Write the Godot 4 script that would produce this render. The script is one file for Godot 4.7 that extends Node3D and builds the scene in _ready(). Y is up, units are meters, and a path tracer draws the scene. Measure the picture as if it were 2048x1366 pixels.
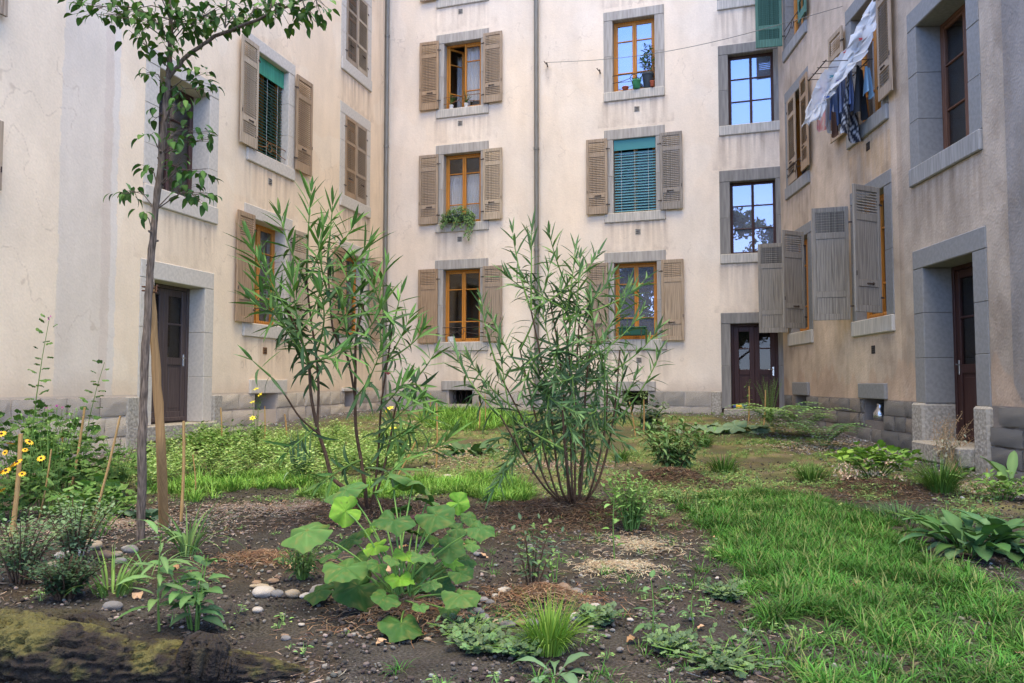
extends Node3D
# A walled courtyard garden: three old house fronts, a young tree, two oleanders, beds and grass.

var rng := RandomNumberGenerator.new()
var used := {}
var cache := {}
var M := {}
var n1 := FastNoiseLite.new()
var n2 := FastNoiseLite.new()

# ------------------------------------------------------------------ mesh builder
class MB:
	var v := PackedVector3Array()
	var n := PackedVector3Array()
	var c := PackedColorArray()
	var uv := PackedVector2Array()
	var idx := PackedInt32Array()

	func tri(a: Vector3, b: Vector3, d: Vector3, col := Color.WHITE) -> void:
		var nn := (d - a).cross(b - a).normalized()
		var k := v.size()
		for p in [a, b, d]:
			v.append(p); n.append(nn); c.append(col); uv.append(Vector2.ZERO)
		idx.append_array([k, k + 1, k + 2])

	func quad(a: Vector3, b: Vector3, d: Vector3, e: Vector3, outward: Vector3, col := Color.WHITE) -> void:
		var nn := (d - a).cross(b - a).normalized()
		if nn.dot(outward) < 0.0:
			var t := b; b = e; e = t
			nn = -nn
		var k := v.size()
		for p in [a, b, d, e]:
			v.append(p); n.append(nn); c.append(col); uv.append(Vector2.ZERO)
		idx.append_array([k, k + 1, k + 2, k, k + 2, k + 3])

	func tri_out(a: Vector3, b: Vector3, d: Vector3, outward: Vector3, col := Color.WHITE) -> void:
		if (d - a).cross(b - a).dot(outward) < 0.0:
			tri(a, d, b, col)
		else:
			tri(a, b, d, col)

	func box(o: Vector3, e: Vector3, bev := 0.0, bs := Basis.IDENTITY, col := Color.WHITE) -> void:
		# o centre, e full size
		var h := e * 0.5
		var i := Vector3(h.x - bev, h.y - bev, h.z - bev)
		for k in 3:
			var a := (k + 1) % 3
			var b := (k + 2) % 3
			for s in [-1.0, 1.0]:
				var q := []
				for w in [[-1, -1], [1, -1], [1, 1], [-1, 1]]:
					var p := Vector3.ZERO
					p[k] = s * h[k]; p[a] = w[0] * i[a]; p[b] = w[1] * i[b]
					q.append(o + bs * p)
				var out := Vector3.ZERO
				out[k] = s
				quad(q[0], q[1], q[2], q[3], bs * out, col)
		if bev <= 0.0:
			return
		for k in 3:
			var a := (k + 1) % 3
			var b := (k + 2) % 3
			for sa in [-1.0, 1.0]:
				for sb in [-1.0, 1.0]:
					var q := []
					for w in [[-1, 0], [1, 0], [1, 1], [-1, 1]]:
						var p := Vector3.ZERO
						p[k] = w[0] * i[k]
						p[a] = sa * (h[a] if w[1] == 0 else i[a])
						p[b] = sb * (i[b] if w[1] == 0 else h[b])
						q.append(o + bs * p)
					var out := Vector3.ZERO
					out[a] = sa; out[b] = sb
					quad(q[0], q[1], q[2], q[3], bs * out, col)
		for sx in [-1.0, 1.0]:
			for sy in [-1.0, 1.0]:
				for sz in [-1.0, 1.0]:
					var s := Vector3(sx, sy, sz)
					tri_out(o + bs * (s * Vector3(h.x, i.y, i.z)), o + bs * (s * Vector3(i.x, h.y, i.z)), o + bs * (s * Vector3(i.x, i.y, h.z)), bs * s, col)

	func grid(pts: Array, cols: Array, closed := false, flip := false) -> void:
		# pts: rows of PackedVector3Array, smooth normals
		var rows := pts.size()
		var wid: int = pts[0].size()
		var k := v.size()
		var acc := PackedVector3Array()
		acc.resize(rows * wid)
		var tris := PackedInt32Array()
		for r in rows - 1:
			for q in (wid if closed else wid - 1):
				var q2 := (q + 1) % wid
				var a: int = r * wid + q
				var b: int = r * wid + q2
				var d: int = (r + 1) * wid + q2
				var e: int = (r + 1) * wid + q
				for t in [[a, b, d], [a, d, e]]:
					var p0: Vector3 = pts[t[0] / wid][t[0] % wid]
					var p1: Vector3 = pts[t[1] / wid][t[1] % wid]
					var p2: Vector3 = pts[t[2] / wid][t[2] % wid]
					var nn := (p2 - p0).cross(p1 - p0)
					if flip:
						nn = -nn
						tris.append_array([k + t[0], k + t[2], k + t[1]])
					else:
						tris.append_array([k + t[0], k + t[1], k + t[2]])
					acc[t[0]] += nn; acc[t[1]] += nn; acc[t[2]] += nn
		for r in rows:
			for q in wid:
				v.append(pts[r][q])
				n.append(acc[r * wid + q].normalized())
				c.append(cols[r][q] if cols[r] is PackedColorArray else cols[r])
				uv.append(Vector2(float(q) / (wid - 1), float(r) / (rows - 1)))
		idx.append_array(tris)

	func tube(p: Array, rad: Array, sides := 6, col := Color.WHITE, cap := true) -> void:
		var rows := []
		var cl := []
		var side := Vector3.RIGHT
		for i in p.size():
			var t: Vector3 = (p[mini(i + 1, p.size() - 1)] - p[maxi(i - 1, 0)]).normalized()
			if i == 0 and absf(t.dot(side)) > 0.9:
				side = Vector3.FORWARD
			side = (side - t * side.dot(t)).normalized()
			var up := t.cross(side)
			var ring := PackedVector3Array()
			var r: float = rad[i] if i < rad.size() else rad[-1]
			for s in sides:
				var a := TAU * s / sides
				ring.append(p[i] + (side * cos(a) + up * sin(a)) * r)
			rows.append(ring)
			cl.append(col)
		grid(rows, cl, true, true)
		if cap:
			for e in [0, p.size() - 1]:
				var t: Vector3 = (p[e] - p[1 if e == 0 else e - 1])
				for s in range(1, sides - 1):
					tri_out(rows[e][0], rows[e][s], rows[e][s + 1], t, col)

	func add(o: MB, x: Transform3D) -> void:
		var k := v.size()
		for i in o.v.size():
			v.append(x * o.v[i])
			n.append((x.basis * o.n[i]).normalized())
		c.append_array(o.c)
		uv.append_array(o.uv)
		for i in o.idx:
			idx.append(k + i)

	func mesh(m: Material = null) -> ArrayMesh:
		var a := []
		a.resize(Mesh.ARRAY_MAX)
		a[Mesh.ARRAY_VERTEX] = v
		a[Mesh.ARRAY_NORMAL] = n
		a[Mesh.ARRAY_COLOR] = c
		a[Mesh.ARRAY_TEX_UV] = uv
		a[Mesh.ARRAY_INDEX] = idx
		var am := ArrayMesh.new()
		am.add_surface_from_arrays(Mesh.PRIMITIVE_TRIANGLES, a)
		if m:
			am.surface_set_material(0, m)
		return am

# ------------------------------------------------------------------ scene helpers
func named(parent: Node, called: String) -> String:
	var key := "%d/%s" % [parent.get_instance_id(), called]
	var k: int = used.get(key, 0)
	used[key] = k + 1
	return called if k == 0 else "%s_%03d" % [called, k]

func put(parent: Node, o: Node3D, called: String) -> Node3D:
	o.name = named(parent, called)
	parent.add_child(o, true)
	return o

func mi(parent: Node, called: String, m: Mesh, mat: Material, x := Transform3D()) -> MeshInstance3D:
	var o := MeshInstance3D.new()
	o.mesh = m
	if mat:
		o.material_override = mat
	o.transform = x
	put(parent, o, called)
	return o

func base(called: String, label: String, category: String, x := Transform3D(), group := "") -> Node3D:
	var o := Node3D.new()
	o.transform = x
	put(self, o, called)
	return tag(o, label, category, group)

func tag(o: Node3D, label: String, category := "", group := "", kind := "") -> Node3D:
	o.set_meta("label", label)
	if category: o.set_meta("category", category)
	if group: o.set_meta("group", group)
	if kind: o.set_meta("kind", kind)
	return o

func sub(parent: Node, called: String, x := Transform3D()) -> Node3D:
	var o := Node3D.new()
	o.transform = x
	return put(parent, o, called)

func bx(parent: Node, called: String, o: Vector3, e: Vector3, mat: Material, bev := 0.0, bs := Basis.IDENTITY) -> MeshInstance3D:
	var key := "b%.3f,%.3f,%.3f,%.4f" % [e.x, e.y, e.z, bev]
	if not cache.has(key):
		var b := MB.new()
		b.box(Vector3.ZERO, e, bev)
		cache[key] = b.mesh()
	return mi(parent, called, cache[key], mat, Transform3D(bs, o))

func multi(called: String, m: Mesh, mat: Material, xs: Array, parent: Node = self, cols := []) -> MultiMeshInstance3D:
	var mm := MultiMesh.new()
	mm.transform_format = MultiMesh.TRANSFORM_3D
	mm.use_colors = cols.size() > 0
	mm.mesh = m
	mm.instance_count = xs.size()
	for i in xs.size():
		mm.set_instance_transform(i, xs[i])
		if cols.size() > 0:
			mm.set_instance_color(i, cols[i])
	var o := MultiMeshInstance3D.new()
	o.multimesh = mm
	o.material_override = mat
	put(parent, o, called)
	o.set_meta("kind", "stuff")
	return o

func at(x: float, y: float, z: float, turn := 0.0) -> Transform3D:
	return Transform3D(Basis(Vector3.UP, turn), Vector3(x, y, z))

func rr(a: float, b: float) -> float:
	return rng.randf_range(a, b)

func srgb(r: int, g: int, b: int) -> Color:
	return Color8(r, g, b)

func mat(r: int, g: int, b: int, rough := 0.85, tex := "", scale := 1.0, bump := 0.0) -> StandardMaterial3D:
	var m := StandardMaterial3D.new()
	m.albedo_color = Color8(r, g, b)
	m.roughness = rough
	m.metallic_specular = 0.35
	if tex:
		m.albedo_texture = T[tex]
		m.uv1_triplanar = true
		m.uv1_scale = SC[tex] * scale
		if bump != 0.0:
			m.heightmap_enabled = true
			m.heightmap_texture = T[tex]
			m.heightmap_scale = bump
	return m

func vmat(rough := 0.6, back := Color.BLACK) -> StandardMaterial3D:
	var m := StandardMaterial3D.new()
	m.vertex_color_use_as_albedo = true
	m.roughness = rough
	m.metallic_specular = 0.4
	if back != Color.BLACK:
		m.backlight_enabled = true
		m.backlight = back
	return m

var T := {}
var SC := {}

func noise_tex(key: String, scale: Vector3, freqx: float, freqy: float, low: float, high: float, oct := 4, sd := 1, size := 256, contrast := 1.0) -> void:
	var f := FastNoiseLite.new()
	f.seed = sd
	f.frequency = 1.0
	f.fractal_octaves = oct
	var im := Image.create(size, size, false, Image.FORMAT_RGB8)
	for y in size:
		for x in size:
			var u := float(x) / size
			var w := float(y) / size
			# wraps round: blend of shifted samples
			var a := f.get_noise_2d(u * freqx, w * freqy)
			var b := f.get_noise_2d((u - 1.0) * freqx, w * freqy)
			var d := f.get_noise_2d(u * freqx, (w - 1.0) * freqy)
			var e := f.get_noise_2d((u - 1.0) * freqx, (w - 1.0) * freqy)
			var s: float = lerpf(lerpf(a, b, u), lerpf(d, e, u), w) * 1.6 * contrast
			var g := clampf(lerpf(low, high, 0.5 + 0.5 * s), 0, 1)
			im.set_pixel(x, y, Color(g, g, g))
	T[key] = ImageTexture.create_from_image(im)
	SC[key] = scale

func gh(x: float, z: float) -> float:
	var d := -z
	var t := clampf((d - 8.0) / 11.0, 0, 1)
	var h := 0.40 * t * t * (3 - 2 * t)
	for m in mounds:
		var r: float = Vector2(x - m[0].x, z - m[0].y).length() / m[1]
		if r < 1.0:
			h += m[2] * (1 - r * r) * (1 - r * r)
	return h + 0.018 * n2.get_noise_2d(x * 1.3, z * 1.3) + 0.006 * n2.get_noise_2d(x * 9, z * 9)

func on(p: Vector2, lift := 0.0) -> Vector3:
	return Vector3(p.x, gh(p.x, p.y) + lift, p.y)

var mounds := [
	[Vector2(0.473, -6.392), 0.75, 0.10], [Vector2(-1.244, -6.514), 0.6, 0.07], [Vector2(1.706, -8.436), 0.6, 0.12], [Vector2(3.686, -7.938), 0.75, 0.10],
	[Vector2(0.15, -3.872), 0.3, 0.05], [Vector2(-0.55, -3.706), 0.32, 0.05], [Vector2(-1.133, -4.254), 0.25, 0.03],
]

# ------------------------------------------------------------------ leaves
func prof(shape: String, t: float) -> float:
	match shape:
		"lance": return pow(maxf(0.0, sin(PI * pow(t, 0.8))), 0.85)
		"ovate": return pow(maxf(0.0, sin(PI * pow(t, 0.62))), 0.8)
		"dock": return (0.14 if t < 0.2 else lerpf(0.14, 1.0, clampf((t - 0.2) / 0.35, 0, 1))) * pow(maxf(0.0, cos(PI * 0.5 * pow(clampf((t - 0.45) / 0.55, 0, 1), 1.6))), 0.7)
		"blade": return (0.6 + 0.4 * sin(PI * minf(1.0, t * 1.4))) * (1.0 - pow(t, 2.4))
	return 1.0 - t

func leaf(ln: float, wd: float, shape: String, bend: float, fold: float, col: Color, seg := 5, wave := 0.0) -> MB:
	var b := MB.new()
	var p := Vector3.ZERO
	var rows := []
	var cols := []
	for i in seg + 1:
		var t := float(i) / seg
		var a := bend * t
		var nn := Vector3(0, sin(a), cos(a))
		var w := wd * 0.5 * prof(shape, t)
		var up := nn * (fold * w)
		var wv: float = wave * wd * sin(t * 17.0)
		rows.append(PackedVector3Array([p - Vector3(w, 0, 0) + up + nn * wv, p, p + Vector3(w, 0, 0) + up - nn * wv]))
		var mid := Color(minf(1, col.r * 1.35 + 0.01), minf(1, col.g * 1.25 + 0.012), minf(1, col.b * 1.3 + 0.006))
		cols.append(PackedColorArray([col, mid, col]))
		p += Vector3(0, cos(a), -sin(a)) * (ln / seg)
	b.grid(rows, cols)
	return b

func shade(c: Color, k: float) -> Color:
	return Color(c.r * k, c.g * k, c.b * k)

func vary(c: Color, amt := 0.2) -> Color:
	var k := rr(1 - amt, 1 + amt)
	return Color(c.r * k * rr(1 - amt * 0.6, 1 + amt * 0.6), c.g * k, c.b * k)

# a family of leaf shapes: returns array of [MB, ArrayMesh]
func family(count: int, ln: Array, wd: Array, shape: String, bend: Array, fold: float, cols: Array, seg := 5, wave := 0.0) -> Array:
	var f := []
	for i in count:
		var l := leaf(rr(ln[0], ln[1]), rr(wd[0], wd[1]), shape, rr(bend[0], bend[1]), fold, vary(cols[i % cols.size()], 0.15), seg, wave)
		f.append([l, l.mesh(M.leaf)])
	return f

func aim(dir: Vector3, up: Vector3) -> Basis:
	var y := dir.normalized()
	var z := up - y * up.dot(y)
	if z.length() < 0.05:
		z = Vector3(0.3, 0.2, 1) - y * y.dot(Vector3(0.3, 0.2, 1))
	z = z.normalized()
	return Basis(y.cross(z), y, z)

# list: [[family entry, Transform3D], ...]; the first `cap` become parts of their own, the rest one part
func leaves(root: Node3D, list: Array, cap := 300, called := "leaf") -> void:
	if cap == 0 or list.size() > cap:
		var b := MB.new()
		for i in range(cap, list.size()):
			b.add(list[i][0][0], list[i][1])
		if b.v.size():
			var o := mi(root, "foliage", b.mesh(), M.leaf)
			o.set_meta("kind", "stuff")
	for i in mini(cap, list.size()):
		mi(root, called, list[i][0][1], null, list[i][1])

func bez(a: Vector3, c: Vector3, b: Vector3, t: float) -> Vector3:
	return a.lerp(c, t).lerp(c.lerp(b, t), t)

func arc(a: Vector3, c: Vector3, b: Vector3, k := 6) -> Array:
	var p := []
	for i in k + 1:
		p.append(bez(a, c, b, float(i) / k))
	return p

func tape(r0: float, r1: float, k := 6) -> Array:
	var p := []
	for i in k + 1:
		p.append(lerpf(r0, r1, float(i) / k))
	return p

func sph(k := 1.0) -> Vector3:
	var z := rr(-1, 1)
	var a := rr(0, TAU)
	var s := sqrt(1 - z * z)
	return Vector3(s * cos(a), z, s * sin(a)) * k

# ------------------------------------------------------------------ the scene
func _ready() -> void:
	rng.seed = 4711
	n1.seed = 5
	n1.frequency = 1.0
	n1.fractal_octaves = 4
	n2.seed = 9
	n2.frequency = 1.0
	n2.fractal_octaves = 2
	var cam := Camera3D.new()
	cam.name = "camera"
	cam.fov = 47.57
	cam.near = 0.05
	cam.far = 400.0
	cam.position = Vector3(0, 1.08, 0)
	cam.rotation.x = atan(82.0 / 1550.0)
	add_child(cam)
	var env := Environment.new()
	env.background_mode = Environment.BG_SKY
	var sm := ProceduralSkyMaterial.new()
	sm.sky_top_color = Color(0.46, 0.65, 0.95)
	sm.sky_horizon_color = Color(0.80, 0.85, 0.92)
	sm.sky_curve = 0.12
	sm.sky_energy_multiplier = 1.35
	sm.ground_bottom_color = Color(0.25, 0.23, 0.2)
	sm.ground_horizon_color = Color(0.6, 0.58, 0.55)
	sm.sun_angle_max = 2.0
	var sky := Sky.new()
	sky.sky_material = sm
	env.sky = sky
	env.tonemap_mode = Environment.TONE_MAPPER_LINEAR
	env.tonemap_exposure = 3.15
	env.sdfgi_enabled = true
	env.ssao_enabled = true
	env.ssil_enabled = true
	var we := WorldEnvironment.new()
	we.name = "world"
	we.environment = env
	add_child(we)
	var sun := DirectionalLight3D.new()
	sun.name = "sun"
	sun.light_color = Color(1.0, 0.945, 0.845)
	sun.light_energy = 0.55
	sun.light_angular_distance = 46.0
	sun.shadow_enabled = true
	sun.rotation = Vector3(deg_to_rad(-74), deg_to_rad(6), 0)
	add_child(sun)
	materials()
	ground()
	left_house()
	back_house()
	right_house()
	rear_trees()
	washing()
	sill_things()
	young_tree()
	oleanders()
	big_plants()
	beds()
	litter()
	grasses()

func materials() -> void:
	noise_tex("stone", Vector3(0.9, 0.9, 0.9), 15, 15, 0.90, 1.0, 5, 3, 256, 1.1)
	noise_tex("streak", Vector3(0.7, 0.35, 0.7), 18, 3, 0.82, 1.0, 4, 4, 256, 1.2)
	noise_tex("wood", Vector3(1.6, 0.5, 1.6), 40, 3, 0.66, 1.0, 4, 6, 256, 1.2)
	noise_tex("grain", Vector3(2.2, 2.2, 2.2), 34, 34, 0.55, 1.0, 4, 8, 256, 1.3)
	noise_tex("bark", Vector3(3, 1.0, 3), 22, 8, 0.4, 1.0, 5, 12, 256, 1.3)
	noise_tex("rough", Vector3(1.3, 1.3, 1.3), 16, 16, 0.72, 1.0, 5, 14, 256, 1.3)
	M.stone_l = mat(206, 197, 186, 0.9, "stone", 1.0, 0.6)
	M.stone_b = mat(182, 175, 168, 0.9, "streak", 1.0, 0.5)
	M.stone_d = mat(146, 141, 136, 0.9, "streak", 1.0, 0.5)
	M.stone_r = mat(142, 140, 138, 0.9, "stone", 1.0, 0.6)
	M.stone_dark = mat(112, 112, 117, 0.9, "stone", 1.0, 0.6)
	M.sill = mat(200, 193, 184, 0.9, "streak", 1.4, 0.5)
	M.sill_dark = mat(160, 157, 154, 0.9, "streak", 1.4, 0.5)
	M.rub_l = [mat(220, 205, 188, 0.95, "rough", 1.0, 2.5), mat(200, 188, 176, 0.95, "rough", 1.2, 2.5), mat(222, 208, 190, 0.95, "rough", 0.9, 2.5)]
	M.rub_b = [mat(194, 184, 172, 0.95, "rough", 1.0, 2.5), mat(176, 169, 160, 0.95, "rough", 1.2, 2.5), mat(206, 196, 184, 0.95, "rough", 0.9, 2.5)]
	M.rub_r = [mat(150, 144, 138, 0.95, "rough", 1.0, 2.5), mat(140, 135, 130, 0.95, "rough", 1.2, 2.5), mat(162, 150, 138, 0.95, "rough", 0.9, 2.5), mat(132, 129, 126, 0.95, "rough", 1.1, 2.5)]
	M.concrete = mat(186, 178, 166, 0.95, "rough", 0.8, 1.5)
	M.orange = mat(220, 146, 62, 0.45, "wood", 0.8)
	M.brown = mat(92, 66, 60, 0.5, "wood", 0.8)
	M.window_brown = mat(124, 86, 66, 0.5, "wood", 0.8)
	M.maroon = mat(76, 50, 46, 0.5, "wood", 0.8)
	M.door_grey = mat(98, 84, 82, 0.5, "wood", 0.8)
	M.shutter = []
	for c in [[198, 174, 148], [188, 166, 144], [180, 160, 140], [206, 186, 162], [190, 160, 130]]:
		M.shutter.append(mat(c[0], c[1], c[2], 0.88, "wood", rr(0.8, 1.3), 0.5))
	M.weathered = mat(172, 162, 152, 0.95, "wood", 0.9, 0.8)
	M.grey_wood = mat(168, 160, 150, 0.95, "wood", 0.9, 0.8)
	M.green_wood = mat(98, 140, 124, 0.7, "wood", 1.0, 0.3)
	M.teal = mat(70, 132, 136, 0.55)
	M.teal_slat = mat(92, 142, 152, 0.5)
	M.green_box = mat(74, 158, 128, 0.6, "streak", 0.8)
	M.dark_slat = mat(44, 78, 66, 0.5)
	M.iron = mat(66, 56, 52, 0.7)
	M.rust_iron = mat(128, 92, 62, 0.7)
	M.metal = mat(136, 132, 124, 0.5, "streak", 2.0)
	M.metal.metallic = 0.2
	M.steel = mat(190, 190, 190, 0.25)
	M.steel.metallic = 0.9
	M.room = mat(120, 112, 104, 0.95)
	M.dark = mat(58, 54, 52, 0.95)
	M.white = mat(222, 220, 216, 0.6)
	M.curtain = vmat(0.9, Color(0.6, 0.6, 0.6))
	M.curtain.vertex_color_use_as_albedo = false
	M.curtain.albedo_color = Color8(226, 226, 228)
	M.glass = StandardMaterial3D.new()
	M.glass.transparency = BaseMaterial3D.TRANSPARENCY_ALPHA
	M.glass.albedo_color = Color(0.05, 0.06, 0.06, 0.10)
	M.glass.roughness = 0.0
	M.glass.metallic_specular = 0.7
	M.stair_glass = M.glass.duplicate()
	M.stair_glass.albedo_color = Color(0.60, 0.61, 0.68, 0.5)
	M.stair_glass.metallic = 0.55
	M.stair_glass.roughness = 0.0
	M.stair_glass.metallic_specular = 0.7
	M.stair_glass.clearcoat_enabled = true
	M.stair_glass.clearcoat = 1.0
	M.stair_glass.clearcoat_roughness = 0.0
	M.door_glass = M.stair_glass.duplicate()
	M.door_glass.metallic = 0.0
	M.door_glass.clearcoat_enabled = false
	M.door_glass.metallic_specular = 0.45
	M.door_glass.albedo_color = Color(0.10, 0.085, 0.075, 0.6)
	M.leaf = vmat(0.62, Color(0.5, 0.55, 0.3))
	M.leaf.metallic_specular = 0.28
	M.bark = mat(150, 130, 112, 0.95, "bark", 1.0, 1.0)
	M.stem = mat(120, 92, 70, 0.9, "bark", 2.0)
	M.green_stem = mat(98, 128, 58, 0.7)
	M.cane = mat(206, 164, 104, 0.6, "wood", 2.0)
	M.stake = mat(194, 150, 98, 0.85, "wood", 1.4, 0.5)
	M.vc = vmat(0.9)
	M.petal = vmat(0.6, Color(0.5, 0.5, 0.5))
	M.roof = mat(140, 92, 70, 0.9, "rough", 1.0)

# ------------------------------------------------------------------ house fronts
# spec: x0 x1 (front), y1, holes [x0, x1, y0, y1], stains [x0, x1, y]
func plaster(x0: float, x1: float, y1: float, ppm: float, f: Callable) -> StandardMaterial3D:
	var w := int((x1 - x0) * ppm)
	var h := int(y1 * ppm)
	var data := PackedByteArray()
	data.resize(w * h * 3)
	var bump := PackedByteArray()
	bump.resize(w * h)
	var k := 0
	var q := 0
	for j in h:
		var y := y1 - (j + 0.5) / ppm
		for i in w:
			var x := x0 + (i + 0.5) / ppm
			var c: Color = f.call(x, y)
			var g := n2.get_noise_2d(x * 45.0, y * 45.0)
			var e := 1.0 + 0.035 * g
			data[k] = clampi(int(c.r * 255.0 * e), 0, 255)
			data[k + 1] = clampi(int(c.g * 255.0 * e), 0, 255)
			data[k + 2] = clampi(int(c.b * 255.0 * e), 0, 255)
			bump[q] = clampi(int(128 + 90 * g + 40 * n2.get_noise_2d(x * 6, y * 6)), 0, 255)
			k += 3
			q += 1
	var m := StandardMaterial3D.new()
	m.albedo_texture = ImageTexture.create_from_image(Image.create_from_data(w, h, false, Image.FORMAT_RGB8, data))
	m.heightmap_enabled = true
	m.heightmap_texture = ImageTexture.create_from_image(Image.create_from_data(w, h, false, Image.FORMAT_L8, bump))
	m.heightmap_scale = 0.5
	m.roughness = 0.95
	m.metallic_specular = 0.2
	return m

func stains(x: float, y: float, list: Array) -> float:
	# streaks washed down from sills and lintels: 0 clean .. 1 dirty
	var s := 0.0
	for w in list:
		if x > w[0] - 0.1 and x < w[1] + 0.1 and y < w[2] and y > w[2] - w[3]:
			var fade: float = 1.0 - (w[2] - y) / w[3]
			var st := n1.get_noise_2d(x * 7.0 + w[2] * 13.0, y * 0.35)
			var edge := smoothstep(w[0] - 0.1, w[0] + 0.05, x) * (1.0 - smoothstep(w[1] - 0.05, w[1] + 0.1, x))
			s += w[4] * fade * edge * clampf(0.45 + 1.3 * st, 0, 1)
		if y > w[5] and y < w[5] + 0.3 and x > w[0] - 0.15 and x < w[1] + 0.2:
			s += 0.5 * w[4] * (1.0 - (y - w[5]) / 0.3) * clampf(0.4 + 1.5 * n1.get_noise_2d(x * 5.0, y * 3.0 + 7.0), 0, 1)
	return s

func cracks(x: float, y: float, o: float) -> float:
	var m := n2.get_noise_2d(x * 0.35 + o, y * 0.35)
	if m < 0.12: return 0.0
	return smoothstep(0.014, 0.003, absf(n1.get_noise_2d(x * 0.7 + o * 2.0, y * 0.55))) * minf(1.0, (m - 0.12) * 6.0)

func wall(b: Node3D, x0: float, x1: float, h: float, holes: Array, m: Material, called := "wall", z := 0.0) -> void:
	var xs := [x0, x1]
	var ys := [-0.4, h]
	for o in holes:
		for k in 2:
			if o[k] > x0 and o[k] < x1: xs.append(o[k])
			ys.append(o[k + 2])
	xs.sort()
	ys.sort()
	var mb := MB.new()
	for i in xs.size() - 1:
		for j in ys.size() - 1:
			if xs[i + 1] - xs[i] < 0.001 or ys[j + 1] - ys[j] < 0.001: continue
			var cx: float = (xs[i] + xs[i + 1]) / 2
			var cy: float = (ys[j] + ys[j + 1]) / 2
			var open := false
			for o in holes:
				if cx > o[0] and cx < o[1] and cy > o[2] and cy < o[3]: open = true
			if open: continue
			var k := mb.v.size()
			mb.quad(Vector3(xs[i], ys[j], z), Vector3(xs[i], ys[j + 1], z), Vector3(xs[i + 1], ys[j + 1], z), Vector3(xs[i + 1], ys[j], z), Vector3.BACK)
			mb.quad(Vector3(xs[i], ys[j], z - 0.5), Vector3(xs[i], ys[j + 1], z - 0.5), Vector3(xs[i + 1], ys[j + 1], z - 0.5), Vector3(xs[i + 1], ys[j], z - 0.5), Vector3.FORWARD)
			for q in range(k, mb.v.size()):
				mb.uv[q] = Vector2((mb.v[q].x - fx0) / (fx1 - fx0), 1.0 - mb.v[q].y / fy1)
	for o in holes:
		var a := Vector3(o[0], o[2], 0); var c := Vector3(o[1], o[3], 0)
		for e in [[a.x, a.y, a.x, c.y, Vector3.RIGHT], [c.x, a.y, c.x, c.y, Vector3.LEFT], [a.x, c.y, c.x, c.y, Vector3.DOWN], [a.x, a.y, c.x, a.y, Vector3.UP]]:
			var k := mb.v.size()
			mb.quad(Vector3(e[0], e[1], z), Vector3(e[2], e[3], z), Vector3(e[2], e[3], z - 0.5), Vector3(e[0], e[1], z - 0.5), e[4])
			for q in range(k, mb.v.size()):
				mb.uv[q] = Vector2((mb.v[q].x - fx0) / (fx1 - fx0), 1.0 - mb.v[q].y / fy1)
	mi(b, called, mb.mesh(), m)

var fx0 := 0.0
var fx1 := 1.0
var fy1 := 13.0

func shell(b: Node3D, x0: float, x1: float, h: float) -> void:
	# the far sides of the house and its roof
	var mb := MB.new()
	mb.box(Vector3((x0 + x1) / 2, h / 2, -9.0), Vector3(x1 - x0, h, 0.4))
	mb.box(Vector3(x0 + 0.2, h / 2, -4.66), Vector3(0.4, h, 8.2))
	mb.box(Vector3(x1 - 0.2, h / 2, -4.66), Vector3(0.4, h, 8.2))
	mi(b, "outer_wall", mb.mesh(), M.white)
	var rf := MB.new()
	for s in [[0.45, -4.7], [-9.6, -4.7]]:
		var y0 := h + 0.05
		var y1 := h + 2.6
		rf.quad(Vector3(x0, y0, s[0]), Vector3(x0, y1, s[1]), Vector3(x1, y1, s[1]), Vector3(x1, y0, s[0]), Vector3.UP)
		rf.quad(Vector3(x0, y0 - 0.15, s[0]), Vector3(x0, y1 - 0.15, s[1]), Vector3(x1, y1 - 0.15, s[1]), Vector3(x1, y0 - 0.15, s[0]), Vector3.DOWN)
		rf.quad(Vector3(x0, y0, s[0]), Vector3(x0, y0 - 0.15, s[0]), Vector3(x1, y0 - 0.15, s[0]), Vector3(x1, y0, s[0]), Vector3(0, 0, signf(s[0] + 4)))
	for x in [x0, x1]:
		rf.tri(Vector3(x, h, 0), Vector3(x, h + 2.5, -4.7), Vector3(x, h, -9.2))
	mi(b, "roof", rf.mesh(), M.roof)

func room(p: Node3D, x0: float, x1: float, y0: float, y1: float, deep := 2.0, m: Material = null) -> void:
	var mb := MB.new()
	var za := -0.5
	var zb := -0.5 - deep
	var e := 0.5 if deep > 1.0 else 0.0
	var xa := x0 - e; var xb := x1 + e; var ya := y0 - e; var yb := y1 + e * 0.6
	mb.quad(Vector3(xa, ya, zb), Vector3(xa, yb, zb), Vector3(xb, yb, zb), Vector3(xb, ya, zb), Vector3.BACK)
	mb.quad(Vector3(xa, ya, za), Vector3(xa, yb, za), Vector3(xa, yb, zb), Vector3(xa, ya, zb), Vector3.RIGHT)
	mb.quad(Vector3(xb, ya, za), Vector3(xb, yb, za), Vector3(xb, yb, zb), Vector3(xb, ya, zb), Vector3.LEFT)
	mb.quad(Vector3(xa, ya, za), Vector3(xb, ya, za), Vector3(xb, ya, zb), Vector3(xa, ya, zb), Vector3.UP)
	mb.quad(Vector3(xa, yb, za), Vector3(xb, yb, za), Vector3(xb, yb, zb), Vector3(xa, yb, zb), Vector3.DOWN)
	mi(p, "interior", mb.mesh(), m if m else M.room)

func pane(p: Node3D, x0: float, x1: float, y0: float, y1: float, z: float, m: Material, x := Transform3D()) -> void:
	# double glazing: two sheets a finger apart, a hair out of true as old panes are
	var mb := MB.new()
	var t := rr(-0.003, 0.003)
	for k in 2:
		var zz := z - 0.014 * k
		mb.quad(Vector3(x0, y0, zz - t), Vector3(x0, y1, zz + t), Vector3(x1, y1, zz + t), Vector3(x1, y0, zz), Vector3.BACK)
	mi(p, "pane", mb.mesh(), m, x)

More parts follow.
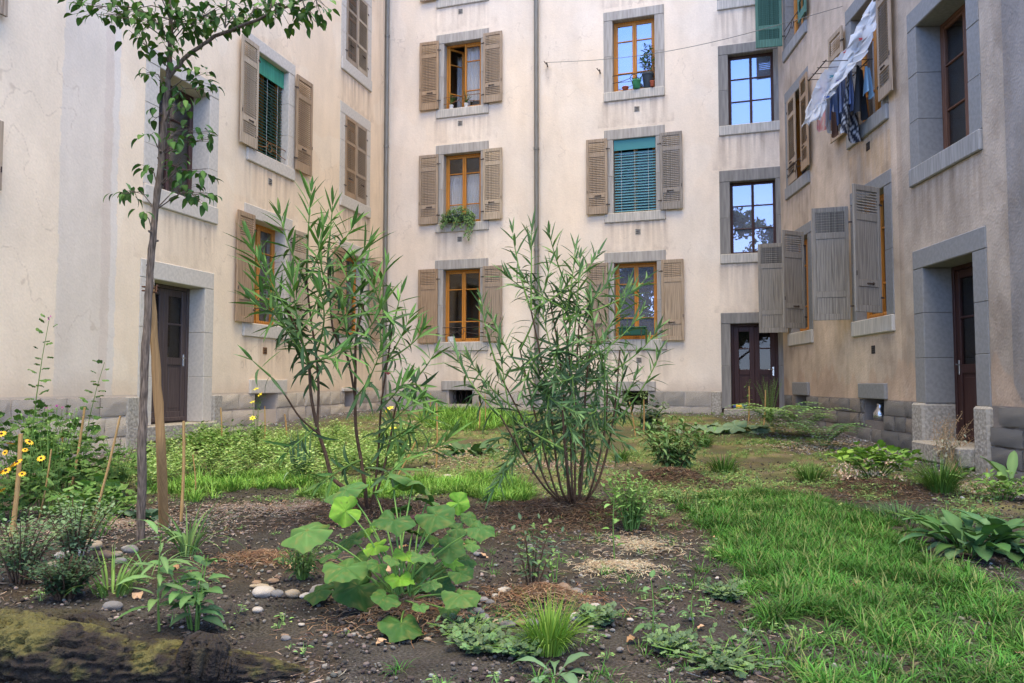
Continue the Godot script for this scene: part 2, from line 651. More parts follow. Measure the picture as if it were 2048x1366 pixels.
# stone frame of an opening; o = [x0 x1 y0 y1] opening, s = [x0 x1 y0 y1] outside
func surround(p: Node3D, o: Array, s: Array, m: Material, ms: Material, deep := 0.3, joints := 2, sill := true) -> void:
	var d := deep + 0.015
	var zc := 0.015 - d / 2
	if s[3] > o[3]:
		bx(p, "lintel", Vector3((s[0] + s[1]) / 2, (o[3] + s[3]) / 2, zc), Vector3(s[1] - s[0] - 0.004, s[3] - o[3] - 0.002, d), m, 0.012)
	var yb: float = o[2]
	for e in [[s[0], o[0]], [o[1], s[1]]]:
		var hh: float = (o[3] - yb) / joints
		for k in joints:
			bx(p, "jamb_stone", Vector3((e[0] + e[1]) / 2, yb + hh * (k + 0.5), zc - 0.002 * (k % 2)), Vector3(e[1] - e[0] - 0.003, hh - 0.003, d - 0.004), m, 0.006)
	if sill and o[2] > s[2]:
		bx(p, "sill", Vector3((s[0] + s[1]) / 2, (s[2] + o[2]) / 2, zc + 0.016), Vector3(s[1] - s[0] - 0.004, o[2] - s[2] - 0.004, d + 0.03), ms, 0.014)

# casement with two leaves; bars: heights (fraction) of the glazing bars
func casement(p: Node3D, o: Array, z: float, m: Material, g: Material, bars: Array, opts := {}) -> void:
	var fw: float = opts.get("frame", 0.045)
	var sw: float = opts.get("sash", 0.05)
	var mb := MB.new()
	var x0: float = o[0]; var x1: float = o[1]; var y0: float = o[2]; var y1: float = o[3]
	var cx := (x0 + x1) / 2
	var cy := (y0 + y1) / 2
	mb.box(Vector3(x0 + fw / 2, cy, z), Vector3(fw, y1 - y0, 0.08), 0.006)
	mb.box(Vector3(x1 - fw / 2, cy, z), Vector3(fw, y1 - y0, 0.08), 0.006)
	mb.box(Vector3(cx, y1 - fw / 2, z - 0.001), Vector3(x1 - x0 - 2 * fw, fw, 0.078), 0.006)
	mb.box(Vector3(cx, y0 + fw / 2, z - 0.001), Vector3(x1 - x0 - 2 * fw, fw, 0.078), 0.006)
	mi(p, "frame", mb.mesh(), m)
	var turn: Array = opts.get("turn", [0.0, 0.0])
	for k in 2:
		var w := cx - x0 - fw - 0.002
		var h := y1 - y0 - 2 * fw - 0.004
		var sg := 1.0 if k == 0 else -1.0
		var hinge := Vector3(x0 + fw + 0.001 if k == 0 else x1 - fw - 0.001, y0 + fw + 0.002, z + 0.012)
		var x := Transform3D(Basis(Vector3.UP, turn[k] * sg), hinge)
		var s := MB.new()
		s.box(Vector3(sg * sw / 2, h / 2, 0), Vector3(sw, h, 0.05), 0.006)
		s.box(Vector3(sg * (w - sw / 2), h / 2, 0.006), Vector3(sw, h, 0.06), 0.008)
		s.box(Vector3(sg * w / 2, sw / 2, -0.002), Vector3(w - 2 * sw, sw, 0.046), 0.006)
		s.box(Vector3(sg * w / 2, h - sw / 2, -0.002), Vector3(w - 2 * sw, sw, 0.046), 0.006)
		var cuts := [sw]
		for f in bars:
			s.box(Vector3(sg * w / 2, h * f, -0.003), Vector3(w - 2 * sw, 0.026, 0.04), 0.005)
			cuts.append(h * f)
		cuts.append(h - sw)
		mi(p, "sash", s.mesh(), m, x)
		for c in cuts.size() - 1:
			pane(p, minf(sg * sw, sg * (w - sw)), maxf(sg * sw, sg * (w - sw)), cuts[c], cuts[c + 1], -0.006, g, x)

func curtain(p: Node3D, x0: float, x1: float, y0: float, y1: float, z: float, folds := 8.0, amp := 0.03) -> void:
	var mb := MB.new()
	var rows := []
	var cl := []
	var k := int(folds * 8)
	for j in 5:
		var row := PackedVector3Array()
		for i in k + 1:
			var t := float(i) / k
			row.append(Vector3(lerpf(x0, x1, t), lerpf(y1, y0, j / 4.0), z + amp * sin(t * folds * TAU + 0.5 * j) * (0.7 + 0.1 * j)))
		rows.append(row)
		cl.append(Color.WHITE)
	mb.grid(rows, cl)
	mi(p, "curtain", mb.mesh(), M.curtain)

# one shutter leaf, hinged at its local x = 0, reaching to side * w; kinds: louvre, panel
func shutter(b: Node3D, hinge: Vector3, side: float, w: float, h: float, turn: float, kind: String, m: Material, label := "") -> void:
	var s := sub(b, "shutter", Transform3D(Basis(Vector3.UP, turn), hinge))
	if label: s.set_meta("label", label)
	if m in M.shutter: m = M.shutter[rng.randi() % 5]
	var mb := MB.new()
	var st := 0.062
	var th := 0.035
	var rails := [0.0, 0.07]
	var secs := []
	if kind == "louvre":
		secs = [[0.095, 0.215, 1], [0.27, 0.76, 1], [0.81, 0.955, 1]]
	elif kind == "three":
		secs = [[0.055, 0.315, 1], [0.35, 0.66, 1], [0.695, 0.96, 1]]
	else:
		secs = [[0.055, 0.20, 0], [0.255, 0.72, 0], [0.775, 0.955, 1]]
	for e in [st / 2, w - st / 2]:
		mb.box(Vector3(side * e, h / 2, 0), Vector3(st, h, th), 0.005)
	var y := 0.0
	for k in secs.size() + 1:
		var top: float = secs[k][0] * h if k < secs.size() else h
		mb.box(Vector3(side * w / 2, (y + top) / 2, 0.001 if k % 2 else -0.001), Vector3(w - 2 * st, top - y, th - 0.003), 0.004)
		if k < secs.size():
			y = secs[k][1] * h
	mi(s, "frame", mb.mesh(), m)
	for q in secs:
		var a: float = q[0] * h
		var z: float = q[1] * h
		if q[2] == 0:
			bx(s, "panel", Vector3(side * w / 2, (a + z) / 2, -0.001), Vector3(w - 2 * st - 0.002, z - a - 0.002, 0.014), m, 0.004)
		else:
			var k := int(round((z - a) / 0.042))
			for i in k:
				bx(s, "slat", Vector3(side * w / 2, a + (z - a) * (i + 0.5) / k, 0), Vector3(w - 2 * st - 0.002, 0.042, 0.007), m, 0.0, Basis(Vector3.RIGHT, -0.58 + rr(-0.05, 0.05)))
	var ir := MB.new()
	ir.box(Vector3(side * w * 0.45, h * (0.225 if kind != "louvre" else 0.24), th / 2 + 0.012), Vector3(0.16, 0.018, 0.018), 0.004)
	ir.box(Vector3(side * (w * 0.45 - 0.06), h * (0.225 if kind != "louvre" else 0.24), th / 2 + 0.008), Vector3(0.03, 0.04, 0.016), 0.004)
	for e in [0.12, 0.86]:
		ir.box(Vector3(side * 0.01, h * e, th / 2 + 0.004), Vector3(0.05, 0.03, 0.01), 0.002)
		ir.box(Vector3(-side * 0.03, h * e, 0.0), Vector3(0.06, 0.02, 0.02), 0.002)
	ir.box(Vector3(side * (w - 0.02), h * 0.3, th / 2 + 0.006), Vector3(0.014, 0.07, 0.014), 0.003)
	mi(s, "latch", ir.mesh(), M.iron)

func guard(p: Node3D, x0: float, x1: float, y: float, z: float, m: Material) -> void:
	var mb := MB.new()
	var cx := (x0 + x1) / 2
	var ring := []
	for i in 17:
		ring.append(Vector3(cx + 0.075 * cos(TAU * i / 16), y + 0.10 + 0.085 * sin(TAU * i / 16), z))
	mb.tube(ring, [0.008], 5)
	mb.tube([Vector3(x0, y + 0.2, z), Vector3(x1, y + 0.2, z)], [0.009], 5)
	mb.tube([Vector3(x0, y + 0.02, z), Vector3(cx - 0.25, y + 0.05, z), Vector3(cx - 0.075, y + 0.10, z)], [0.008], 5)
	mb.tube([Vector3(x1, y + 0.02, z), Vector3(cx + 0.25, y + 0.05, z), Vector3(cx + 0.075, y + 0.10, z)], [0.008], 5)
	mi(p, "guard_rail", mb.mesh(), m)

func blind(p: Node3D, o: Array, z: float, ms: Material, mbx: Material, boxh: float, ang: float, pitch := 0.055) -> void:
	var s := sub(p, "blind")
	bx(s, "blind_box", Vector3((o[0] + o[1]) / 2, o[3] - boxh / 2, z + 0.05), Vector3(o[1] - o[0] - 0.01, boxh, 0.02), mbx, 0.003)
	var k := int((o[3] - boxh - o[2] - 0.03) / pitch)
	for i in k:
		bx(s, "blind_slat", Vector3((o[0] + o[1]) / 2, o[2] + 0.03 + pitch * (i + 0.5), z + 0.01), Vector3(o[1] - o[0] - 0.03, 0.005, 0.062), ms, 0.0, Basis(Vector3.RIGHT, ang + rr(-0.03, 0.03)))
	var cd := MB.new()
	for f in [0.18, 0.5, 0.82]:
		cd.tube([Vector3(lerpf(o[0], o[1], f), o[2], z + 0.045), Vector3(lerpf(o[0], o[1], f), o[3] - boxh, z + 0.045)], [0.003], 4)
	mi(s, "cord", cd.mesh(), M.white)

func vent(b: Node3D, x: float, y: float, m: Material) -> void:
	var v := sub(b, "vent", at(x, y, 0))
	bx(v, "vent_plate", Vector3(0, 0, 0.004), Vector3(0.13, 0.13, 0.012), m, 0.003)
	for k in 3:
		bx(v, "vent_bar", Vector3(0, -0.035 + 0.035 * k, 0.013), Vector3(0.09, 0.012, 0.008), M.iron)

# rough squared stones of the plinth, one by one
func plinth(b: Node3D, x0: float, x1: float, top: float, bottom: float, courses: int, skip: Array, ms: Array, ln: Array, proud := 0.052) -> void:
	var hh := (top - bottom) / courses
	var fam := []
	for k in 10:
		var mb := MB.new()
		var rows := []
		for j in 5:
			var r := PackedVector3Array()
			for i in 7:
				var u := i / 6.0
				var t := j / 4.0
				var edge := minf(minf(u, 1 - u) * 6.0, minf(t, 1 - t) * 4.0)
				var z := 0.0 if edge < 0.1 else rr(0.008, 0.024) * (1.2 if edge > 1.5 else 0.8)
				r.append(Vector3(u - 0.5 + (rr(-0.02, 0.02) if edge < 0.1 else rr(-0.04, 0.04)), t - 0.5 + (rr(-0.03, 0.03) if edge < 0.1 else rr(-0.06, 0.06)), z))
			rows.append(r)
		mb.grid(rows, [Color.WHITE, Color.WHITE, Color.WHITE, Color.WHITE, Color.WHITE], false, true)
		for e in 4:
			var pts := []
			for i in (7 if e < 2 else 5):
				pts.append(rows[0 if e == 0 else 4][i] if e < 2 else rows[i][0 if e == 2 else 6])
			var out: Vector3 = [Vector3.DOWN, Vector3.UP, Vector3.LEFT, Vector3.RIGHT][e]
			for i in pts.size() - 1:
				mb.quad(pts[i], pts[i + 1], pts[i + 1] - Vector3(0, 0, 0.05), pts[i] - Vector3(0, 0, 0.05), out)
		fam.append(mb.mesh())
	for c in courses:
		var x := x0 + rr(0, 0.2) * (c % 2)
		var y0 := bottom + hh * c
		while x < x1 - 0.08:
			var l := minf(rr(ln[0], ln[1]), x1 - x)
			var a := x; var z := x + l
			var go := true
			for s in skip:
				if y0 + hh > s[2] + 0.02 and y0 < s[3] - 0.02:
					if a >= s[0] - 0.02 and a < s[1]:
						a = s[1] + 0.006; z = maxf(z, a); go = z - a > 0.1
					if a < s[0] and z > s[0]:
						z = s[0] - 0.006
			if go and z - a > 0.07:
				var flip := -1.0 if rng.randf() < 0.5 else 1.0
				var bs := Basis(Vector3.BACK, 0.0 if flip > 0 else PI).scaled_local(Vector3(z - a - rr(0.018, 0.032), hh - rr(0.018, 0.03), 1))
				mi(b, "stone", fam[rng.randi() % fam.size()], ms[rng.randi() % ms.size()], Transform3D(bs, Vector3((a + z) / 2, y0 + hh / 2, proud - 0.03 + rr(-0.008, 0.008))))
			x = maxf(z, x + 0.1)

func cellar(b: Node3D, o: Array, l: Array, m: Material, grille := true) -> void:
	var w := sub(b, "cellar_opening")
	bx(w, "lintel", Vector3((l[0] + l[1]) / 2, (l[2] + l[3]) / 2, -0.1), Vector3(l[1] - l[0], l[3] - l[2] - 0.004, 0.3), m, 0.012)
	room(w, o[0] - 0.03, o[1] + 0.03, o[2] - 0.05, o[3] + 0.02, 0.8, M.dark)
	if grille:
		var mb := MB.new()
		for k in 4:
			var x := lerpf(o[0], o[1], (k + 0.5) / 4.0)
			var p := []
			var q := []
			for i in 9:
				var t := i / 8.0
				p.append(Vector3(x + 0.09 * sin(t * PI) - 0.05, lerpf(o[2], o[3], t), -0.2))
				q.append(Vector3(x - 0.09 * sin(t * PI) + 0.05, lerpf(o[2], o[3], t), -0.215))
			mb.tube(p, [0.008], 5)
			mb.tube(q, [0.008], 5)
		mi(w, "grille", mb.mesh(), M.iron)

func door(p: Node3D, o: Array, z: float, m: Material, mid: float, handle_side: float, single := false) -> void:
	# frame, then leaves with two glazed lights over a panel
	var fr := MB.new()
	var cx: float = (o[0] + o[1]) / 2
	var fw := 0.06
	for e in [o[0] + fw / 2, o[1] - fw / 2]:
		fr.box(Vector3(e, (o[2] + o[3]) / 2, z), Vector3(fw, o[3] - o[2], 0.1), 0.006)
	fr.box(Vector3(cx, o[3] - fw / 2, z - 0.001), Vector3(o[1] - o[0] - 2 * fw, fw, 0.098), 0.006)
	mi(p, "frame", fr.mesh(), m)
	var n := 1 if single else 2
	var w: float = (o[1] - o[0] - 2 * fw) / n
	var h: float = o[3] - o[2] - fw - 0.01
	for k in n:
		var d := sub(p, "door_leaf", at(o[0] + fw + w * k, o[2] + 0.005, z + 0.01))
		var ymid := mid * h
		var s := 0.11
		var mb := MB.new()
		mb.box(Vector3(s / 2, h / 2, 0), Vector3(s - 0.004, h, 0.05), 0.006)
		mb.box(Vector3(w - s / 2, h / 2, 0), Vector3(s - 0.004, h, 0.05), 0.006)
		mb.box(Vector3(w / 2, 0.09, -0.001), Vector3(w - 2 * s, 0.18, 0.048), 0.006)
		mb.box(Vector3(w / 2, h - s / 2, -0.001), Vector3(w - 2 * s, s, 0.048), 0.006)
		mb.box(Vector3(w / 2, ymid, -0.001), Vector3(w - 2 * s, 0.12, 0.048), 0.006)
		var yb := lerpf(ymid, h, 0.52)
		mb.box(Vector3(w / 2, yb, -0.001), Vector3(w - 2 * s, 0.03, 0.04), 0.005)
		mb.box(Vector3(w / 2, (0.18 + ymid - 0.06) / 2, -0.006), Vector3(w - 2 * s, ymid - 0.24, 0.02))
		mb.box(Vector3(w / 2, (0.18 + ymid - 0.06) / 2, 0.004), Vector3(w - 2 * s - 0.1, ymid - 0.34, 0.016), 0.007)
		mb.box(Vector3(w / 2, 0.05, 0.03), Vector3(w - 0.01, 0.07, 0.03), 0.01)
		mi(d, "leaf_frame", mb.mesh(), m)
		for q in [[ymid + 0.06, yb - 0.015], [yb + 0.015, h - s]]:
			pane(d, s, w - s, q[0], q[1], -0.005, M.door_glass)
		if (k == 0) == (handle_side < 0) or single:
			var hx := 0.05 if handle_side < 0 else w - 0.05
			var hb := MB.new()
			hb.box(Vector3(hx, ymid + 0.02, 0.03), Vector3(0.035, 0.2, 0.008), 0.003)
			hb.tube([Vector3(hx, ymid + 0.06, 0.03), Vector3(hx, ymid + 0.06, 0.07), Vector3(hx - handle_side * 0.1, ymid + 0.055, 0.07)], [0.009], 6)
			mi(d, "handle", hb.mesh(), M.steel)

func pipe(b: Node3D, x: float, z: float, y0: float, y1: float, r: float, joints: Array, m: Material) -> void:
	var p := sub(b, "drainpipe", at(x, 0, z))
	var mb := MB.new()
	mb.tube([Vector3(0, y0, 0), Vector3(0, (y0 + y1) / 2, 0), Vector3(0, y1, 0)], [r], 10)
	mi(p, "pipe", mb.mesh(), m)
	for j in joints:
		var q := MB.new()
		q.tube([Vector3(0, j - 0.03, 0), Vector3(0, j + 0.03, 0)], [r + 0.012], 10)
		mi(p, "collar", q.mesh(), m)
		bx(p, "bracket", Vector3(0, j, -z / 2 - r * 0.5), Vector3(0.03, 0.03, z), M.iron)

func left_house() -> void:
	var xa := Vector3(0.26516, 0, -0.9642)
	var b := base("apartment_building", "cream house front on the left with grey-brown door and closed louvred shutters", "building", Transform3D(Basis(xa, Vector3.UP, xa.cross(Vector3.UP)), Vector3(-3.317, 0, -20.081)), "house fronts round the courtyard")
	fx0 = -17.0; fx1 = 0.0; fy1 = 12.0
	var st := [[-6.12, -4.47, 5.2, 1.1, 0.5, 7.65], [-2.5, -0.93, 5.15, 0.9, 0.7, 7.63], [-2.5, -0.93, 8.37, 0.9, 0.7, 10.8], [-8.7, -6.95, 3.8, 0.85, 0.6, 6.3], [-6.14, -4.5, 1.92, 0.9, 0.5, 4.4], [-2.5, -0.93, 1.92, 0.9, 0.5, 4.38], [-8.73, -6.98, 0.0, 0.1, 0.4, 2.97], [-12.9, -11.5, 2.0, 0.9, 0.4, 4.5]]
	var cream := srgb(233, 212, 186)
	var grey := srgb(218, 203, 186)
	var f := func(x: float, y: float) -> Color:
		var k := 1.0 + 0.04 * n1.get_noise_2d(x * 0.5, y * 0.4) + 0.03 * n1.get_noise_2d(x * 2.3, y * 0.7 + 30.0)
		var e := 0.03 * n1.get_noise_2d(x + 3.0, y * 2.0)
		var c := cream
		if x > -10.24 + e and x < -9.22 + e:
			c = grey
			if x > -9.34 + e: c = c.lerp(srgb(222, 212, 202), 0.5)
			elif x > -9.5 + e: c = c.lerp(srgb(200, 180, 166), 0.35)
		elif x > -6.44:
			c = c.lerp(srgb(233, 209, 181), 0.7)
		var s := stains(x, y, st)
		# the damp corner by the drainpipe and grime near the plinth
		s += 0.45 * smoothstep(-0.9, 0.0, x) * clampf(0.4 + n1.get_noise_2d(x * 6, y * 0.5), 0, 1)
		s += 0.3 * (1.0 - smoothstep(0.85, 1.25 + 0.4 * n1.get_noise_2d(x * 0.9, 2.0), y))
		s += 0.12 * clampf(n1.get_noise_2d(x * 1.1 + 9.0, y * 0.8) * 2.0 - 0.5, 0, 1)
		s += 0.35 * cracks(x, y, 3.0)
		c = c.lerp(srgb(240, 226, 206), (0.0 if x < -9.2 else 0.25) * smoothstep(0.22, 0.28, n2.get_noise_2d(x * 0.6 + 5.0, y * 0.5)))
		c = c.lerp(srgb(158, 134, 114), clampf(s * 0.75, 0, 0.8))
		if y < 0.9: c = c.lerp(srgb(186, 172, 158), 0.85)
		return Color(c.r * k, c.g * k, c.b * k)
	var m := plaster(fx0, fx1, fy1, 58.0, f)
	var W2 := [-5.86, -4.72, 5.46, 7.41]; var W2s := [-6.12, -4.47, 5.21, 7.65]
	var W5 := [-5.89, -4.75, 2.19, 4.16]; var W5s := [-6.14, -4.49, 1.93, 4.41]
	var W4 := [-2.27, -1.15, 5.45, 7.36]; var W4s := [-2.51, -0.93, 5.16, 7.63]
	var W3 := [-2.27, -1.15, 8.67, 10.55]; var W3s := [-2.51, -0.93, 8.38, 10.86]
	var W6 := [-2.29, -1.17, 2.19, 4.12]; var W6s := [-2.51, -0.93, 1.93, 4.38]
	var AW := [-8.42, -7.19, 4.12, 6.03]; var AWs := [-8.72, -6.94, 3.82, 6.29]
	var DO := [-8.43, -7.22, 0.42, 2.68]; var DOs := [-8.73, -6.98, 0.42, 2.97]
	var A1 := [-12.95, -11.85, 3.45, 4.2]; var A1s := [-13.2, -11.6, 3.2, 4.45]
	var A2 := [-12.95, -11.75, 5.6, 7.45]; var A2s := [-13.2, -11.5, 5.35, 7.7]
	var c1 := [-5.71, -4.99, 0.56, 0.87]; var c2 := [-2.15, -1.62, 0.51, 0.87]
	wall(b, fx0, -0.0, 13.5, [W2s, W5s, W4s, W3s, W6s, AWs, [DOs[0], DOs[1], 0.2, DOs[3]], A1s, A2s, [-5.9, -4.66, 0.87, 1.14], c1, c2], m)
	shell(b, fx0, 0.0, 13.5)
	for e in [[W2, W2s], [W5, W5s], [W4, W4s], [W3, W3s], [W6, W6s], [AW, AWs], [A1, A1s], [A2, A2s]]:
		var p := sub(b, "window")
		surround(p, e[0], e[1], M.stone_l, M.stone_l, 0.42, 3)
		room(p, e[0][0], e[0][1], e[0][2], e[0][3])
		if e[0] == AW:
			casement(p, e[0], -0.36, M.brown, M.glass, [0.3, 0.72], {"frame": 0.04, "sash": 0.035})
		else:
			casement(p, e[0], -0.27, M.orange, M.glass, [0.27, 0.74])
		if e[0] == W2:
			blind(p, e[0], -0.16, M.dark_slat, M.green_box, 0.34, 0.85, 0.062)
			guard(p, W2[0], W2[1], W2[2] + 0.12, -0.04, M.rust_iron)
		if e[0] == W5 or e[0] == W6:
			guard(p, e[0][0], e[0][1], e[0][2] + 0.25, -0.05, M.iron)
	var dm := sub(b, "doorway")
	surround(dm, DO, DOs, M.stone_l, M.stone_l, 0.42, 3, false)
	room(dm, DO[0], DO[1], DO[2], DO[3])
	door(dm, DO, -0.34, M.door_grey, 0.46, 1.0)
	bx(dm, "doorstep", Vector3(-7.84, 0.3, -0.08), Vector3(1.75, 0.235, 0.42), M.concrete, 0.015)
	for e in [[W2, 5.45, 2.0, "louvre"], [W5, 2.18, 2.02, "panel"], [W6, 2.18, 1.98, "panel"]]:
		shutter(b, Vector3(e[0][0] - 0.02, e[1], 0.075), -1.0, 0.55, e[2], 0.03, e[3], M.shutter[0])
		shutter(b, Vector3(e[0][1] + 0.2 if e[3] == "louvre" else e[0][1] + 0.14, e[1], 0.075), 1.0, 0.6, e[2], -0.03, e[3], M.shutter[1 if e[3] == "louvre" else 0])
	for e in [W4, W3]:
		for s in [-1.0, 1.0]:
			shutter(b, Vector3(e[0] + 0.005 if s > 0 else e[1] - 0.005, e[2] + 0.01, 0.01), s, (e[1] - e[0]) / 2 - 0.01, e[3] - e[2] - 0.02, 0.0, "three", M.shutter[0])
	for e in [[A1, 3.4, 0.85], [A2, 5.55, 1.95]]:
		shutter(b, Vector3(-11.76, e[1], 0.075), 1.0, 0.58, e[2], -0.03, "panel", M.shutter[1])
	cellar(b, c1, [-5.9, -4.66, 0.87, 1.14], M.stone_l, false)
	cellar(b, c2, [-2.3, -1.5, 0.875, 0.96], M.stone_l, false)
	vent(b, -5.32, 5.0, M.concrete)
	vent(b, -5.4, 1.69, M.rust_iron)
	plinth(b, -14.0, -0.02, 0.88, 0.0, 3, [[-8.75, -6.95, -1.0, 3.0], [c1[0], c1[1], 0.52, 0.9], [c2[0], c2[1], 0.48, 0.9]], M.rub_l, [0.3, 0.75])
	for e in [-8.86, -6.86]:
		bx(b, "jamb_base", Vector3(e, 0.4, 0.0), Vector3(0.24, 0.94, 0.12), M.concrete, 0.02)

func back_house() -> void:
	var xa := Vector3(0.95075, 0, 0.30995)
	var b := base("apartment_building", "cream house front at the back with orange window frames and two drainpipes", "building", Transform3D(Basis(xa, Vector3.UP, xa.cross(Vector3.UP)), Vector3(-3.317, 0, -20.081)), "house fronts round the courtyard")
	fx0 = 0.0; fx1 = 10.2; fy1 = 12.0
	var st := []
	for y in [1.86, 4.88, 7.8, 10.75]:
		st.append([1.4, 2.9, y, 0.9, 0.55, y + 2.33])
		st.append([5.8, 7.27, y, 0.9, 0.75, y + 2.3])
	st.append_array([[8.46, 9.84, 9.63, 0.95, 0.9, 12.0], [8.46, 9.84, 6.69, 1.0, 0.9, 8.82], [8.46, 9.84, 3.75, 1.1, 0.7, 5.92], [8.46, 9.84, 0.3, 0.2, 0.7, 2.66], [4.36, 4.46, 8.8, 0.5, 0.7, 20.0]])
	var cream := srgb(232, 213, 192)
	var f := func(x: float, y: float) -> Color:
		var k := 1.0 + 0.04 * n1.get_noise_2d(x * 0.45 + 50.0, y * 0.4) + 0.03 * n1.get_noise_2d(x * 2.6, y * 0.6 + 80.0)
		var c := cream.lerp(srgb(227, 212, 196), clampf(0.5 + n1.get_noise_2d(x * 0.4, y * 0.35 + 11.0), 0, 1))
		var s := stains(x, y, st)
		s += 0.5 * smoothstep(8.2, 9.9, x) * clampf(0.35 + n1.get_noise_2d(x * 4, y * 0.5), 0, 1)
		s += 0.3 * (1.0 - smoothstep(0.0, 0.5, x)) * clampf(0.3 + n1.get_noise_2d(x * 8, y * 0.5), 0, 1)
		s += 0.55 * (1.0 - smoothstep(0.85, 1.2 + 0.5 * n1.get_noise_2d(x * 0.9, 3.0), y))
		s += 0.12 * clampf(n1.get_noise_2d(x * 1.2 + 19.0, y * 0.8) * 2.0 - 0.5, 0, 1)
		s += 0.35 * cracks(x, y, 31.0)
		c = c.lerp(srgb(238, 224, 208), 0.25 * smoothstep(0.24, 0.30, n2.get_noise_2d(x * 0.6 + 55.0, y * 0.5)))
		c = c.lerp(srgb(160, 142, 128), clampf(s * 0.7, 0, 0.8))
		if y < 0.89: c = c.lerp(srgb(178, 168, 158), 0.9)
		return Color(c.r * k, c.g * k, c.b * k)
	var m := plaster(fx0, fx1, fy1, 52.0, f)
	var F := [[[1.65, 2.66, 11.0, 12.7], [1.43, 2.88, 10.76, 12.95]], [[1.65, 2.66, 8.08, 9.81], [1.43, 2.88, 7.85, 10.06]], [[1.65, 2.66, 5.12, 6.91], [1.43, 2.88, 4.89, 7.16]], [[1.65, 2.65, 2.10, 3.94], [1.42, 2.87, 1.87, 4.19]],
		[[6.03, 7.03, 8.02, 9.77], [5.81, 7.26, 7.79, 10.0]], [[6.03, 7.03, 5.09, 6.86], [5.81, 7.25, 4.86, 7.11]], [[6.03, 7.03, 2.09, 3.9], [5.8, 7.24, 1.83, 4.16]]]
	var S := [[[8.69, 9.67, 9.87, 11.5], [8.47, 9.83, 9.64, 11.75]], [[8.69, 9.67, 6.93, 8.58], [8.47, 9.83, 6.70, 8.81]], [[8.69, 9.67, 3.98, 5.63], [8.46, 9.83, 3.76, 5.90]]]
	var DO := [8.66, 9.67, 0.5, 2.4]; var DOs := [8.45, 9.84, 0.5, 2.65]
	var holes := []
	for e in F: holes.append(e[1])
	for e in S: holes.append(e[1])
	var c1 := [1.82, 2.45, 0.54, 0.89]; var c2 := [6.2, 6.8, 0.55, 0.88]
	var l1 := [1.63, 2.5, 0.89, 1.13]; var l2 := [6.0, 6.98, 0.88, 1.11]
	holes.append_array([[DOs[0], DOs[1], 0.2, DOs[3]], c1, c2, l1, l2])
	wall(b, 0.0, 10.2, 13.5, holes, m)
	shell(b, 0.0, 10.2, 13.5)
	for k in F.size():
		var e = F[k]
		var p := sub(b, "window")
		surround(p, e[0], e[1], M.stone_b, M.sill, 0.3, 2)
		room(p, e[0][0], e[0][1], e[0][2], e[0][3])
		var opt := {}
		if k == 1: opt = {"turn": [0.9, 0.0]}
		casement(p, e[0], -0.2, M.orange, M.stair_glass if k == 4 or k == 6 else M.glass, [0.27, 0.74], opt)
		if k == 1:
			guard(p, e[0][0], e[0][1], e[0][2] + 0.1, 0.02, M.rust_iron)
			curtain(p, 2.16, 2.62, 8.35, 9.75, -0.34, 5.0)
			curtain(p, 1.72, 2.1, 8.1, 9.75, -0.75, 5.0)
		if k == 2:
			curtain(p, 1.7, 2.15, 5.15, 6.42, -0.3, 9.0, 0.012)
			curtain(p, 2.16, 2.62, 5.15, 6.42, -0.3, 9.0, 0.012)
		if k == 4:
			guard(p, e[0][0], e[0][1], e[0][2] + 0.18, 0.03, M.iron)
		if k == 5:
			blind(p, e[0], -0.1, M.teal_slat, M.teal, 0.26, 0.8, 0.066)
		if k == 3:
			guard(p, e[0][0], e[0][1], e[0][2] + 0.16, 0.02, M.iron)
	for e in S:
		var p := sub(b, "stair_window")
		surround(p, e[0], e[1], M.stone_d, M.sill, 0.3, 2)
		room(p, e[0][0], e[0][1], e[0][2], e[0][3], 2.0, M.dark)
		casement(p, e[0], -0.19, M.brown, M.stair_glass, [0.35, 0.68], {"frame": 0.03, "sash": 0.028})
	var dm := sub(b, "doorway")
	surround(dm, DO, DOs, M.stone_d, M.stone_d, 0.3, 2, false)
	room(dm, DO[0], DO[1], DO[2], DO[3], 2.0, M.dark)
	door(dm, DO, -0.2, M.maroon, 0.44, 1.0)
	bx(dm, "doorstep", Vector3(9.15, 0.38, 0.02), Vector3(1.3, 0.23, 0.5), M.concrete, 0.015)
	for e in [[F[0], 10.98, "louvre"], [F[1], 8.09, "louvre"], [F[2], 5.12, "louvre"], [F[3], 2.08, "panel"]]:
		var hh := 1.79 if e[2] == "louvre" else 1.88
		shutter(b, Vector3(1.53, e[1], 0.075), -1.0, 0.53, hh, 0.03, e[2], M.shutter[1])
		shutter(b, Vector3(2.75, e[1] + 0.01, 0.075), 1.0, 0.51, hh, -0.03, e[2], M.shutter[0])
	for e in [[F[5], 5.08, "louvre", M.weathered, 1.81], [F[6], 2.04, "panel", M.shutter[2], 1.87]]:
		shutter(b, Vector3(5.9, e[1], 0.075), -1.0, 0.51, e[4], 0.03, e[2], M.shutter[1] if e[2] == "louvre" else e[3])
		shutter(b, Vector3(7.14, e[1], 0.075), 1.0, 0.51, e[4], -0.03, e[2], e[3])
	cellar(b, c1, l1, M.stone_b)
	cellar(b, c2, l2, M.stone_b)
	for y in [1.68, 4.7, 7.68, 10.6]:
		vent(b, 2.1, y, M.concrete)
	for y in [1.6, 4.62, 7.55]:
		vent(b, 6.6, y, M.concrete)
	pipe(b, 0.06, 0.09, 0.6, 13.4, 0.055, [2.0, 4.3, 7.25, 10.2], M.metal)
	pipe(b, 4.15, 0.1, 0.7, 13.4, 0.06, [1.9, 4.3, 6.8, 10.6], M.metal)
	plinth(b, 0.15, 8.2, 0.88, 0.2, 2, [[c1[0], c1[1], 0.5, 0.9], [c2[0], c2[1], 0.5, 0.9]], M.rub_b, [0.4, 0.95], 0.048)
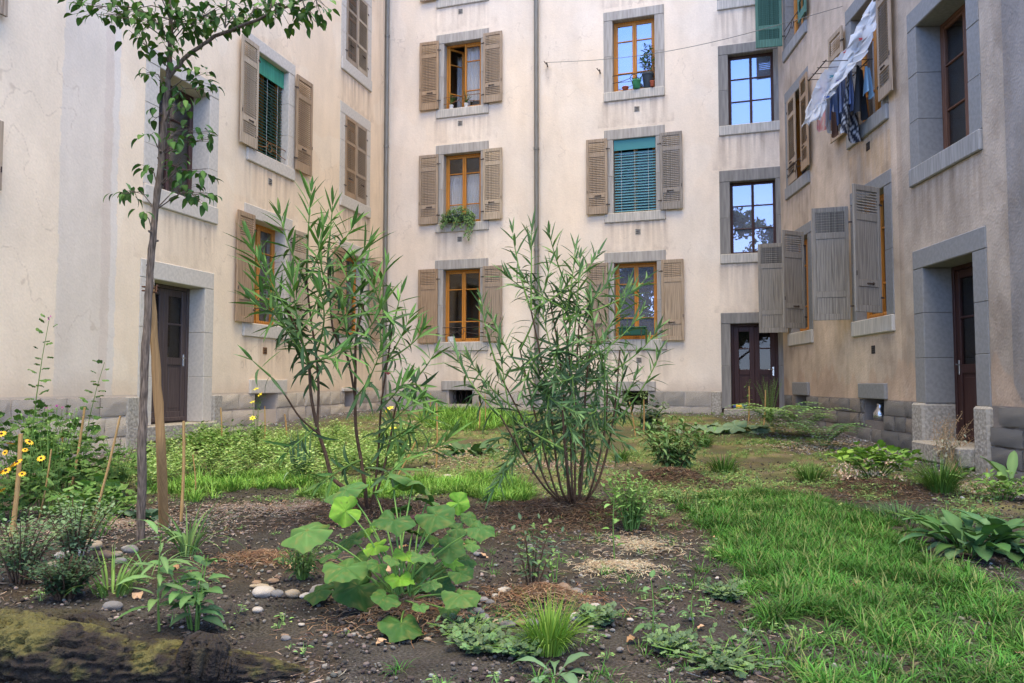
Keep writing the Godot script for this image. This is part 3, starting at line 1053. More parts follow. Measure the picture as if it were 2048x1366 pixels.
	for e in [8.33, 9.94]:
		bx(b, "jamb_base", Vector3(e, 0.52, 0.0), Vector3(0.23, 0.72, 0.1), M.concrete, 0.02)
	var br := MB.new()
	for e in [[4.41, 8.86], [5.72, 8.52]]:
		br.tube([Vector3(e[0], e[1], -0.02), Vector3(e[0] + 0.02, e[1] + 0.02, 0.16)], [0.018], 6)
		br.tube([Vector3(e[0] - 0.05, e[1] + 0.08, 0.13), Vector3(e[0] + 0.05, e[1] - 0.06, 0.17)], [0.012], 5)
	mi(b, "line_hook", br.mesh(), M.iron)

func right_house() -> void:
	var xa := Vector3(-0.05193, 0, 0.99865)
	var b := base("apartment_building", "brown weathered house front on the right with washing and open grey shutters", "building", Transform3D(Basis(xa, Vector3.UP, xa.cross(Vector3.UP)), Vector3(5.974, 0, -17.053)), "house fronts round the courtyard")
	fx0 = 0.0; fx1 = 13.0; fy1 = 12.0
	var st := [[0.46, 2.0, 8.0, 1.1, 0.5, 20.0], [0.46, 2.0, 5.0, 1.0, 0.5, 7.36], [3.97, 5.57, 5.04, 1.1, 0.6, 7.5], [0.46, 2.0, 1.84, 0.9, 0.3, 4.25], [4.0, 5.6, 1.83, 0.9, 0.3, 4.3], [6.24, 8.06, 3.81, 0.9, 0.9, 6.33], [6.22, 8.07, 0.0, 0.1, 0.4, 2.93]]
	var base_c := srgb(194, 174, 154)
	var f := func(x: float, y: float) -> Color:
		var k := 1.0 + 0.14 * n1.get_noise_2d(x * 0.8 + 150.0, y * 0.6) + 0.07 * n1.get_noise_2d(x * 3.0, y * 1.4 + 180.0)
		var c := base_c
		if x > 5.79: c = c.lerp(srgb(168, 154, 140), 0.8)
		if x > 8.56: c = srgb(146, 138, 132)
		if x > 5.79 and x < 5.95: c = c.lerp(srgb(176, 156, 138), 0.7)
		# orange rust wash under the washing
		if x > 4.0 and x < 5.6 and y < 4.9 and y > 3.6: c = c.lerp(srgb(196, 158, 116), 0.5 * clampf(0.5 + n1.get_noise_2d(x * 5, y * 0.5), 0, 1) * smoothstep(3.6, 4.4, y))
		# pale worn plaster above the plinth
		var worn := n1.get_noise_2d(x * 1.1 + 4.0, 8.0) * 0.5 + 1.25
		if y < worn: c = c.lerp(srgb(190, 164, 142), 0.8 * smoothstep(0.0, 0.08, worn - y))
		var s := stains(x, y, st)
		s += 0.4 * clampf(n1.get_noise_2d(x * 2.2 + 19.0, y * 0.5) * 2.0 - 0.3, 0, 1) + 0.45 * clampf(n1.get_noise_2d(x * 1.4 + 70.0, y * 1.5) * 2.2 - 0.4, 0, 1)
		c = c.lerp(srgb(136, 118, 102), clampf(s * 0.6, 0, 0.75))
		var lt := clampf(n1.get_noise_2d(x * 2.6 + 90.0, y * 1.6) * 2.4 - 0.75, 0, 1)
		c = c.lerp(srgb(196, 178, 162), lt * 0.6)
		if y < 0.81: c = c.lerp(srgb(122, 116, 112), 0.9)
		return Color(c.r * k, c.g * k, c.b * k)
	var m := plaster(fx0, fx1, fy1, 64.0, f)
	m.heightmap_scale = 1.1
	var C0 := [[0.68, 1.78, 8.3, 10.1], [0.46, 2.0, 8.04, 10.35]]
	var C1 := [[0.68, 1.78, 5.27, 7.12], [0.46, 2.0, 5.01, 7.36]]
	var C2 := [[4.2, 5.33, 5.3, 7.22], [3.97, 5.57, 5.05, 7.48]]
	var G1 := [[0.68, 1.78, 2.12, 4.03], [0.46, 2.0, 1.85, 4.26]]
	var G2 := [[4.17, 5.34, 2.10, 4.07], [4.0, 5.6, 1.84, 4.29]]
	var DW := [[6.50, 7.79, 4.08, 6.04], [6.24, 8.06, 3.82, 6.32]]
	var DO := [6.51, 7.77, 0.3, 2.65]; var DOs := [6.22, 8.07, 0.3, 2.92]
	var c1 := [0.87, 1.56, 0.48, 0.82]; var c2 := [4.41, 5.15, 0.47, 0.82]
	var l1 := [0.73, 1.72, 0.82, 1.09]; var l2 := [4.25, 5.28, 0.82, 1.07]
	wall(b, 0.0, 8.56, 13.5, [C0[1], C1[1], C2[1], G1[1], G2[1], DW[1], [DOs[0], DOs[1], 0.1, DOs[3]], c1, c2, l1, l2], m)
	wall(b, 8.56, 13.0, 13.5, [], m, "wall", 0.03)
	shell(b, 0.0, 13.0, 13.5)
	for e in [C0, C1, C2, G1, G2, DW]:
		var p := sub(b, "window")
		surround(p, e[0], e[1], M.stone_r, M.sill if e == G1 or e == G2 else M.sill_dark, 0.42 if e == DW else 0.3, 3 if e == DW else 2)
		room(p, e[0][0], e[0][1], e[0][2], e[0][3])
		if e == DW:
			casement(p, e[0], -0.36, M.window_brown, M.glass, [0.36, 0.70], {"frame": 0.055, "sash": 0.045})
		else:
			casement(p, e[0], -0.2, M.orange, M.glass, [0.27, 0.74], {"turn": [1.62, 1.62]} if e == C1 else {})
		if e == C2:
			curtain(p, 4.25, 5.3, 5.4, 7.1, -0.34, 6.0)
		if e == C0 or e == C1:
			guard(p, e[0][0], e[0][1], e[0][2] + 0.16, 0.05, M.iron)
	var dm := sub(b, "doorway")
	surround(dm, [DO[0], DO[1], 0.8, DO[3]], [DOs[0], DOs[1], 0.8, DOs[3]], M.stone_r, M.stone_r, 0.48, 3, false)
	for s in [[DOs[0] - 0.05, DO[0] + 0.005], [DO[1] - 0.005, DOs[1] + 0.02]]:
		bx(dm, "jamb_base", Vector3((s[0] + s[1]) / 2, 0.38, -0.225), Vector3(s[1] - s[0], 0.84, 0.58), M.concrete, 0.03)
	room(dm, DO[0], DO[1], DO[2], DO[3])
	door(dm, DO, -0.42, M.maroon, 0.42, -1.0)
	bx(dm, "doorstep", Vector3(7.14, 0.18, -0.12), Vector3(1.24, 0.24, 0.7), M.concrete, 0.02)
	# shutters: green pair above, a half shut pair, a pair behind the washing, two wide open pairs below
	shutter(b, Vector3(0.66, 8.35, 0.09), 1.0, 0.55, 1.8, -1.75, "louvre", M.green_wood, "green shutter leaf standing out from the wall")
	shutter(b, Vector3(1.72, 8.35, 0.075), 1.0, 0.5, 1.8, -0.04, "louvre", M.green_wood)
	shutter(b, Vector3(0.69, 5.28, 0.02), 1.0, 0.54, 1.83, -0.02, "louvre", M.shutter[2])
	shutter(b, Vector3(1.72, 5.3, 0.075), 1.0, 0.5, 1.85, -0.05, "louvre", M.shutter[1])
	shutter(b, Vector3(4.0, 5.34, 0.075), -1.0, 0.58, 1.9, 0.04, "louvre", M.shutter[2])
	shutter(b, Vector3(5.42, 5.36, 0.075), 1.0, 0.5, 1.9, -0.04, "louvre", M.shutter[1])
	for e in [[0.66, 1.80, 2.14], [4.13, 5.36, 2.13]]:
		shutter(b, Vector3(e[0], e[2], 0.09), 1.0, 0.58, 1.92, -1.85, "panel", M.grey_wood, "weathered grey shutter leaf swung out square to the wall")
		shutter(b, Vector3(e[1], e[2], 0.09), -1.0, 0.58, 1.92, 2.1, "panel", M.grey_wood)
	cellar(b, c1, l1, M.stone_r, false)
	cellar(b, c2, l2, M.stone_r, false)
	vent(b, 4.8, 1.6, M.dark)
	vent(b, 4.79, 4.87, M.dark)
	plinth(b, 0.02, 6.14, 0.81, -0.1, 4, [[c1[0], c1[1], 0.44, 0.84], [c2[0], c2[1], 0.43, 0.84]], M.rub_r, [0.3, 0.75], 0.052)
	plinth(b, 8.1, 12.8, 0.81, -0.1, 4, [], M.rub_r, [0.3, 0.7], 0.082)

# points given along a house front: along, up, out
func lp(x: float, y: float, z: float) -> Vector3:
	return Vector3(-3.317, 0, -20.081) + Vector3(0.26516, 0, -0.9642) * x + Vector3(0, y, 0) + Vector3(0.9642, 0, 0.26516) * z
func bp(x: float, y: float, z: float) -> Vector3:
	return Vector3(-3.317, 0, -20.081) + Vector3(0.95075, 0, 0.30995) * x + Vector3(0, y, 0) + Vector3(-0.30995, 0, 0.95075) * z
func rp(x: float, y: float, z: float) -> Vector3:
	return Vector3(5.974, 0, -17.053) + Vector3(-0.05193, 0, 0.99865) * x + Vector3(0, y, 0) + Vector3(-0.99865, 0, -0.05193) * z

# ------------------------------------------------------------------ trees that stand behind the photographer (seen in the stair windows)
func rear_trees() -> void:
	var lf := MB.new()
	for k in 9:
		var d := sph()
		lf.add(leaf(0.24, 0.11, "ovate", 0.5, 0.2, vary(Color(0.05, 0.09, 0.025), 0.25), 3), Transform3D(aim(d, sph()), sph(0.16)))
	var m := lf.mesh()
	for t in [[-3.6, 5.5, 10.5, 2.9, "tall dark garden tree behind the viewer, seen mirrored in the stair windows"], [-9.8, 6.5, 9.0, 2.6, "lower round garden tree behind the viewer, seen mirrored in the ground floor panes"], [-13.5, 8.5, 11.0, 3.2, "tallest wide garden tree far behind the viewer to the left"], [-6.6, 9.5, 9.5, 2.5, "slim garden tree behind the viewer between the taller ones"]]:
		var b := base("garden_tree", t[4], "tree", at(t[0], 0, t[1]), "trees behind the viewer")
		var mb := MB.new()
		mb.tube([Vector3.ZERO, Vector3(0.1, 2, 0.05), Vector3(-0.05, t[2] * 0.7, 0)], [0.2, 0.15, 0.06], 9)
		for k in 8:
			var a := k * 2.4
			var y: float = lerpf(2.2, t[2] * 0.65, k / 8.0)
			mb.tube([Vector3(0.05, y, 0), Vector3(cos(a) * 1.0, y + 0.7, sin(a) * 1.0), Vector3(cos(a) * 2.0, y + 1.6, sin(a) * 2.0)], [0.07, 0.05, 0.02], 6)
		mi(b, "trunk", mb.mesh(), M.bark)
		var xs := []
		for k in 38:
			var c := sph()
			var cc := Vector3(c.x * t[3], t[2] * 0.66 + c.y * t[2] * 0.3, c.z * t[3]) * Vector3(1, 1, 1) * 1.0
			for q in 55:
				var p := cc + sph(rr(0.1, 0.85))
				xs.append(Transform3D(Basis.from_euler(sph(3.0)).scaled(Vector3.ONE * rr(0.8, 1.4)), p))
		multi("crown", m, M.leaf, xs, b)

# ------------------------------------------------------------------ washing at the right-hand house
func cloth(called: String, label: String, cat: String, pts: Array, c: Color, thick := 0.0, pattern := "") -> void:
	# pts: rows (top to bottom) of points across
	var mb := MB.new()
	var rows := []
	var cols := []
	for r in pts:
		rows.append(PackedVector3Array(r))
	for j in rows.size():
		var cr := PackedColorArray()
		for i in rows[0].size():
			var k := c
			if pattern == "zebra" and (j + int(i / 2.0 + 0.7 * sin(j * 0.9))) % 3 == 0: k = Color(0.5, 0.52, 0.56)
			if pattern == "stripe" and i % 4 < 2: k = Color(0.30, 0.36, 0.55)
			if pattern == "floral" and rng.randf() < 0.4: k = Color(0.62, 0.55, 0.56)
			cr.append(k)
		cols.append(cr)
	mb.grid(rows, cols)
	tag(mi(self, called, mb.mesh(), M.cloth), label, cat, "washing hung out of the right-hand window")

func hung(x: float, za: float, zb: float, y: float, ln: float, flare := 1.0, turn := 0.0, nx := 18, ny := 14) -> Array:
	var z0 := 0.04 + 0.66 * za
	var z1 := 0.04 + 0.66 * zb
	# a garment folded over a rod: rows of points
	var pts := []
	for j in ny + 1:
		var t := float(j) / ny
		var r := []
		for i in nx + 1:
			var s := float(i) / nx
			var zc := (z0 + z1) / 2
			var zz := zc + (s - 0.5) * (z1 - z0) * 2.3 * lerpf(0.75, flare, t)
			r.append(rp(x + turn * (s - 0.5) + 0.05 * sin(s * 11 + x * 9) * (0.3 + t), y - ln * 1.2 * t - 0.04 * t * sin(s * 7 + x * 5), zz))
		pts.append(r)
	return pts

func washing() -> void:
	M.cloth = vmat(0.9, Color(0.35, 0.35, 0.35))
	var rack := base("drying_rack", "dark metal drying rods held out from the window above the open shutters", "drying rack")
	for k in 4:
		var mb := MB.new()
		mb.tube([rp(4.35 + 0.25 * k, 6.17, 0.02), rp(4.35 + 0.25 * k, 6.15, 0.8)], [0.006], 6)
		mi(rack, "rod", mb.mesh(), M.iron)
	var fr := MB.new()
	fr.tube([rp(4.3, 6.15, 0.76), rp(5.15, 6.15, 0.76)], [0.01], 6)
	fr.tube([rp(4.3, 6.15, 0.1), rp(5.15, 6.15, 0.1)], [0.01], 6)
	mi(rack, "rack_frame", fr.mesh(), M.iron)
	var pts := []
	var ea := [ray(1758, 4, 11.7), ray(1740, 70, 11.75), ray(1716, 116, 11.85), ray(1682, 166, 11.95), ray(1642, 220, 12.05)]
	var eb := [ray(1744, 10, 11.9), ray(1700, 74, 12.1), ray(1660, 138, 12.3), ray(1628, 188, 12.45), ray(1601, 252, 12.55)]
	for j in 33:
		var t := j / 32.0 * 4.0
		var q := mini(int(t), 3)
		var a0: Vector3 = ea[q].lerp(ea[q + 1], t - q)
		var b0: Vector3 = eb[q].lerp(eb[q + 1], t - q)
		var r := []
		for i in 17:
			var s := i / 16.0
			var p := a0.lerp(b0, s)
			var cr := n1.get_noise_2d(s * 3.0, t * 1.6)
			p += Vector3(0.05 * sin(s * 14.0 + t * 1.3) + 0.05 * cr, 0.04 * sin(s * 9.0 + t * 2.0) - 0.10 * sin(PI * s) * minf(t, 2.0) * 0.5 + 0.09 * n1.get_noise_2d(s * 4.0 + 9.0, t * 2.0), 0.09 * sin(s * 11.0 + t * 1.1) + 0.15 * n1.get_noise_2d(s * 5.0, t * 2.2 + 20.0))
			r.append(p)
		pts.append(r)
	M.sheet = vmat(0.4, Color(0.8, 0.8, 0.8))
	M.sheet.transparency = BaseMaterial3D.TRANSPARENCY_ALPHA
	M.sheet.albedo_color = Color(1, 1, 1, 0.84)
	var mb2 := MB.new()
	var rows := []
	var cl := []
	for r in pts:
		rows.append(PackedVector3Array(r))
		cl.append(Color(0.72, 0.74, 0.78))
	mb2.grid(rows, cl)
	tag(mi(self, "plastic_sheet", mb2.mesh(), M.sheet), "long white translucent sheet slanting from the window top over the washing", "sheet")
	cloth("pink_blouse", "pink and white flowered blouse hanging at the far outer end of the rack", "blouse", hung(4.4, 0.68, 0.84, 6.12, 0.7, 1.3, 0.1), Color(0.68, 0.33, 0.37), 0, "floral")
	cloth("lace_top", "white lace edged top hanging beside the pink blouse", "top", hung(4.55, 0.54, 0.74, 6.14, 0.78, 1.2, 0.2), Color(0.80, 0.78, 0.80))
	cloth("denim_shirt", "mid blue denim shirt hanging next to the white lace top", "shirt", hung(4.6, 0.52, 0.68, 6.14, 0.7, 1.1, 0.1), Color(0.11, 0.17, 0.34))
	cloth("striped_shirt", "pale blue striped shirt folded over the middle rod", "shirt", hung(4.7, 0.40, 0.52, 6.14, 0.62, 1.0, 0.1), Color(0.16, 0.22, 0.45), 0, "stripe")
	cloth("striped_towel", "narrow blue and white striped towel beside the zebra dress", "towel", hung(4.85, 0.32, 0.41, 6.14, 0.55, 1.1, 0.1), Color(0.2, 0.27, 0.5), 0, "stripe")
	cloth("zebra_dress", "dark dress with white zebra stripes hanging lowest from the rack", "dress", hung(4.75, 0.18, 0.40, 6.1, 0.92, 1.7, 0.5, 24, 26), Color(0.02, 0.024, 0.04), 0, "zebra")
	cloth("black_trousers", "black trousers hanging close to the wall behind the zebra dress", "trousers", hung(4.95, 0.10, 0.28, 6.1, 0.66, 1.2, 0.3), Color(0.02, 0.025, 0.035))
	cloth("blue_cloth", "small pale blue cloth nearest the window on the rack", "cloth", hung(5.1, 0.06, 0.16, 6.05, 0.38, 1.2, 0.1), Color(0.24, 0.40, 0.56))
	cloth("brown_scarf", "brown scarf end showing under the white sheet", "scarf", hung(4.62, 0.58, 0.7, 5.5, 0.32, 1.1, 0.1), Color(0.17, 0.09, 0.06))
	var pegs := [[0.30, 0.55, srgb(190, 40, 40), "red"], [0.36, 0.9, srgb(200, 52, 48), "red"], [0.52, 0.3, srgb(40, 150, 150), "teal"], [0.58, 0.7, srgb(30, 120, 140), "teal"], [0.7, 0.3, srgb(120, 90, 170), "violet"], [0.84, 0.4, srgb(60, 100, 180), "blue"]]
	for k in pegs.size():
		var g = pegs[k]
		var c: Vector3 = pts[int(g[0] * 32)][int(g[1] * 16)]
		var pg := MB.new()
		pg.box(c + Vector3(-0.02, 0.012, 0.01), Vector3(0.085, 0.014, 0.012), 0.003, Basis(Vector3.BACK, 0.3))
		pg.box(c + Vector3(-0.02, 0.03, 0.01), Vector3(0.085, 0.012, 0.012), 0.003, Basis(Vector3.BACK, 0.12))
		var pm := mat(0, 0, 0, 0.5)
		pm.albedo_color = g[2]
		tag(mi(self, "clothes_peg", pg.mesh(), pm), "%s clothes peg on the white sheet, %s one from its top" % [g[3], ["first", "second", "third", "fourth", "fifth", "lowest"][k]], "clothes peg", "pegs on the sheet")
	var ln := []
	var a := bp(4.42, 8.9, 0.15)
	var e := rp(4.25, 7.45, 0.15)
	for i in 17:
		var t := i / 16.0
		ln.append(a.lerp(e, t) - Vector3(0, 0.25 * sin(PI * t), 0))
	var wl := MB.new()
	wl.tube(ln, [0.006], 5)
	tag(mi(self, "clothes_line", wl.mesh(), M.metal), "thin washing line strung from the back wall hook to the right-hand house", "clothes line")

# ------------------------------------------------------------------ things on sills and steps
func pot(called: String, label: String, p: Vector3, r: float, h: float, c: Material, square := false) -> Node3D:
	var b := base(called, label, "flower pot", Transform3D(Basis.IDENTITY, p), "pots on the window sills")
	var mb := MB.new()
	var sd := 4 if square else 14
	var rows := []
	for q in [[0.0, 0.0], [r * 0.74, 0.0], [r, h * 0.86], [r * 1.08, h * 0.86], [r * 1.08, h], [r * 0.92, h], [r * 0.9, h * 0.85], [0.0, h * 0.84]]:
		var ring := PackedVector3Array()
		for i in sd:
			var a := TAU * (i + 0.5) / sd
			ring.append(Vector3(cos(a) * q[0], q[1], sin(a) * q[0]))
		rows.append(ring)
	mb.grid(rows, [Color.WHITE, Color.WHITE, Color.WHITE, Color.WHITE, Color.WHITE, Color.WHITE, Color.WHITE, Color.WHITE], true, true)
	mi(b, "pot", mb.mesh(), c)
	return b

func sill_things() -> void:
	var green := mat(70, 140, 96, 0.6)
	var terra := mat(166, 88, 64, 0.85)
	var dark := mat(58, 66, 74, 0.6)
	var fam := family(5, [0.09, 0.13], [0.03, 0.045], "ovate", [0.4, 1.0], 0.2, [Color(0.06, 0.13, 0.03), Color(0.09, 0.17, 0.04)])
	var long := family(4, [0.25, 0.4], [0.03, 0.05], "lance", [0.3, 0.9], 0.3, [Color(0.05, 0.12, 0.03)])
	# second floor, left column: two white pots with orchids
	for e in [[1.83, 8.08, "left"], [2.24, 8.08, "right"]]:
		var b := pot("orchid_pot", "white pot with a strappy orchid behind the rail, %s" % ("under the open casement" if e[2] == "left" else "nearer the middle of the window"), bp(e[0], e[1] + 0.005, -0.06), 0.055, 0.11, M.white)
		var ls := []
		for k in 7:
			var a := k * 0.9
			ls.append([long[k % 4], Transform3D(aim(Vector3(cos(a) * 0.5, 1.3, sin(a) * 0.3), Vector3(-cos(a), 0.3, -sin(a))).scaled_local(Vector3(1, 0.8, 1)), Vector3(0, 0.09, 0))])
		leaves(b, ls, 300)
		var st := MB.new()
		st.tube([Vector3(0, 0.1, 0), Vector3(0.03, 0.35, 0), Vector3(-0.08, 0.45, 0.02)], [0.005], 5)
		mi(b, "stem", st.mesh(), M.green_stem)
	# trailing plant on the first floor
	var tp := base("trailing_plant", "bushy pale green trailing plant spilling over the first floor sill", "plant", Transform3D(Basis(Vector3(0.95075, 0, 0.30995), Vector3.UP, Vector3(-0.30995, 0, 0.95075)), bp(2.1, 5.14, 0.05)))
	var box := MB.new()
	box.box(Vector3(0, 0.08, 0), Vector3(0.7, 0.16, 0.15), 0.01)
	mi(tp, "planter_box", box.mesh(), dark)
	var fm := MB.new()
	var small := []
	for k in 6:
		small.append(leaf(0.05, 0.035, "ovate", 0.5, 0.2, vary(Color(0.12, 0.20, 0.07), 0.2), 3))
	for k in 1500:
		var p := Vector3(rr(-0.42, 0.42), 0, rr(-0.1, 0.18))
		var top := 0.36 * sqrt(maxf(0, 1 - pow(p.x / 0.46, 2))) + 0.05 * n1.get_noise_2d(p.x * 6, p.z * 6)
		p.y = rr(0.02, 1.0) * top
		if rng.randf() < 0.3: p.y = rr(-0.1, 0.1); p.x = rr(-0.5, 0.42)
		fm.add(small[k % 6], Transform3D(aim(sph() + Vector3(0, -0.2, 0.3), Vector3(0, 1, 0.4)), p))
	for q in [[0.28, 0.55], [0.33, 0.42], [0.38, 0.62], [-0.35, 0.28], [-0.05, 0.34], [0.2, 0.3]]:
		for k in 40:
			var t := k / 40.0
			fm.add(small[k % 6], Transform3D(aim(Vector3(rr(-1, 1), -0.8, rr(-0.4, 1)), Vector3(0, 0.4, 1)), Vector3(q[0] + rr(-0.04, 0.04) + 0.06 * sin(t * 5), 0.1 - q[1] * t, 0.16 + rr(-0.03, 0.03))))
	mi(tp, "foliage", fm.mesh(), M.leaf).set_meta("kind", "stuff")
	# second floor, right column
	var b1 := pot("shrub_pot", "dark blue tub with a young bushy tree on the right column sill", bp(6.86, 8.03, -0.05), 0.13, 0.36, dark)
	var ls1 := []
	for k in 110:
		var y := rr(0.42, 1.05)
		var w: float = 0.24 * (1.15 - y)+ 0.05
		ls1.append([fam[k % 5], Transform3D(aim(Vector3(rr(-1, 1), rr(-0.2, 0.9), rr(-1, 1)), Vector3.UP), Vector3(rr(-w, w), y, rr(-w, w) * 0.6))])
	var tk := MB.new()
	tk.tube([Vector3(0, 0.3, 0), Vector3(0.01, 0.95, 0)], [0.012, 0.006], 6)
	mi(b1, "stem", tk.mesh(), M.stem)
	leaves(b1, ls1, 0)
	var b2 := pot("herb_pot", "square green pot on the right column sill below the clothes line", bp(6.6, 8.03, 0.02), 0.13, 0.2, green, true)
	var ls2 := []
	for k in 14:
		ls2.append([fam[k % 5], Transform3D(aim(Vector3(rr(-1, 1), 0.6, rr(-1, 1)), Vector3.UP), Vector3(rr(-0.08, 0.08), 0.2, rr(-0.08, 0.08)))])
	leaves(b2, ls2, 0)
	pot("clay_pot", "small terracotta pot at the right end of the second floor sill", bp(6.97, 8.03, 0.05), 0.05, 0.13, terra)
	pot("clay_bowl", "low terracotta bowl behind the second floor rail", bp(6.33, 8.03, 0.0), 0.08, 0.08, terra)
	# ground floor, right column: green window box
	var wb := base("window_box", "dark green window box hung on the ground floor sill behind the oleander", "window box", Transform3D(Basis(Vector3(0.95075, 0, 0.30995), Vector3.UP, Vector3(-0.30995, 0, 0.95075)), bp(6.46, 2.16, 0.06)))
	var wm := MB.new()
	wm.box(Vector3(0, 0.1, 0), Vector3(0.62, 0.18, 0.17), 0.02)
	wm.box(Vector3(0, 0.2, 0), Vector3(0.68, 0.035, 0.2), 0.012)
	mi(wb, "trough", wm.mesh(), mat(38, 82, 66, 0.5))
	for e in [-0.22, 0.22]:
		bx(wb, "bracket", Vector3(e, 0.1, 0.09), Vector3(0.03, 0.22, 0.012), M.iron)
	var bk := base("bucket", "white bucket inside the ground floor window of the left column", "bucket", Transform3D(Basis.IDENTITY, bp(1.85, 2.105, -0.06)))
	var bm := MB.new()
	bm.tube([Vector3.ZERO, Vector3(0, 0.13, 0)], [0.075, 0.1], 14)
	mi(bk, "pail", bm.mesh(), M.white)
	var hd := MB.new()
	hd.tube(arc(Vector3(-0.1, 0.12, 0), Vector3(0, 0.26, 0), Vector3(0.1, 0.12, 0)), [0.004], 5)
	mi(bk, "handle", hd.mesh(), M.iron)
	# cordless lamp on the step, jug in the cellar hole, bait box, slab
	var to := base("torch_lamp", "yellow and blue torch lying on the doorstep of the brown back door", "torch", Transform3D(Basis(Vector3(0.95075, 0, 0.30995), Vector3.UP, Vector3(-0.30995, 0, 0.95075)), bp(8.84, 0.545, 0.12)))
	for e in [[-0.14, -0.08, 0.048, srgb(40, 60, 120), "blue_end"], [-0.08, 0.05, 0.042, srgb(216, 176, 40), "yellow_barrel"], [0.05, 0.15, 0.05, srgb(36, 52, 112), "lamp_head"]]:
		var q := MB.new()
		q.tube([Vector3(e[0], 0, 0), Vector3(e[1], 0, 0)], [e[2]], 12)
		var qm := mat(0, 0, 0, 0.5)
		qm.albedo_color = e[3]
		mi(to, e[4], q.mesh(), qm)
	var jg := base("steel_jug", "shiny steel jug standing in the cellar opening of the right house", "jug", Transform3D(Basis.IDENTITY, rp(4.72, 0.46, -0.12)))
	var jr := []
	for q in [[0.0, 0.0], [0.08, 0.0], [0.115, 0.06], [0.11, 0.14], [0.07, 0.2], [0.05, 0.26], [0.06, 0.3], [0.0, 0.3]]:
		var ring := PackedVector3Array()
		for i in 18:
			ring.append(Vector3(cos(TAU * i / 18) * q[0], q[1], sin(TAU * i / 18) * q[0]))
		jr.append(ring)
	var jb := MB.new()
	jb.grid(jr, [Color.WHITE, Color.WHITE, Color.WHITE, Color.WHITE, Color.WHITE, Color.WHITE, Color.WHITE, Color.WHITE], true, true)
	mi(jg, "body", jb.mesh(), M.steel)
	var jh := MB.new()
	jh.tube(arc(Vector3(0.06, 0.27, 0), Vector3(0.17, 0.25, 0), Vector3(0.11, 0.1, 0)), [0.01], 6)
	mi(jg, "handle", jh.mesh(), M.steel)
	var pb := on(Vector2(-5.85, -11.875))
	var bt := base("bait_box", "flat black plastic box by the plinth left of the grey-brown door", "bait box", Transform3D(Basis(Vector3.UP, 0.2), pb))
	bx(bt, "tray", Vector3(0, 0.04, 0), Vector3(0.42, 0.08, 0.22), mat(34, 36, 42, 0.5), 0.015)
	bx(bt, "cover", Vector3(0.01, 0.09, 0), Vector3(0.38, 0.03, 0.2), mat(40, 42, 50, 0.45), 0.012)
	tag(bx(self, "roof_slate", on(Vector2(6.007, -12.351), 0.03), Vector3(0.42, 0.03, 0.18), mat(70, 70, 78, 0.7, "rough"), 0.008, Basis(Vector3.UP, 0.3) * Basis(Vector3.BACK, 0.08)), "broken dark slate lying on the gravel by the right plinth", "slate")

# ------------------------------------------------------------------ the young tree on its stake
func knotty(mb: MB, p: Array, rad: Array, sides: int) -> void:
	# a slightly uneven limb through given points
	var pts := []
	var rs := []
	for i in p.size() - 1:
		for k in 5:
			var t := k / 5.0
			pts.append(p[i].lerp(p[i + 1], t) + sph(0.004))
			rs.append(lerpf(rad[i], rad[i + 1], t) * rr(0.93, 1.1))
	pts.append(p[-1])
	rs.append(rad[-1])
	mb.tube(pts, rs, sides)

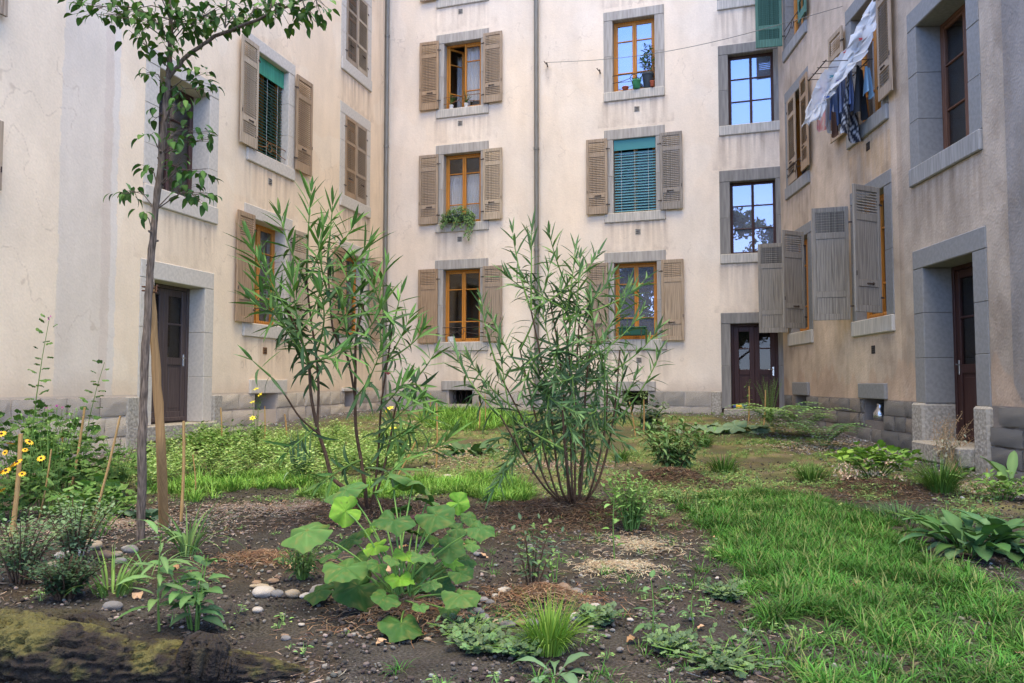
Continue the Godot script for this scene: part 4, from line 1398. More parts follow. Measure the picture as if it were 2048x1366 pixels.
func young_tree() -> void:
	var d := -on(Vector2(-2.503, -5.287)).z
	var g := on(Vector2(-2.503, -5.287))
	var t := base("young_tree", "slender young tree with drooping glossy leaves tied to a wooden stake", "tree", Transform3D(Basis.IDENTITY, g))
	var tp := [g - Vector3(0, 0.05, 0), Vector3(-2.468, 0.63, -5.2), Vector3(-2.466, 1.097, -5.2), Vector3(-2.456, 1.5, -5.2), Vector3(-2.439, 1.907, -5.2), Vector3(-2.417, 2.248, -5.2), Vector3(-2.391, 2.557, -5.2), Vector3(-2.373, 2.834, -5.2), Vector3(-2.356, 3.129, -5.2), Vector3(-2.344, 3.321, -5.2), Vector3(-2.338, 3.497, -5.2), Vector3(-2.361, 3.778, -5.2), Vector3(-2.357, 4.204, -5.2), Vector3(-2.392, 4.777, -5.2)]
	for i in tp.size(): tp[i] -= g
	var mb := MB.new()
	knotty(mb, tp, [0.030, 0.027, 0.026, 0.025, 0.024, 0.022, 0.021, 0.020, 0.018, 0.014, 0.013, 0.011, 0.009, 0.005], 10)
	for k in 16:
		var i := 3 + k % 6
		var p: Vector3 = tp[i].lerp(tp[i + 1], rng.randf())
		var a := rr(0, TAU)
		mb.tube([p, p + Vector3(cos(a) * 0.045, 0.012, sin(a) * 0.045)], [0.012, 0.007], 6)
	mi(t, "trunk", mb.mesh(), M.bark)
	var br := MB.new()
	knotty(br, [Vector3(-2.35, 3.154, -5.2) - g, Vector3(-2.212, 3.293, -5.15) - g, Vector3(-1.999, 3.409, -5.1) - g, Vector3(-1.691, 3.471, -5) - g, Vector3(-1.406, 3.539, -4.9) - g, Vector3(-1.157, 3.603, -4.8) - g], [0.015, 0.014, 0.012, 0.010, 0.008, 0.004], 7)
	mi(t, "limb", br.mesh(), M.bark)
	var fam := family(10, [0.065, 0.095], [0.032, 0.044], "ovate", [0.4, 1.2], 0.25, [Color(0.05, 0.12, 0.024), Color(0.07, 0.15, 0.03), Color(0.038, 0.09, 0.022)])
	var cl := [[280, 84, 36, 8, 0.1], [300, 152, 26, 6, -0.1], [312, 228, 22, 5, 0], [291, 268, 20, 4, 0.1], [303, 335, 22, 5, 0], [255, 382, 32, 11, -0.1], [285, 425, 16, 4, 0.1], [395, 152, 34, 10, 0.1], [412, 180, 26, 6, 0], [370, 205, 30, 7, 0.15],
		[390, 262, 34, 10, -0.1], [352, 275, 26, 8, 0.1], [412, 282, 20, 4, 0], [356, 330, 34, 9, 0.1], [405, 345, 26, 8, 0], [372, 385, 36, 14, -0.1], [408, 392, 24, 8, 0.1], [345, 180, 24, 6, 0],
		[165, 14, 34, 8, 0], [205, 22, 40, 12, 0.2], [255, 28, 46, 18, -0.2], [300, 40, 50, 24, 0.2], [350, 30, 55, 30, 0.1], [395, 52, 46, 24, -0.1], [430, 28, 46, 22, 0.2], [470, 40, 40, 16, 0], [520, 18, 46, 22, -0.2], [565, 20, 46, 20, 0.1], [615, 25, 40, 16, 0], [640, 12, 24, 8, 0.1],
		[340, 100, 40, 16, 0.1], [300, -40, 70, 34, 0.3], [380, -60, 80, 40, -0.3], [470, -50, 70, 30, 0.2], [220, -40, 60, 24, 0], [560, -50, 60, 24, 0], [330, -160, 80, 44, 0], [420, -170, 70, 30, 0.2], [330, -280, 50, 24, 0]]
	var ls := []
	var tw := MB.new()
	for c in cl:
		var ctr := Vector3.ZERO
		ctr = ray(c[0], c[1], 5.2 - c[4] - (0.0 if c[0] < 440 else (c[0] - 440) * 0.0016)) - g
		var rad: float = c[2] / 1550.0 * 5.2
		# the twig that carries the cluster
		var best := Vector3.ZERO
		var bd := 99.0
		for q in tp.size() - 1:
			for z in 4:
				var p: Vector3 = tp[q].lerp(tp[q + 1], z / 4.0)
				var dd := (p - ctr + Vector3(0, 0.12, 0)).length()
				if dd < bd and q > 2: bd = dd; best = p
		if c[0] > 430:
			best = ray(c[0] - 20, 72 - (c[0] - 430) * 0.42, 5.08 - (c[0] - 430) * 0.0014) - g
		var mid := best.lerp(ctr, 0.5) + Vector3(0, 0.05, 0) + sph(0.02)
		tw.tube([best, mid, ctr + sph(rad * 0.4)], [0.005, 0.0035, 0.002], 5)
		for k in int(c[3] * 1.7):
			var o := sph(rad * pow(rng.randf(), 0.5))
			var p := ctr + o * Vector3(1.1, 0.75, 1.0)
			if k % 3 == 0: tw.tube([mid.lerp(ctr, 0.5), p], [0.002, 0.0013], 4)
			var dir := Vector3(o.x, -0.1 * rad - 0.01, o.z).normalized() + Vector3(rr(-0.6, 0.6), rr(-0.8, 0.35), rr(-0.6, 0.6))
			ls.append([fam[rng.randi() % 10], Transform3D(aim(dir, Vector3.UP + sph(0.4)), p)])
	mi(t, "twigs", tw.mesh(), M.bark).set_meta("kind", "stuff")
	leaves(t, ls, 300)
	var sg := on(Vector2(-2.615, -5.906))
	var s := base("tree_stake", "round pale wooden stake leaning against the young tree", "stake", Transform3D(Basis.IDENTITY, sg))
	var sb := MB.new()
	knotty(sb, [Vector3(0, -0.1, 0), Vector3(-2.454, 0.609, -5.45) - sg, Vector3(-2.476, 1.167, -5.4) - sg, Vector3(-2.485, 1.648, -5.32) - sg, Vector3(-2.497, 1.825, -5.3) - sg], [0.034, 0.032, 0.030, 0.026, 0.022], 12)
	mi(s, "post", sb.mesh(), M.stake)
	var tie := MB.new()
	var ring := []
	for i in 19:
		var a := TAU * i / 9.0
		ring.append(Vector3(-2.469, 1.72, -5.26) + Vector3(cos(a) * 0.045, 0.003 * i - 0.03, sin(a) * 0.075))
	ring.append(Vector3(-2.4, 1.686, -5.2))
	tie.tube(ring, [0.005], 5)
	tag(mi(self, "tree_tie", tie.mesh(), mat(92, 62, 44, 0.9)), "brown cord tying the young tree trunk to its stake", "cord")

func ray(px: float, py: float, d: float) -> Vector3:
	# a point of the tree, laid out on its drawing sheet (2048 units wide) at distance d
	var x := (px - 1024.0) / 1550.0
	var y := (683.0 - py) / 1550.0
	var c := 0.998604
	var s := 0.052829
	var r := Vector3(x, y * c + s, -(c - y * s))
	return Vector3(0, 1.08, 0) + r * (d / -r.z)

# ------------------------------------------------------------------ oleanders
func oleander(label: String, ground_at: Vector2, stems: Array, shoots: Array, young: Color, old: Color, ln: Array, blossom: Array, wd := 0.0225) -> void:
	var g := on(ground_at)
	var t := base("oleander", label, "oleander", Transform3D(Basis.IDENTITY, g), "oleanders planted in mulch")
	for s in stems:
		var mb := MB.new()
		var p := []
		for q in s[0]: p.append(q - g)
		# rounded through its points
		var pts := []
		var rs := []
		var k: int = p.size() - 1
		for i in k:
			var a: Vector3 = p[maxi(i - 1, 0)]; var b: Vector3 = p[i]; var c: Vector3 = p[i + 1]; var e: Vector3 = p[mini(i + 2, k)]
			for j in 5:
				pts.append(b.cubic_interpolate(c, a, e, j / 5.0))
				rs.append(lerpf(s[1], s[2], (i + j / 5.0) / k))
		pts.append(p[k])
		rs.append(s[2])
		mb.tube(pts, rs, 7)
		mi(t, "stem", mb.mesh(), M.stem)
	var ny := family(8, ln, [wd, wd * 1.4], "lance", [0.0, 0.5], 0.35, [young, shade(young, 1.25), shade(young, 0.8)], 5)
	var od := family(8, [ln[0] * 0.9, ln[1] * 1.05], [wd, wd * 1.45], "lance", [0.4, 1.2], 0.3, [old, shade(old, 1.3), shade(old, 0.75)], 5)
	var ls := []
	for s in shoots:
		# s: start, control, tip, leaf from, whorl gap
		var a: Vector3 = s[0] - g
		var b: Vector3 = s[2] - g
		var c: Vector3 = s[1] - g
		var mb := MB.new()
		mb.tube(arc(a, c, b, 8), tape(0.009, 0.003, 8), 6)
		mi(t, "shoot", mb.mesh(), M.green_stem)
		var length := a.distance_to(c) + c.distance_to(b)
		var n := int(length * (1.0 - s[3]) / s[4])
		var turn := rr(0, TAU)
		for k in n + 1:
			var f: float = lerpf(s[3], 1.0, float(k) / n)
			var p := bez(a, c, b, f)
			var ax := (bez(a, c, b, minf(1.0, f + 0.02)) - bez(a, c, b, f - 0.02)).normalized()
			turn += 1.05 + rr(-0.3, 0.3)
			var low := 1.0 - f
			for j in 3:
				if rng.randf() < 0.06 + low * 0.25: continue
				var az := turn + TAU * j / 3 + rr(-0.2, 0.2)
				var e := ax.cross(Vector3(0.3, 0.2, 1)).normalized()
				var o := e * cos(az) + ax.cross(e) * sin(az)
				var open: float = clampf(0.35 + low * 1.4 + rr(-0.25, 0.4), 0.15, 2.1)
				if k == n: open = rr(0.12, 0.4)
				var dir := ax * cos(open) + o * sin(open) + Vector3(0, -0.25 * low, 0)
				var sc := (0.72 if k == n else 1.0) * rr(0.62, 1.12)
				var f2: Array = ny if f > 0.45 + rr(-0.2, 0.2) else od
				ls.append([f2[rng.randi() % 8], Transform3D(aim(dir, ax + Vector3(0, 0.3, 0)).scaled_local(Vector3(1, sc, 1)), p)])
	for k in range(ls.size() - 1, 0, -1):
		var j := rng.randi() % (k + 1)
		var q = ls[k]; ls[k] = ls[j]; ls[j] = q
	leaves(t, ls, 300)
	for q in blossom:
		var fl := sub(t, "blossom", Transform3D(Basis.IDENTITY, q - g))
		for k in 5:
			var a := TAU * k / 5
			mi(fl, "petal", cached_petal("rose", 0.045, 0.035, Color(0.62, 0.16, 0.17)), M.petal, Transform3D(aim(Vector3(cos(a), 0.9, sin(a)), Vector3(-cos(a), 1, -sin(a))), Vector3.ZERO))

func cached_petal(key: String, ln: float, wd: float, c: Color) -> ArrayMesh:
	key = "petal" + key
	if not cache.has(key):
		cache[key] = leaf(ln, wd, "ovate", 0.6, 0.2, c, 3).mesh()
	return cache[key]

func oleanders() -> void:
	var Y := Color(0.095, 0.19, 0.045)
	var O := Color(0.05, 0.095, 0.036)
	var b := Vector2(-1.171, -6.344)
	var B := on(b, -0.03)
	var s1 := [B, Vector3(-1.243, 0.237, -6), Vector3(-1.39, 0.345, -6.05), Vector3(-1.451, 0.538, -6.05), Vector3(-1.515, 0.731, -6.05), Vector3(-1.553, 0.984, -6), Vector3(-1.575, 1.235, -6), Vector3(-1.636, 1.409, -6), Vector3(-1.715, 1.633, -5.9)]
	var s2 := [B, Vector3(-1.157, 0.255, -6.15), Vector3(-1.2, 0.465, -6.2), Vector3(-1.242, 0.702, -6.2), Vector3(-1.253, 0.96, -6.2), Vector3(-1.251, 1.18, -6.2), Vector3(-1.25, 1.42, -6.2), Vector3(-1.193, 1.702, -6.2)]
	var s3 := [Vector3(-1.515, 0.731, -6.05), Vector3(-1.52, 1.021, -6.1), Vector3(-1.544, 1.316, -6.1), Vector3(-1.587, 1.573, -6.1), Vector3(-1.627, 1.89, -6.1)]
	var s4 := [B, Vector3(-1.103, 0.222, -6.25), Vector3(-1.079, 0.535, -6.3), Vector3(-1.062, 0.878, -6.3), Vector3(-1.012, 1.263, -6.3), Vector3(-0.97, 1.548, -6.3)]
	var s5 := [B, Vector3(-1.081, 0.262, -6.4), Vector3(-1.018, 0.601, -6.5), Vector3(-0.966, 0.892, -6.5), Vector3(-0.854, 1.059, -6.5)]
	var s6 := [Vector3(-1.253, 0.96, -6.2), Vector3(-1.306, 1.278, -6.15), Vector3(-1.404, 1.474, -6.1), Vector3(-1.439, 1.731, -6.1), Vector3(-1.462, 2.05, -6.1)]
	var s7 := [Vector3(-1.491, 0.673, -6.05), Vector3(-1.608, 0.815, -5.9), Vector3(-1.695, 0.987, -5.8), Vector3(-1.778, 1.128, -5.7)]
	var st := [[s1, 0.018, 0.009], [s2, 0.017, 0.008], [s3, 0.011, 0.007], [s4, 0.011, 0.007], [s5, 0.011, 0.006], [s6, 0.010, 0.006], [s7, 0.009, 0.005]]
	var sh := [
		[s3[4], Vector3(-1.614, 2.2, -6.05), Vector3(-1.574, 2.566, -6), 0.05, 0.058], [s6[4], Vector3(-1.445, 2.249, -6.1), Vector3(-1.416, 2.471, -6.05), 0.05, 0.055],
		[s1[8], Vector3(-1.843, 1.844, -5.75), Vector3(-1.943, 2.128, -5.7), 0.05, 0.055], [Vector3(-1.462, 2.05, -6.1), Vector3(-1.347, 2.228, -6.2), Vector3(-1.276, 2.35, -6.2), 0.05, 0.055],
		[s2[7], Vector3(-1.061, 1.823, -6.2), Vector3(-1.015, 2.005, -6.2), 0.05, 0.058], [s4[5], Vector3(-0.938, 1.671, -6.3), Vector3(-0.911, 1.794, -6.3), 0.0, 0.055],
		[Vector3(-1.012, 1.263, -6.3), Vector3(-0.777, 1.38, -6.2), Vector3(-0.706, 1.486, -6.1), 0.1, 0.058], [s5[4], Vector3(-0.729, 1.185, -6.5), Vector3(-0.655, 1.319, -6.5), 0.05, 0.06],
		[s7[3], Vector3(-1.836, 1.189, -5.65), Vector3(-1.872, 1.235, -5.6), 0.0, 0.06], [Vector3(-1.575, 1.235, -6), Vector3(-1.891, 1.548, -6.3), Vector3(-2.008, 1.805, -6.4), 0.15, 0.06],
		[Vector3(-1.25, 1.42, -6.2), Vector3(-1.261, 1.805, -6.4), Vector3(-1.249, 2.028, -6.5), 0.1, 0.058], [Vector3(-1.631, 1.89, -6.1), Vector3(-1.81, 2.147, -6.2), Vector3(-1.875, 2.432, -6.2), 0.1, 0.058],
		[s6[3], Vector3(-1.446, 1.926, -5.8), Vector3(-1.439, 2.135, -5.7), 0.1, 0.06], [Vector3(-1.636, 1.409, -6), Vector3(-1.798, 1.548, -5.8), Vector3(-1.86, 1.824, -5.6), 0.2, 0.058],
		[Vector3(-1.079, 0.535, -6.3), Vector3(-0.931, 0.623, -6.2), Vector3(-0.791, 0.701, -6.1), 0.1, 0.06], [Vector3(-1.018, 0.601, -6.5), Vector3(-0.785, 0.736, -6.3), Vector3(-0.654, 0.821, -6.2), 0.1, 0.06],
		[Vector3(-1.2, 0.465, -6.2), Vector3(-1.284, 0.447, -6), Vector3(-1.407, 0.339, -5.8), 0.2, 0.06], [Vector3(-1.062, 0.878, -6.3), Vector3(-0.904, 0.984, -6), Vector3(-0.806, 1.099, -5.9), 0.1, 0.06],
		[Vector3(-1.515, 0.731, -6.05), Vector3(-1.605, 0.645, -5.9), Vector3(-1.67, 0.56, -5.8), 0.2, 0.07], [Vector3(-1.251, 1.18, -6.2), Vector3(-1.274, 1.48, -5.9), Vector3(-1.285, 1.699, -5.8), 0.15, 0.06],
		[Vector3(-0.97, 1.548, -6.3), Vector3(-1.026, 1.642, -6), Vector3(-1.068, 1.864, -5.9), 0.1, 0.06], [Vector3(-0.96, 0.506, -6.4), Vector3(-0.622, 0.475, -6.3), Vector3(-0.474, 0.671, -6.2), 0.2, 0.06],
		[Vector3(-1.107, 0.307, -6.2), Vector3(-0.899, 0.37, -6), Vector3(-0.847, 0.514, -5.9), 0.2, 0.06], [Vector3(-1.587, 1.573, -6.1), Vector3(-1.57, 1.917, -6.3), Vector3(-1.389, 2.097, -6.4), 0.2, 0.06],
		[Vector3(-1.575, 1.235, -6), Vector3(-1.601, 1.54, -5.7), Vector3(-1.595, 1.824, -5.6), 0.15, 0.055], [Vector3(-1.636, 1.409, -6), Vector3(-1.894, 1.753, -6.3), Vector3(-2.075, 2.097, -6.4), 0.15, 0.055], [Vector3(-1.439, 1.731, -6.1), Vector3(-1.257, 1.85, -5.8), Vector3(-1.09, 2.116, -5.8), 0.15, 0.055],
		[Vector3(-1.25, 1.42, -6.2), Vector3(-1.082, 1.487, -6), Vector3(-0.971, 1.71, -5.9), 0.1, 0.055], [Vector3(-1.544, 1.316, -6.1), Vector3(-1.366, 1.548, -5.8), Vector3(-1.419, 1.763, -5.7), 0.15, 0.055], [Vector3(-1.012, 1.263, -6.3), Vector3(-0.926, 1.431, -6.4), Vector3(-0.853, 1.597, -6.4), 0.1, 0.055],
		[Vector3(-1.253, 0.96, -6.2), Vector3(-1.098, 1.061, -6), Vector3(-0.987, 1.365, -5.9), 0.15, 0.055], [Vector3(-1.519, 1.022, -6.05), Vector3(-1.683, 1.263, -6.3), Vector3(-1.796, 1.514, -6.4), 0.15, 0.055], [Vector3(-0.854, 1.059, -6.5), Vector3(-0.747, 1.1, -6.3), Vector3(-0.694, 0.941, -6.2), 0.1, 0.06],
		[Vector3(-1.079, 0.616, -6.3), Vector3(-0.918, 0.825, -6.1), Vector3(-0.73, 0.945, -6), 0.15, 0.058], [Vector3(-1.404, 1.474, -6.1), Vector3(-1.321, 1.589, -6.3), Vector3(-1.303, 1.876, -6.3), 0.1, 0.055], [Vector3(-1.627, 1.89, -6.1), Vector3(-1.497, 2.034, -6), Vector3(-1.469, 2.309, -6), 0.1, 0.055],
		[Vector3(-1.715, 1.633, -5.9), Vector3(-1.84, 1.565, -6), Vector3(-2.037, 1.721, -6), 0.15, 0.06], [Vector3(-1.575, 1.235, -6), Vector3(-1.4, 1.248, -5.8), Vector3(-1.229, 1.319, -5.7), 0.2, 0.06],
	]
	oleander("tall open oleander with bright lance leaves and one pink flower, left of centre", b, st, sh, Y, O, [0.19, 0.27], [Vector3(-0.959, 1.138, -6)])
	b = Vector2(0.51, -6.344)
	B = on(b, -0.03)
	var d := 6.2
	st = []
	sh = []
	# stems fan out of one stool; tips of the shoots
	var stems := [[1055, 860, 1005, 760, 0.0], [1075, 850, 1040, 700, 0.15], [1098, 800, 1062, 620, -0.15], [1125, 760, 1100, 600, 0.1], [1140, 740, 1128, 640, -0.2], [1150, 800, 1160, 620, 0.2], [1172, 770, 1190, 640, 0.0], [1210, 860, 1215, 760, -0.1], [1225, 850, 1240, 700, 0.15], [1040, 900, 1000, 830, -0.3], [1130, 900, 1125, 820, -0.4], [1165, 900, 1180, 830, 0.4]]
	var ends := []
	for e in stems:
		var p0 := B + Vector3(rr(-0.08, 0.08), 0, rr(-0.06, 0.06))
		var p1 := ray(lerpf(1150, e[0], 0.55), 975, d + e[4] * 0.5)
		var p2 := ray(e[0], e[1], d + e[4])
		var p3 := ray(e[2], e[3], d + e[4] * 1.3)
		st.append([[p0, p1, p2, p3], rr(0.009, 0.015), 0.006])
		ends.append(p3)
		ends.append(p2)
	var tips := [[1026, 468, 0], [1063, 458, 0.1], [1099, 468, -0.1], [1150, 500, 0.1], [1160, 520, -0.2], [1195, 510, 0], [1226, 548, 0.15], [1011, 548, -0.1], [962, 602, 0.1], [985, 640, -0.2], [912, 706, 0], [935, 712, 0.2], [1316, 660, 0], [1322, 700, 0.2], [1285, 622, -0.1], [1272, 752, 0.1], [1236, 622, 0.2], [1050, 560, -0.3], [1120, 560, 0.3], [1180, 590, -0.35], [1085, 620, 0.4], [1210, 680, -0.3], [1000, 700, -0.2], [1140, 650, -0.4], [1250, 700, 0.3], [1060, 690, 0.3], [975, 780, -0.2], [1290, 560, 0.1], [1100, 530, 0.2], [1255, 585, -0.1]]
	for q in tips:
		var tip := ray(q[0], q[1], d + q[2] * 1.3)
		var best := Vector3.ZERO
		var bd := 99.0
		for e in ends:
			var dd: float = absf((e - tip).length() - 0.75) + (0.6 if e.y > tip.y - 0.2 else 0.0)
			if dd < bd: bd = dd; best = e
		sh.append([best, best.lerp(tip, 0.55) + Vector3((tip.x - best.x) * 0.15, 0.0, 0) + Vector3(0, -0.06, 0), tip, 0.1, 0.058])
	# short dark side shoots that hang round the lower stems
	for q in [[1012, 935, 0], [1000, 950, 0.2], [1022, 925, -0.2], [1060, 880, 0.3], [1085, 850, -0.3], [1120, 870, 0.2], [1140, 900, -0.2], [1165, 870, 0.3], [1200, 880, -0.2], [1225, 900, 0.1], [1100, 800, 0.35], [1150, 820, -0.35], [1190, 800, 0.3], [1050, 780, -0.3], [1235, 800, 0.2], [1130, 930, 0.3], [1075, 920, -0.3], [1185, 930, 0.2], [1110, 760, -0.3], [1170, 740, 0.35]]:
		var tip := ray(q[0] + rr(-8, 8), q[1], d + q[2] * 1.2)
		var from := ray(lerpf(q[0], 1130, 0.35), q[1] - 70, d + q[2] * 0.7)
		sh.append([from, from.lerp(tip, 0.5) + Vector3(0, 0.08, 0), tip, 0.05, 0.042])
		for extra in 1: sh.append([from, from.lerp(tip, 0.5) + Vector3(rr(-0.15, 0.15), 0.1, rr(-0.2, 0.2)), tip + Vector3(rr(-0.28, 0.28), rr(-0.15, 0.2), rr(-0.25, 0.25)), 0.1, 0.05])
	oleander("broad dense oleander with grey-green leaves fanning from one stool of stems", b, st, sh, Color(0.10, 0.18, 0.065), Color(0.055, 0.095, 0.045), [0.16, 0.25], [], 0.0165)

# ------------------------------------------------------------------ large-leaved plants
func round_leaf(r: float, col: Color, droop: float, lobes := 5.0) -> MB:
	var b := MB.new()
	var rows := []
	var cols := []
	var seg := 40
	var ph := rr(0, 6)
	for j in 8:
		var q := j / 7.0
		var row := PackedVector3Array()
		var cr := PackedColorArray()
		for i in seg + 1:
			var a := TAU * i / seg - PI / 2
			var from_notch := minf(float(i), float(seg - i)) / seg * TAU
			var rad := r * (1.0 - 0.6 * exp(-from_notch * from_notch / 0.03)) * (1.0 + 0.075 * cos(lobes * (a - PI / 2)) + 0.03 * sin(a * 11.0 + ph) + 0.02 * sin(a * 23.0 + ph))
			var vein := pow(absf(cos(lobes * 0.5 * (a - PI / 2))), 40.0) * (1.0 - 0.5 * q) + 0.35 * pow(absf(cos(lobes * (a - PI / 2) + 1.2 * q)), 30.0) * q - 0.12 * sin(a * 9.0 + q * 14.0 + ph)
			var z := -droop * r * q * q + 0.10 * r * q * sin(a * 3.0 + ph) + 0.07 * r * q * q * sin(a * 7.0 + ph * 2) + 0.03 * r * q * sin(a * 13.0 + q * 9.0) + 0.02 * r * sin(q * 16.0 + ph) * cos(a * 5.0) + 0.035 * r * q * cos(lobes * (a - PI / 2)) 
			row.append(Vector3(cos(a) * rad * q, sin(a) * rad * q, z))
			var hole := clampf(n1.get_noise_2d(cos(a) * q * 5.0 + ph, sin(a) * q * 5.0 + 40.0) * 4.0 - 1.5, 0, 1)
			var lc := Color(col.r * (1 + 0.55 * vein) , col.g * (1 + 0.35 * vein), col.b * (1 + 0.5 * vein))
			var worn := clampf(1.6 * n1.get_noise_2d(cos(a) * q * 2.2 + ph * 3.0, sin(a) * q * 2.2) - 0.35 + 0.3 * q, 0, 1)
			cr.append(lc.lerp(Color(0.2, 0.17, 0.05), clampf(worn * 0.5 + hole * 0.6, 0, 0.9)))
		rows.append(row)
		cols.append(cr)
	b.grid(rows, cols, false, true)
	return b

func hollyhock() -> void:
	var g := on(Vector2(-0.535, -3.763))
	var t := base("hollyhock", "large hollyhock clump with broad scalloped leaves in front of the tall oleander", "hollyhock", Transform3D(Basis.IDENTITY, g))
	# x, y of the leaf on the sheet, width, height, distance offset, tone (0 dark .. 2 bright)
	var dat := [[614, 1061, 92, 36, -0.05, 1], [691, 980, 80, 34, 0.1, 1.1], [691, 1022, 56, 74, 0.0, 1.7], [787, 1040, 82, 48, -0.1, 0.9], [872, 1030, 72, 46, -0.05, 0.9], [916, 1006, 42, 52, 0.1, 1.8], [960, 1056, 60, 32, -0.1, 1], [913, 1058, 36, 28, 0.1, 1.3], [827, 962, 92, 32, 0.25, 1.1], [786, 975, 34, 22, 0.2, 1.9], [749, 984, 30, 16, 0.2, 1.2],
		[752, 1091, 46, 22, 0.0, 2], [739, 1057, 36, 28, 0.2, 1.5], [691, 1136, 84, 32, -0.2, 1], [716, 1172, 92, 70, -0.1, 0.55], [756, 1129, 40, 34, -0.2, 1.2], [783, 1118, 34, 30, -0.25, 1.2], [812, 1109, 50, 24, -0.1, 1.7], [846, 1112, 46, 26, -0.3, 1.1], [899, 1095, 60, 40, 0.0, 1.1], [943, 1088, 32, 18, 0.1, 1.3], [923, 1146, 46, 30, -0.1, 0.9], [862, 1168, 38, 28, -0.25, 1.1], [922, 1190, 70, 42, -0.3, 0.95], [898, 1218, 40, 26, -0.2, 0.8], [840, 1213, 32, 14, -0.35, 0.95], [772, 1193, 58, 40, -0.3, 0.85], [803, 1248, 84, 40, -0.4, 0.8], [800, 1156, 54, 18, -0.15, 1.8], [848, 1132, 40, 34, 0.0, 0.6], [884, 1170, 50, 46, 0.1, 0.5], [838, 1150, 50, 30, 0.15, 0.6], [765, 1155, 60, 36, 0.15, 0.6], [905, 1120, 44, 20, 0.1, 1.5], [640, 1180, 60, 30, 0.1, 0.7], [660, 1110, 46, 22, 0.3, 1.0], [826, 1062, 40, 26, 0.2, 0.7], [700, 1078, 52, 30, 0.15, 0.8], [860, 1070, 50, 26, 0.2, 0.7], [930, 1120, 44, 26, 0.15, 0.8], [720, 1110, 44, 26, 0.1, 1.0], [800, 1185, 50, 40, 0.05, 0.5], [850, 1195, 50, 36, 0.1, 0.5], [880, 1140, 44, 30, 0.15, 0.7], [690, 1165, 50, 40, 0.15, 0.5], [740, 1205, 50, 36, 0.0, 0.5], [800, 1015, 44, 26, 0.25, 1.2], [855, 1000, 44, 24, 0.3, 1.3], [940, 1035, 40, 24, 0.2, 0.9]]
	var d0 := -g.z
	for e in dat:
		var p := ray(e[0], e[1], d0 + e[4])
		var r: float = e[2] / 1550.0 * (d0 + e[4]) * 0.54
		var ratio := clampf(float(e[3]) / e[2], 0.15, 1.0)
		var tilt := asin(ratio) - atan2(1.08 - p.y, Vector2(p.x, p.z).length())
		var view := (Vector3(0, 1.08, 0) - p)
		view.y = 0
		view = view.normalized()
		var sidev := view.cross(Vector3.UP)
		var nn := (Vector3.UP * cos(tilt) + view * sin(tilt) + sidev * rr(-0.25, 0.25)).normalized()
		var outw := (p - g) * Vector3(1, 0, 1)
		var tipdir := outw.normalized() + view * 0.3 - Vector3(0, 0.3, 0)
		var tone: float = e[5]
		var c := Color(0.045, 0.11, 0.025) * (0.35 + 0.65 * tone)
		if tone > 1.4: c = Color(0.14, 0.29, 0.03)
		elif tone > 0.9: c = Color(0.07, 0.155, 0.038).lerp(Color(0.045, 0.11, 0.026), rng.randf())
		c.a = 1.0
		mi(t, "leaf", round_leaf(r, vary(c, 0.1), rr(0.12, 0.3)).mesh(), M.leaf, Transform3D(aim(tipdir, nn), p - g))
		var st := MB.new()
		var q := p - g - nn * 0.004
		st.tube(arc(Vector3(rr(-0.06, 0.06), -0.02, rr(-0.06, 0.06)), Vector3(q.x * 0.45, q.y * 0.75, q.z * 0.45), q), tape(0.0055, 0.0035), 5)
		mi(t, "leaf_stalk", st.mesh(), M.pale_stem)
	# dark young foliage under it
	tag(mi(self, "heuchera", purple(), M.leaf, Transform3D(Basis.IDENTITY, on(Vector2(-0.629, -5.222)))), "small purple-black leafy plant behind the hollyhock leaves", "heuchera")

func purple() -> ArrayMesh:
	var mb := MB.new()
	for k in 40:
		var a := rr(0, TAU)
		var r := rr(0.02, 0.2)
		mb.add(round_leaf(rr(0.025, 0.045), vary(Color(0.045, 0.018, 0.028), 0.3), 0.2), Transform3D(aim(Vector3(cos(a), 0.1, sin(a)), Vector3(cos(a) * 0.4, 1, sin(a) * 0.4)), Vector3(cos(a) * r, 0.16 - r * 0.3 + rr(0, 0.05), sin(a) * r)))
	return mb.mesh()

func rosette(called: String, label: String, cat: String, p: Vector2, n: int, ln: Array, wd: Array, cols: Array, lift: Array, spread: float, shape := "dock", cap := 60, bend := [0.6, 1.5]) -> Node3D:
	var t := base(called, label, cat, Transform3D(Basis.IDENTITY, on(p)))
	var fam := family(7, ln, wd, shape, bend, 0.3, cols, 9, 0.05)
	var ls := []
	for k in n:
		var a := k * 2.39996 + rr(-0.3, 0.3)
		var f := float(k) / n
		var el := lerpf(lift[0], lift[1], f)
		var r := spread * sqrt(rng.randf())
		var o := Vector3(cos(a) * r, 0, sin(a) * r)
		ls.append([fam[k % 7], Transform3D(aim(Vector3(cos(a) * cos(el), sin(el), sin(a) * cos(el)), Vector3(-cos(a) * sin(el) * 1.2, 1, -sin(a) * sin(el) * 1.2)), o)])
	leaves(t, ls, cap)
	return t

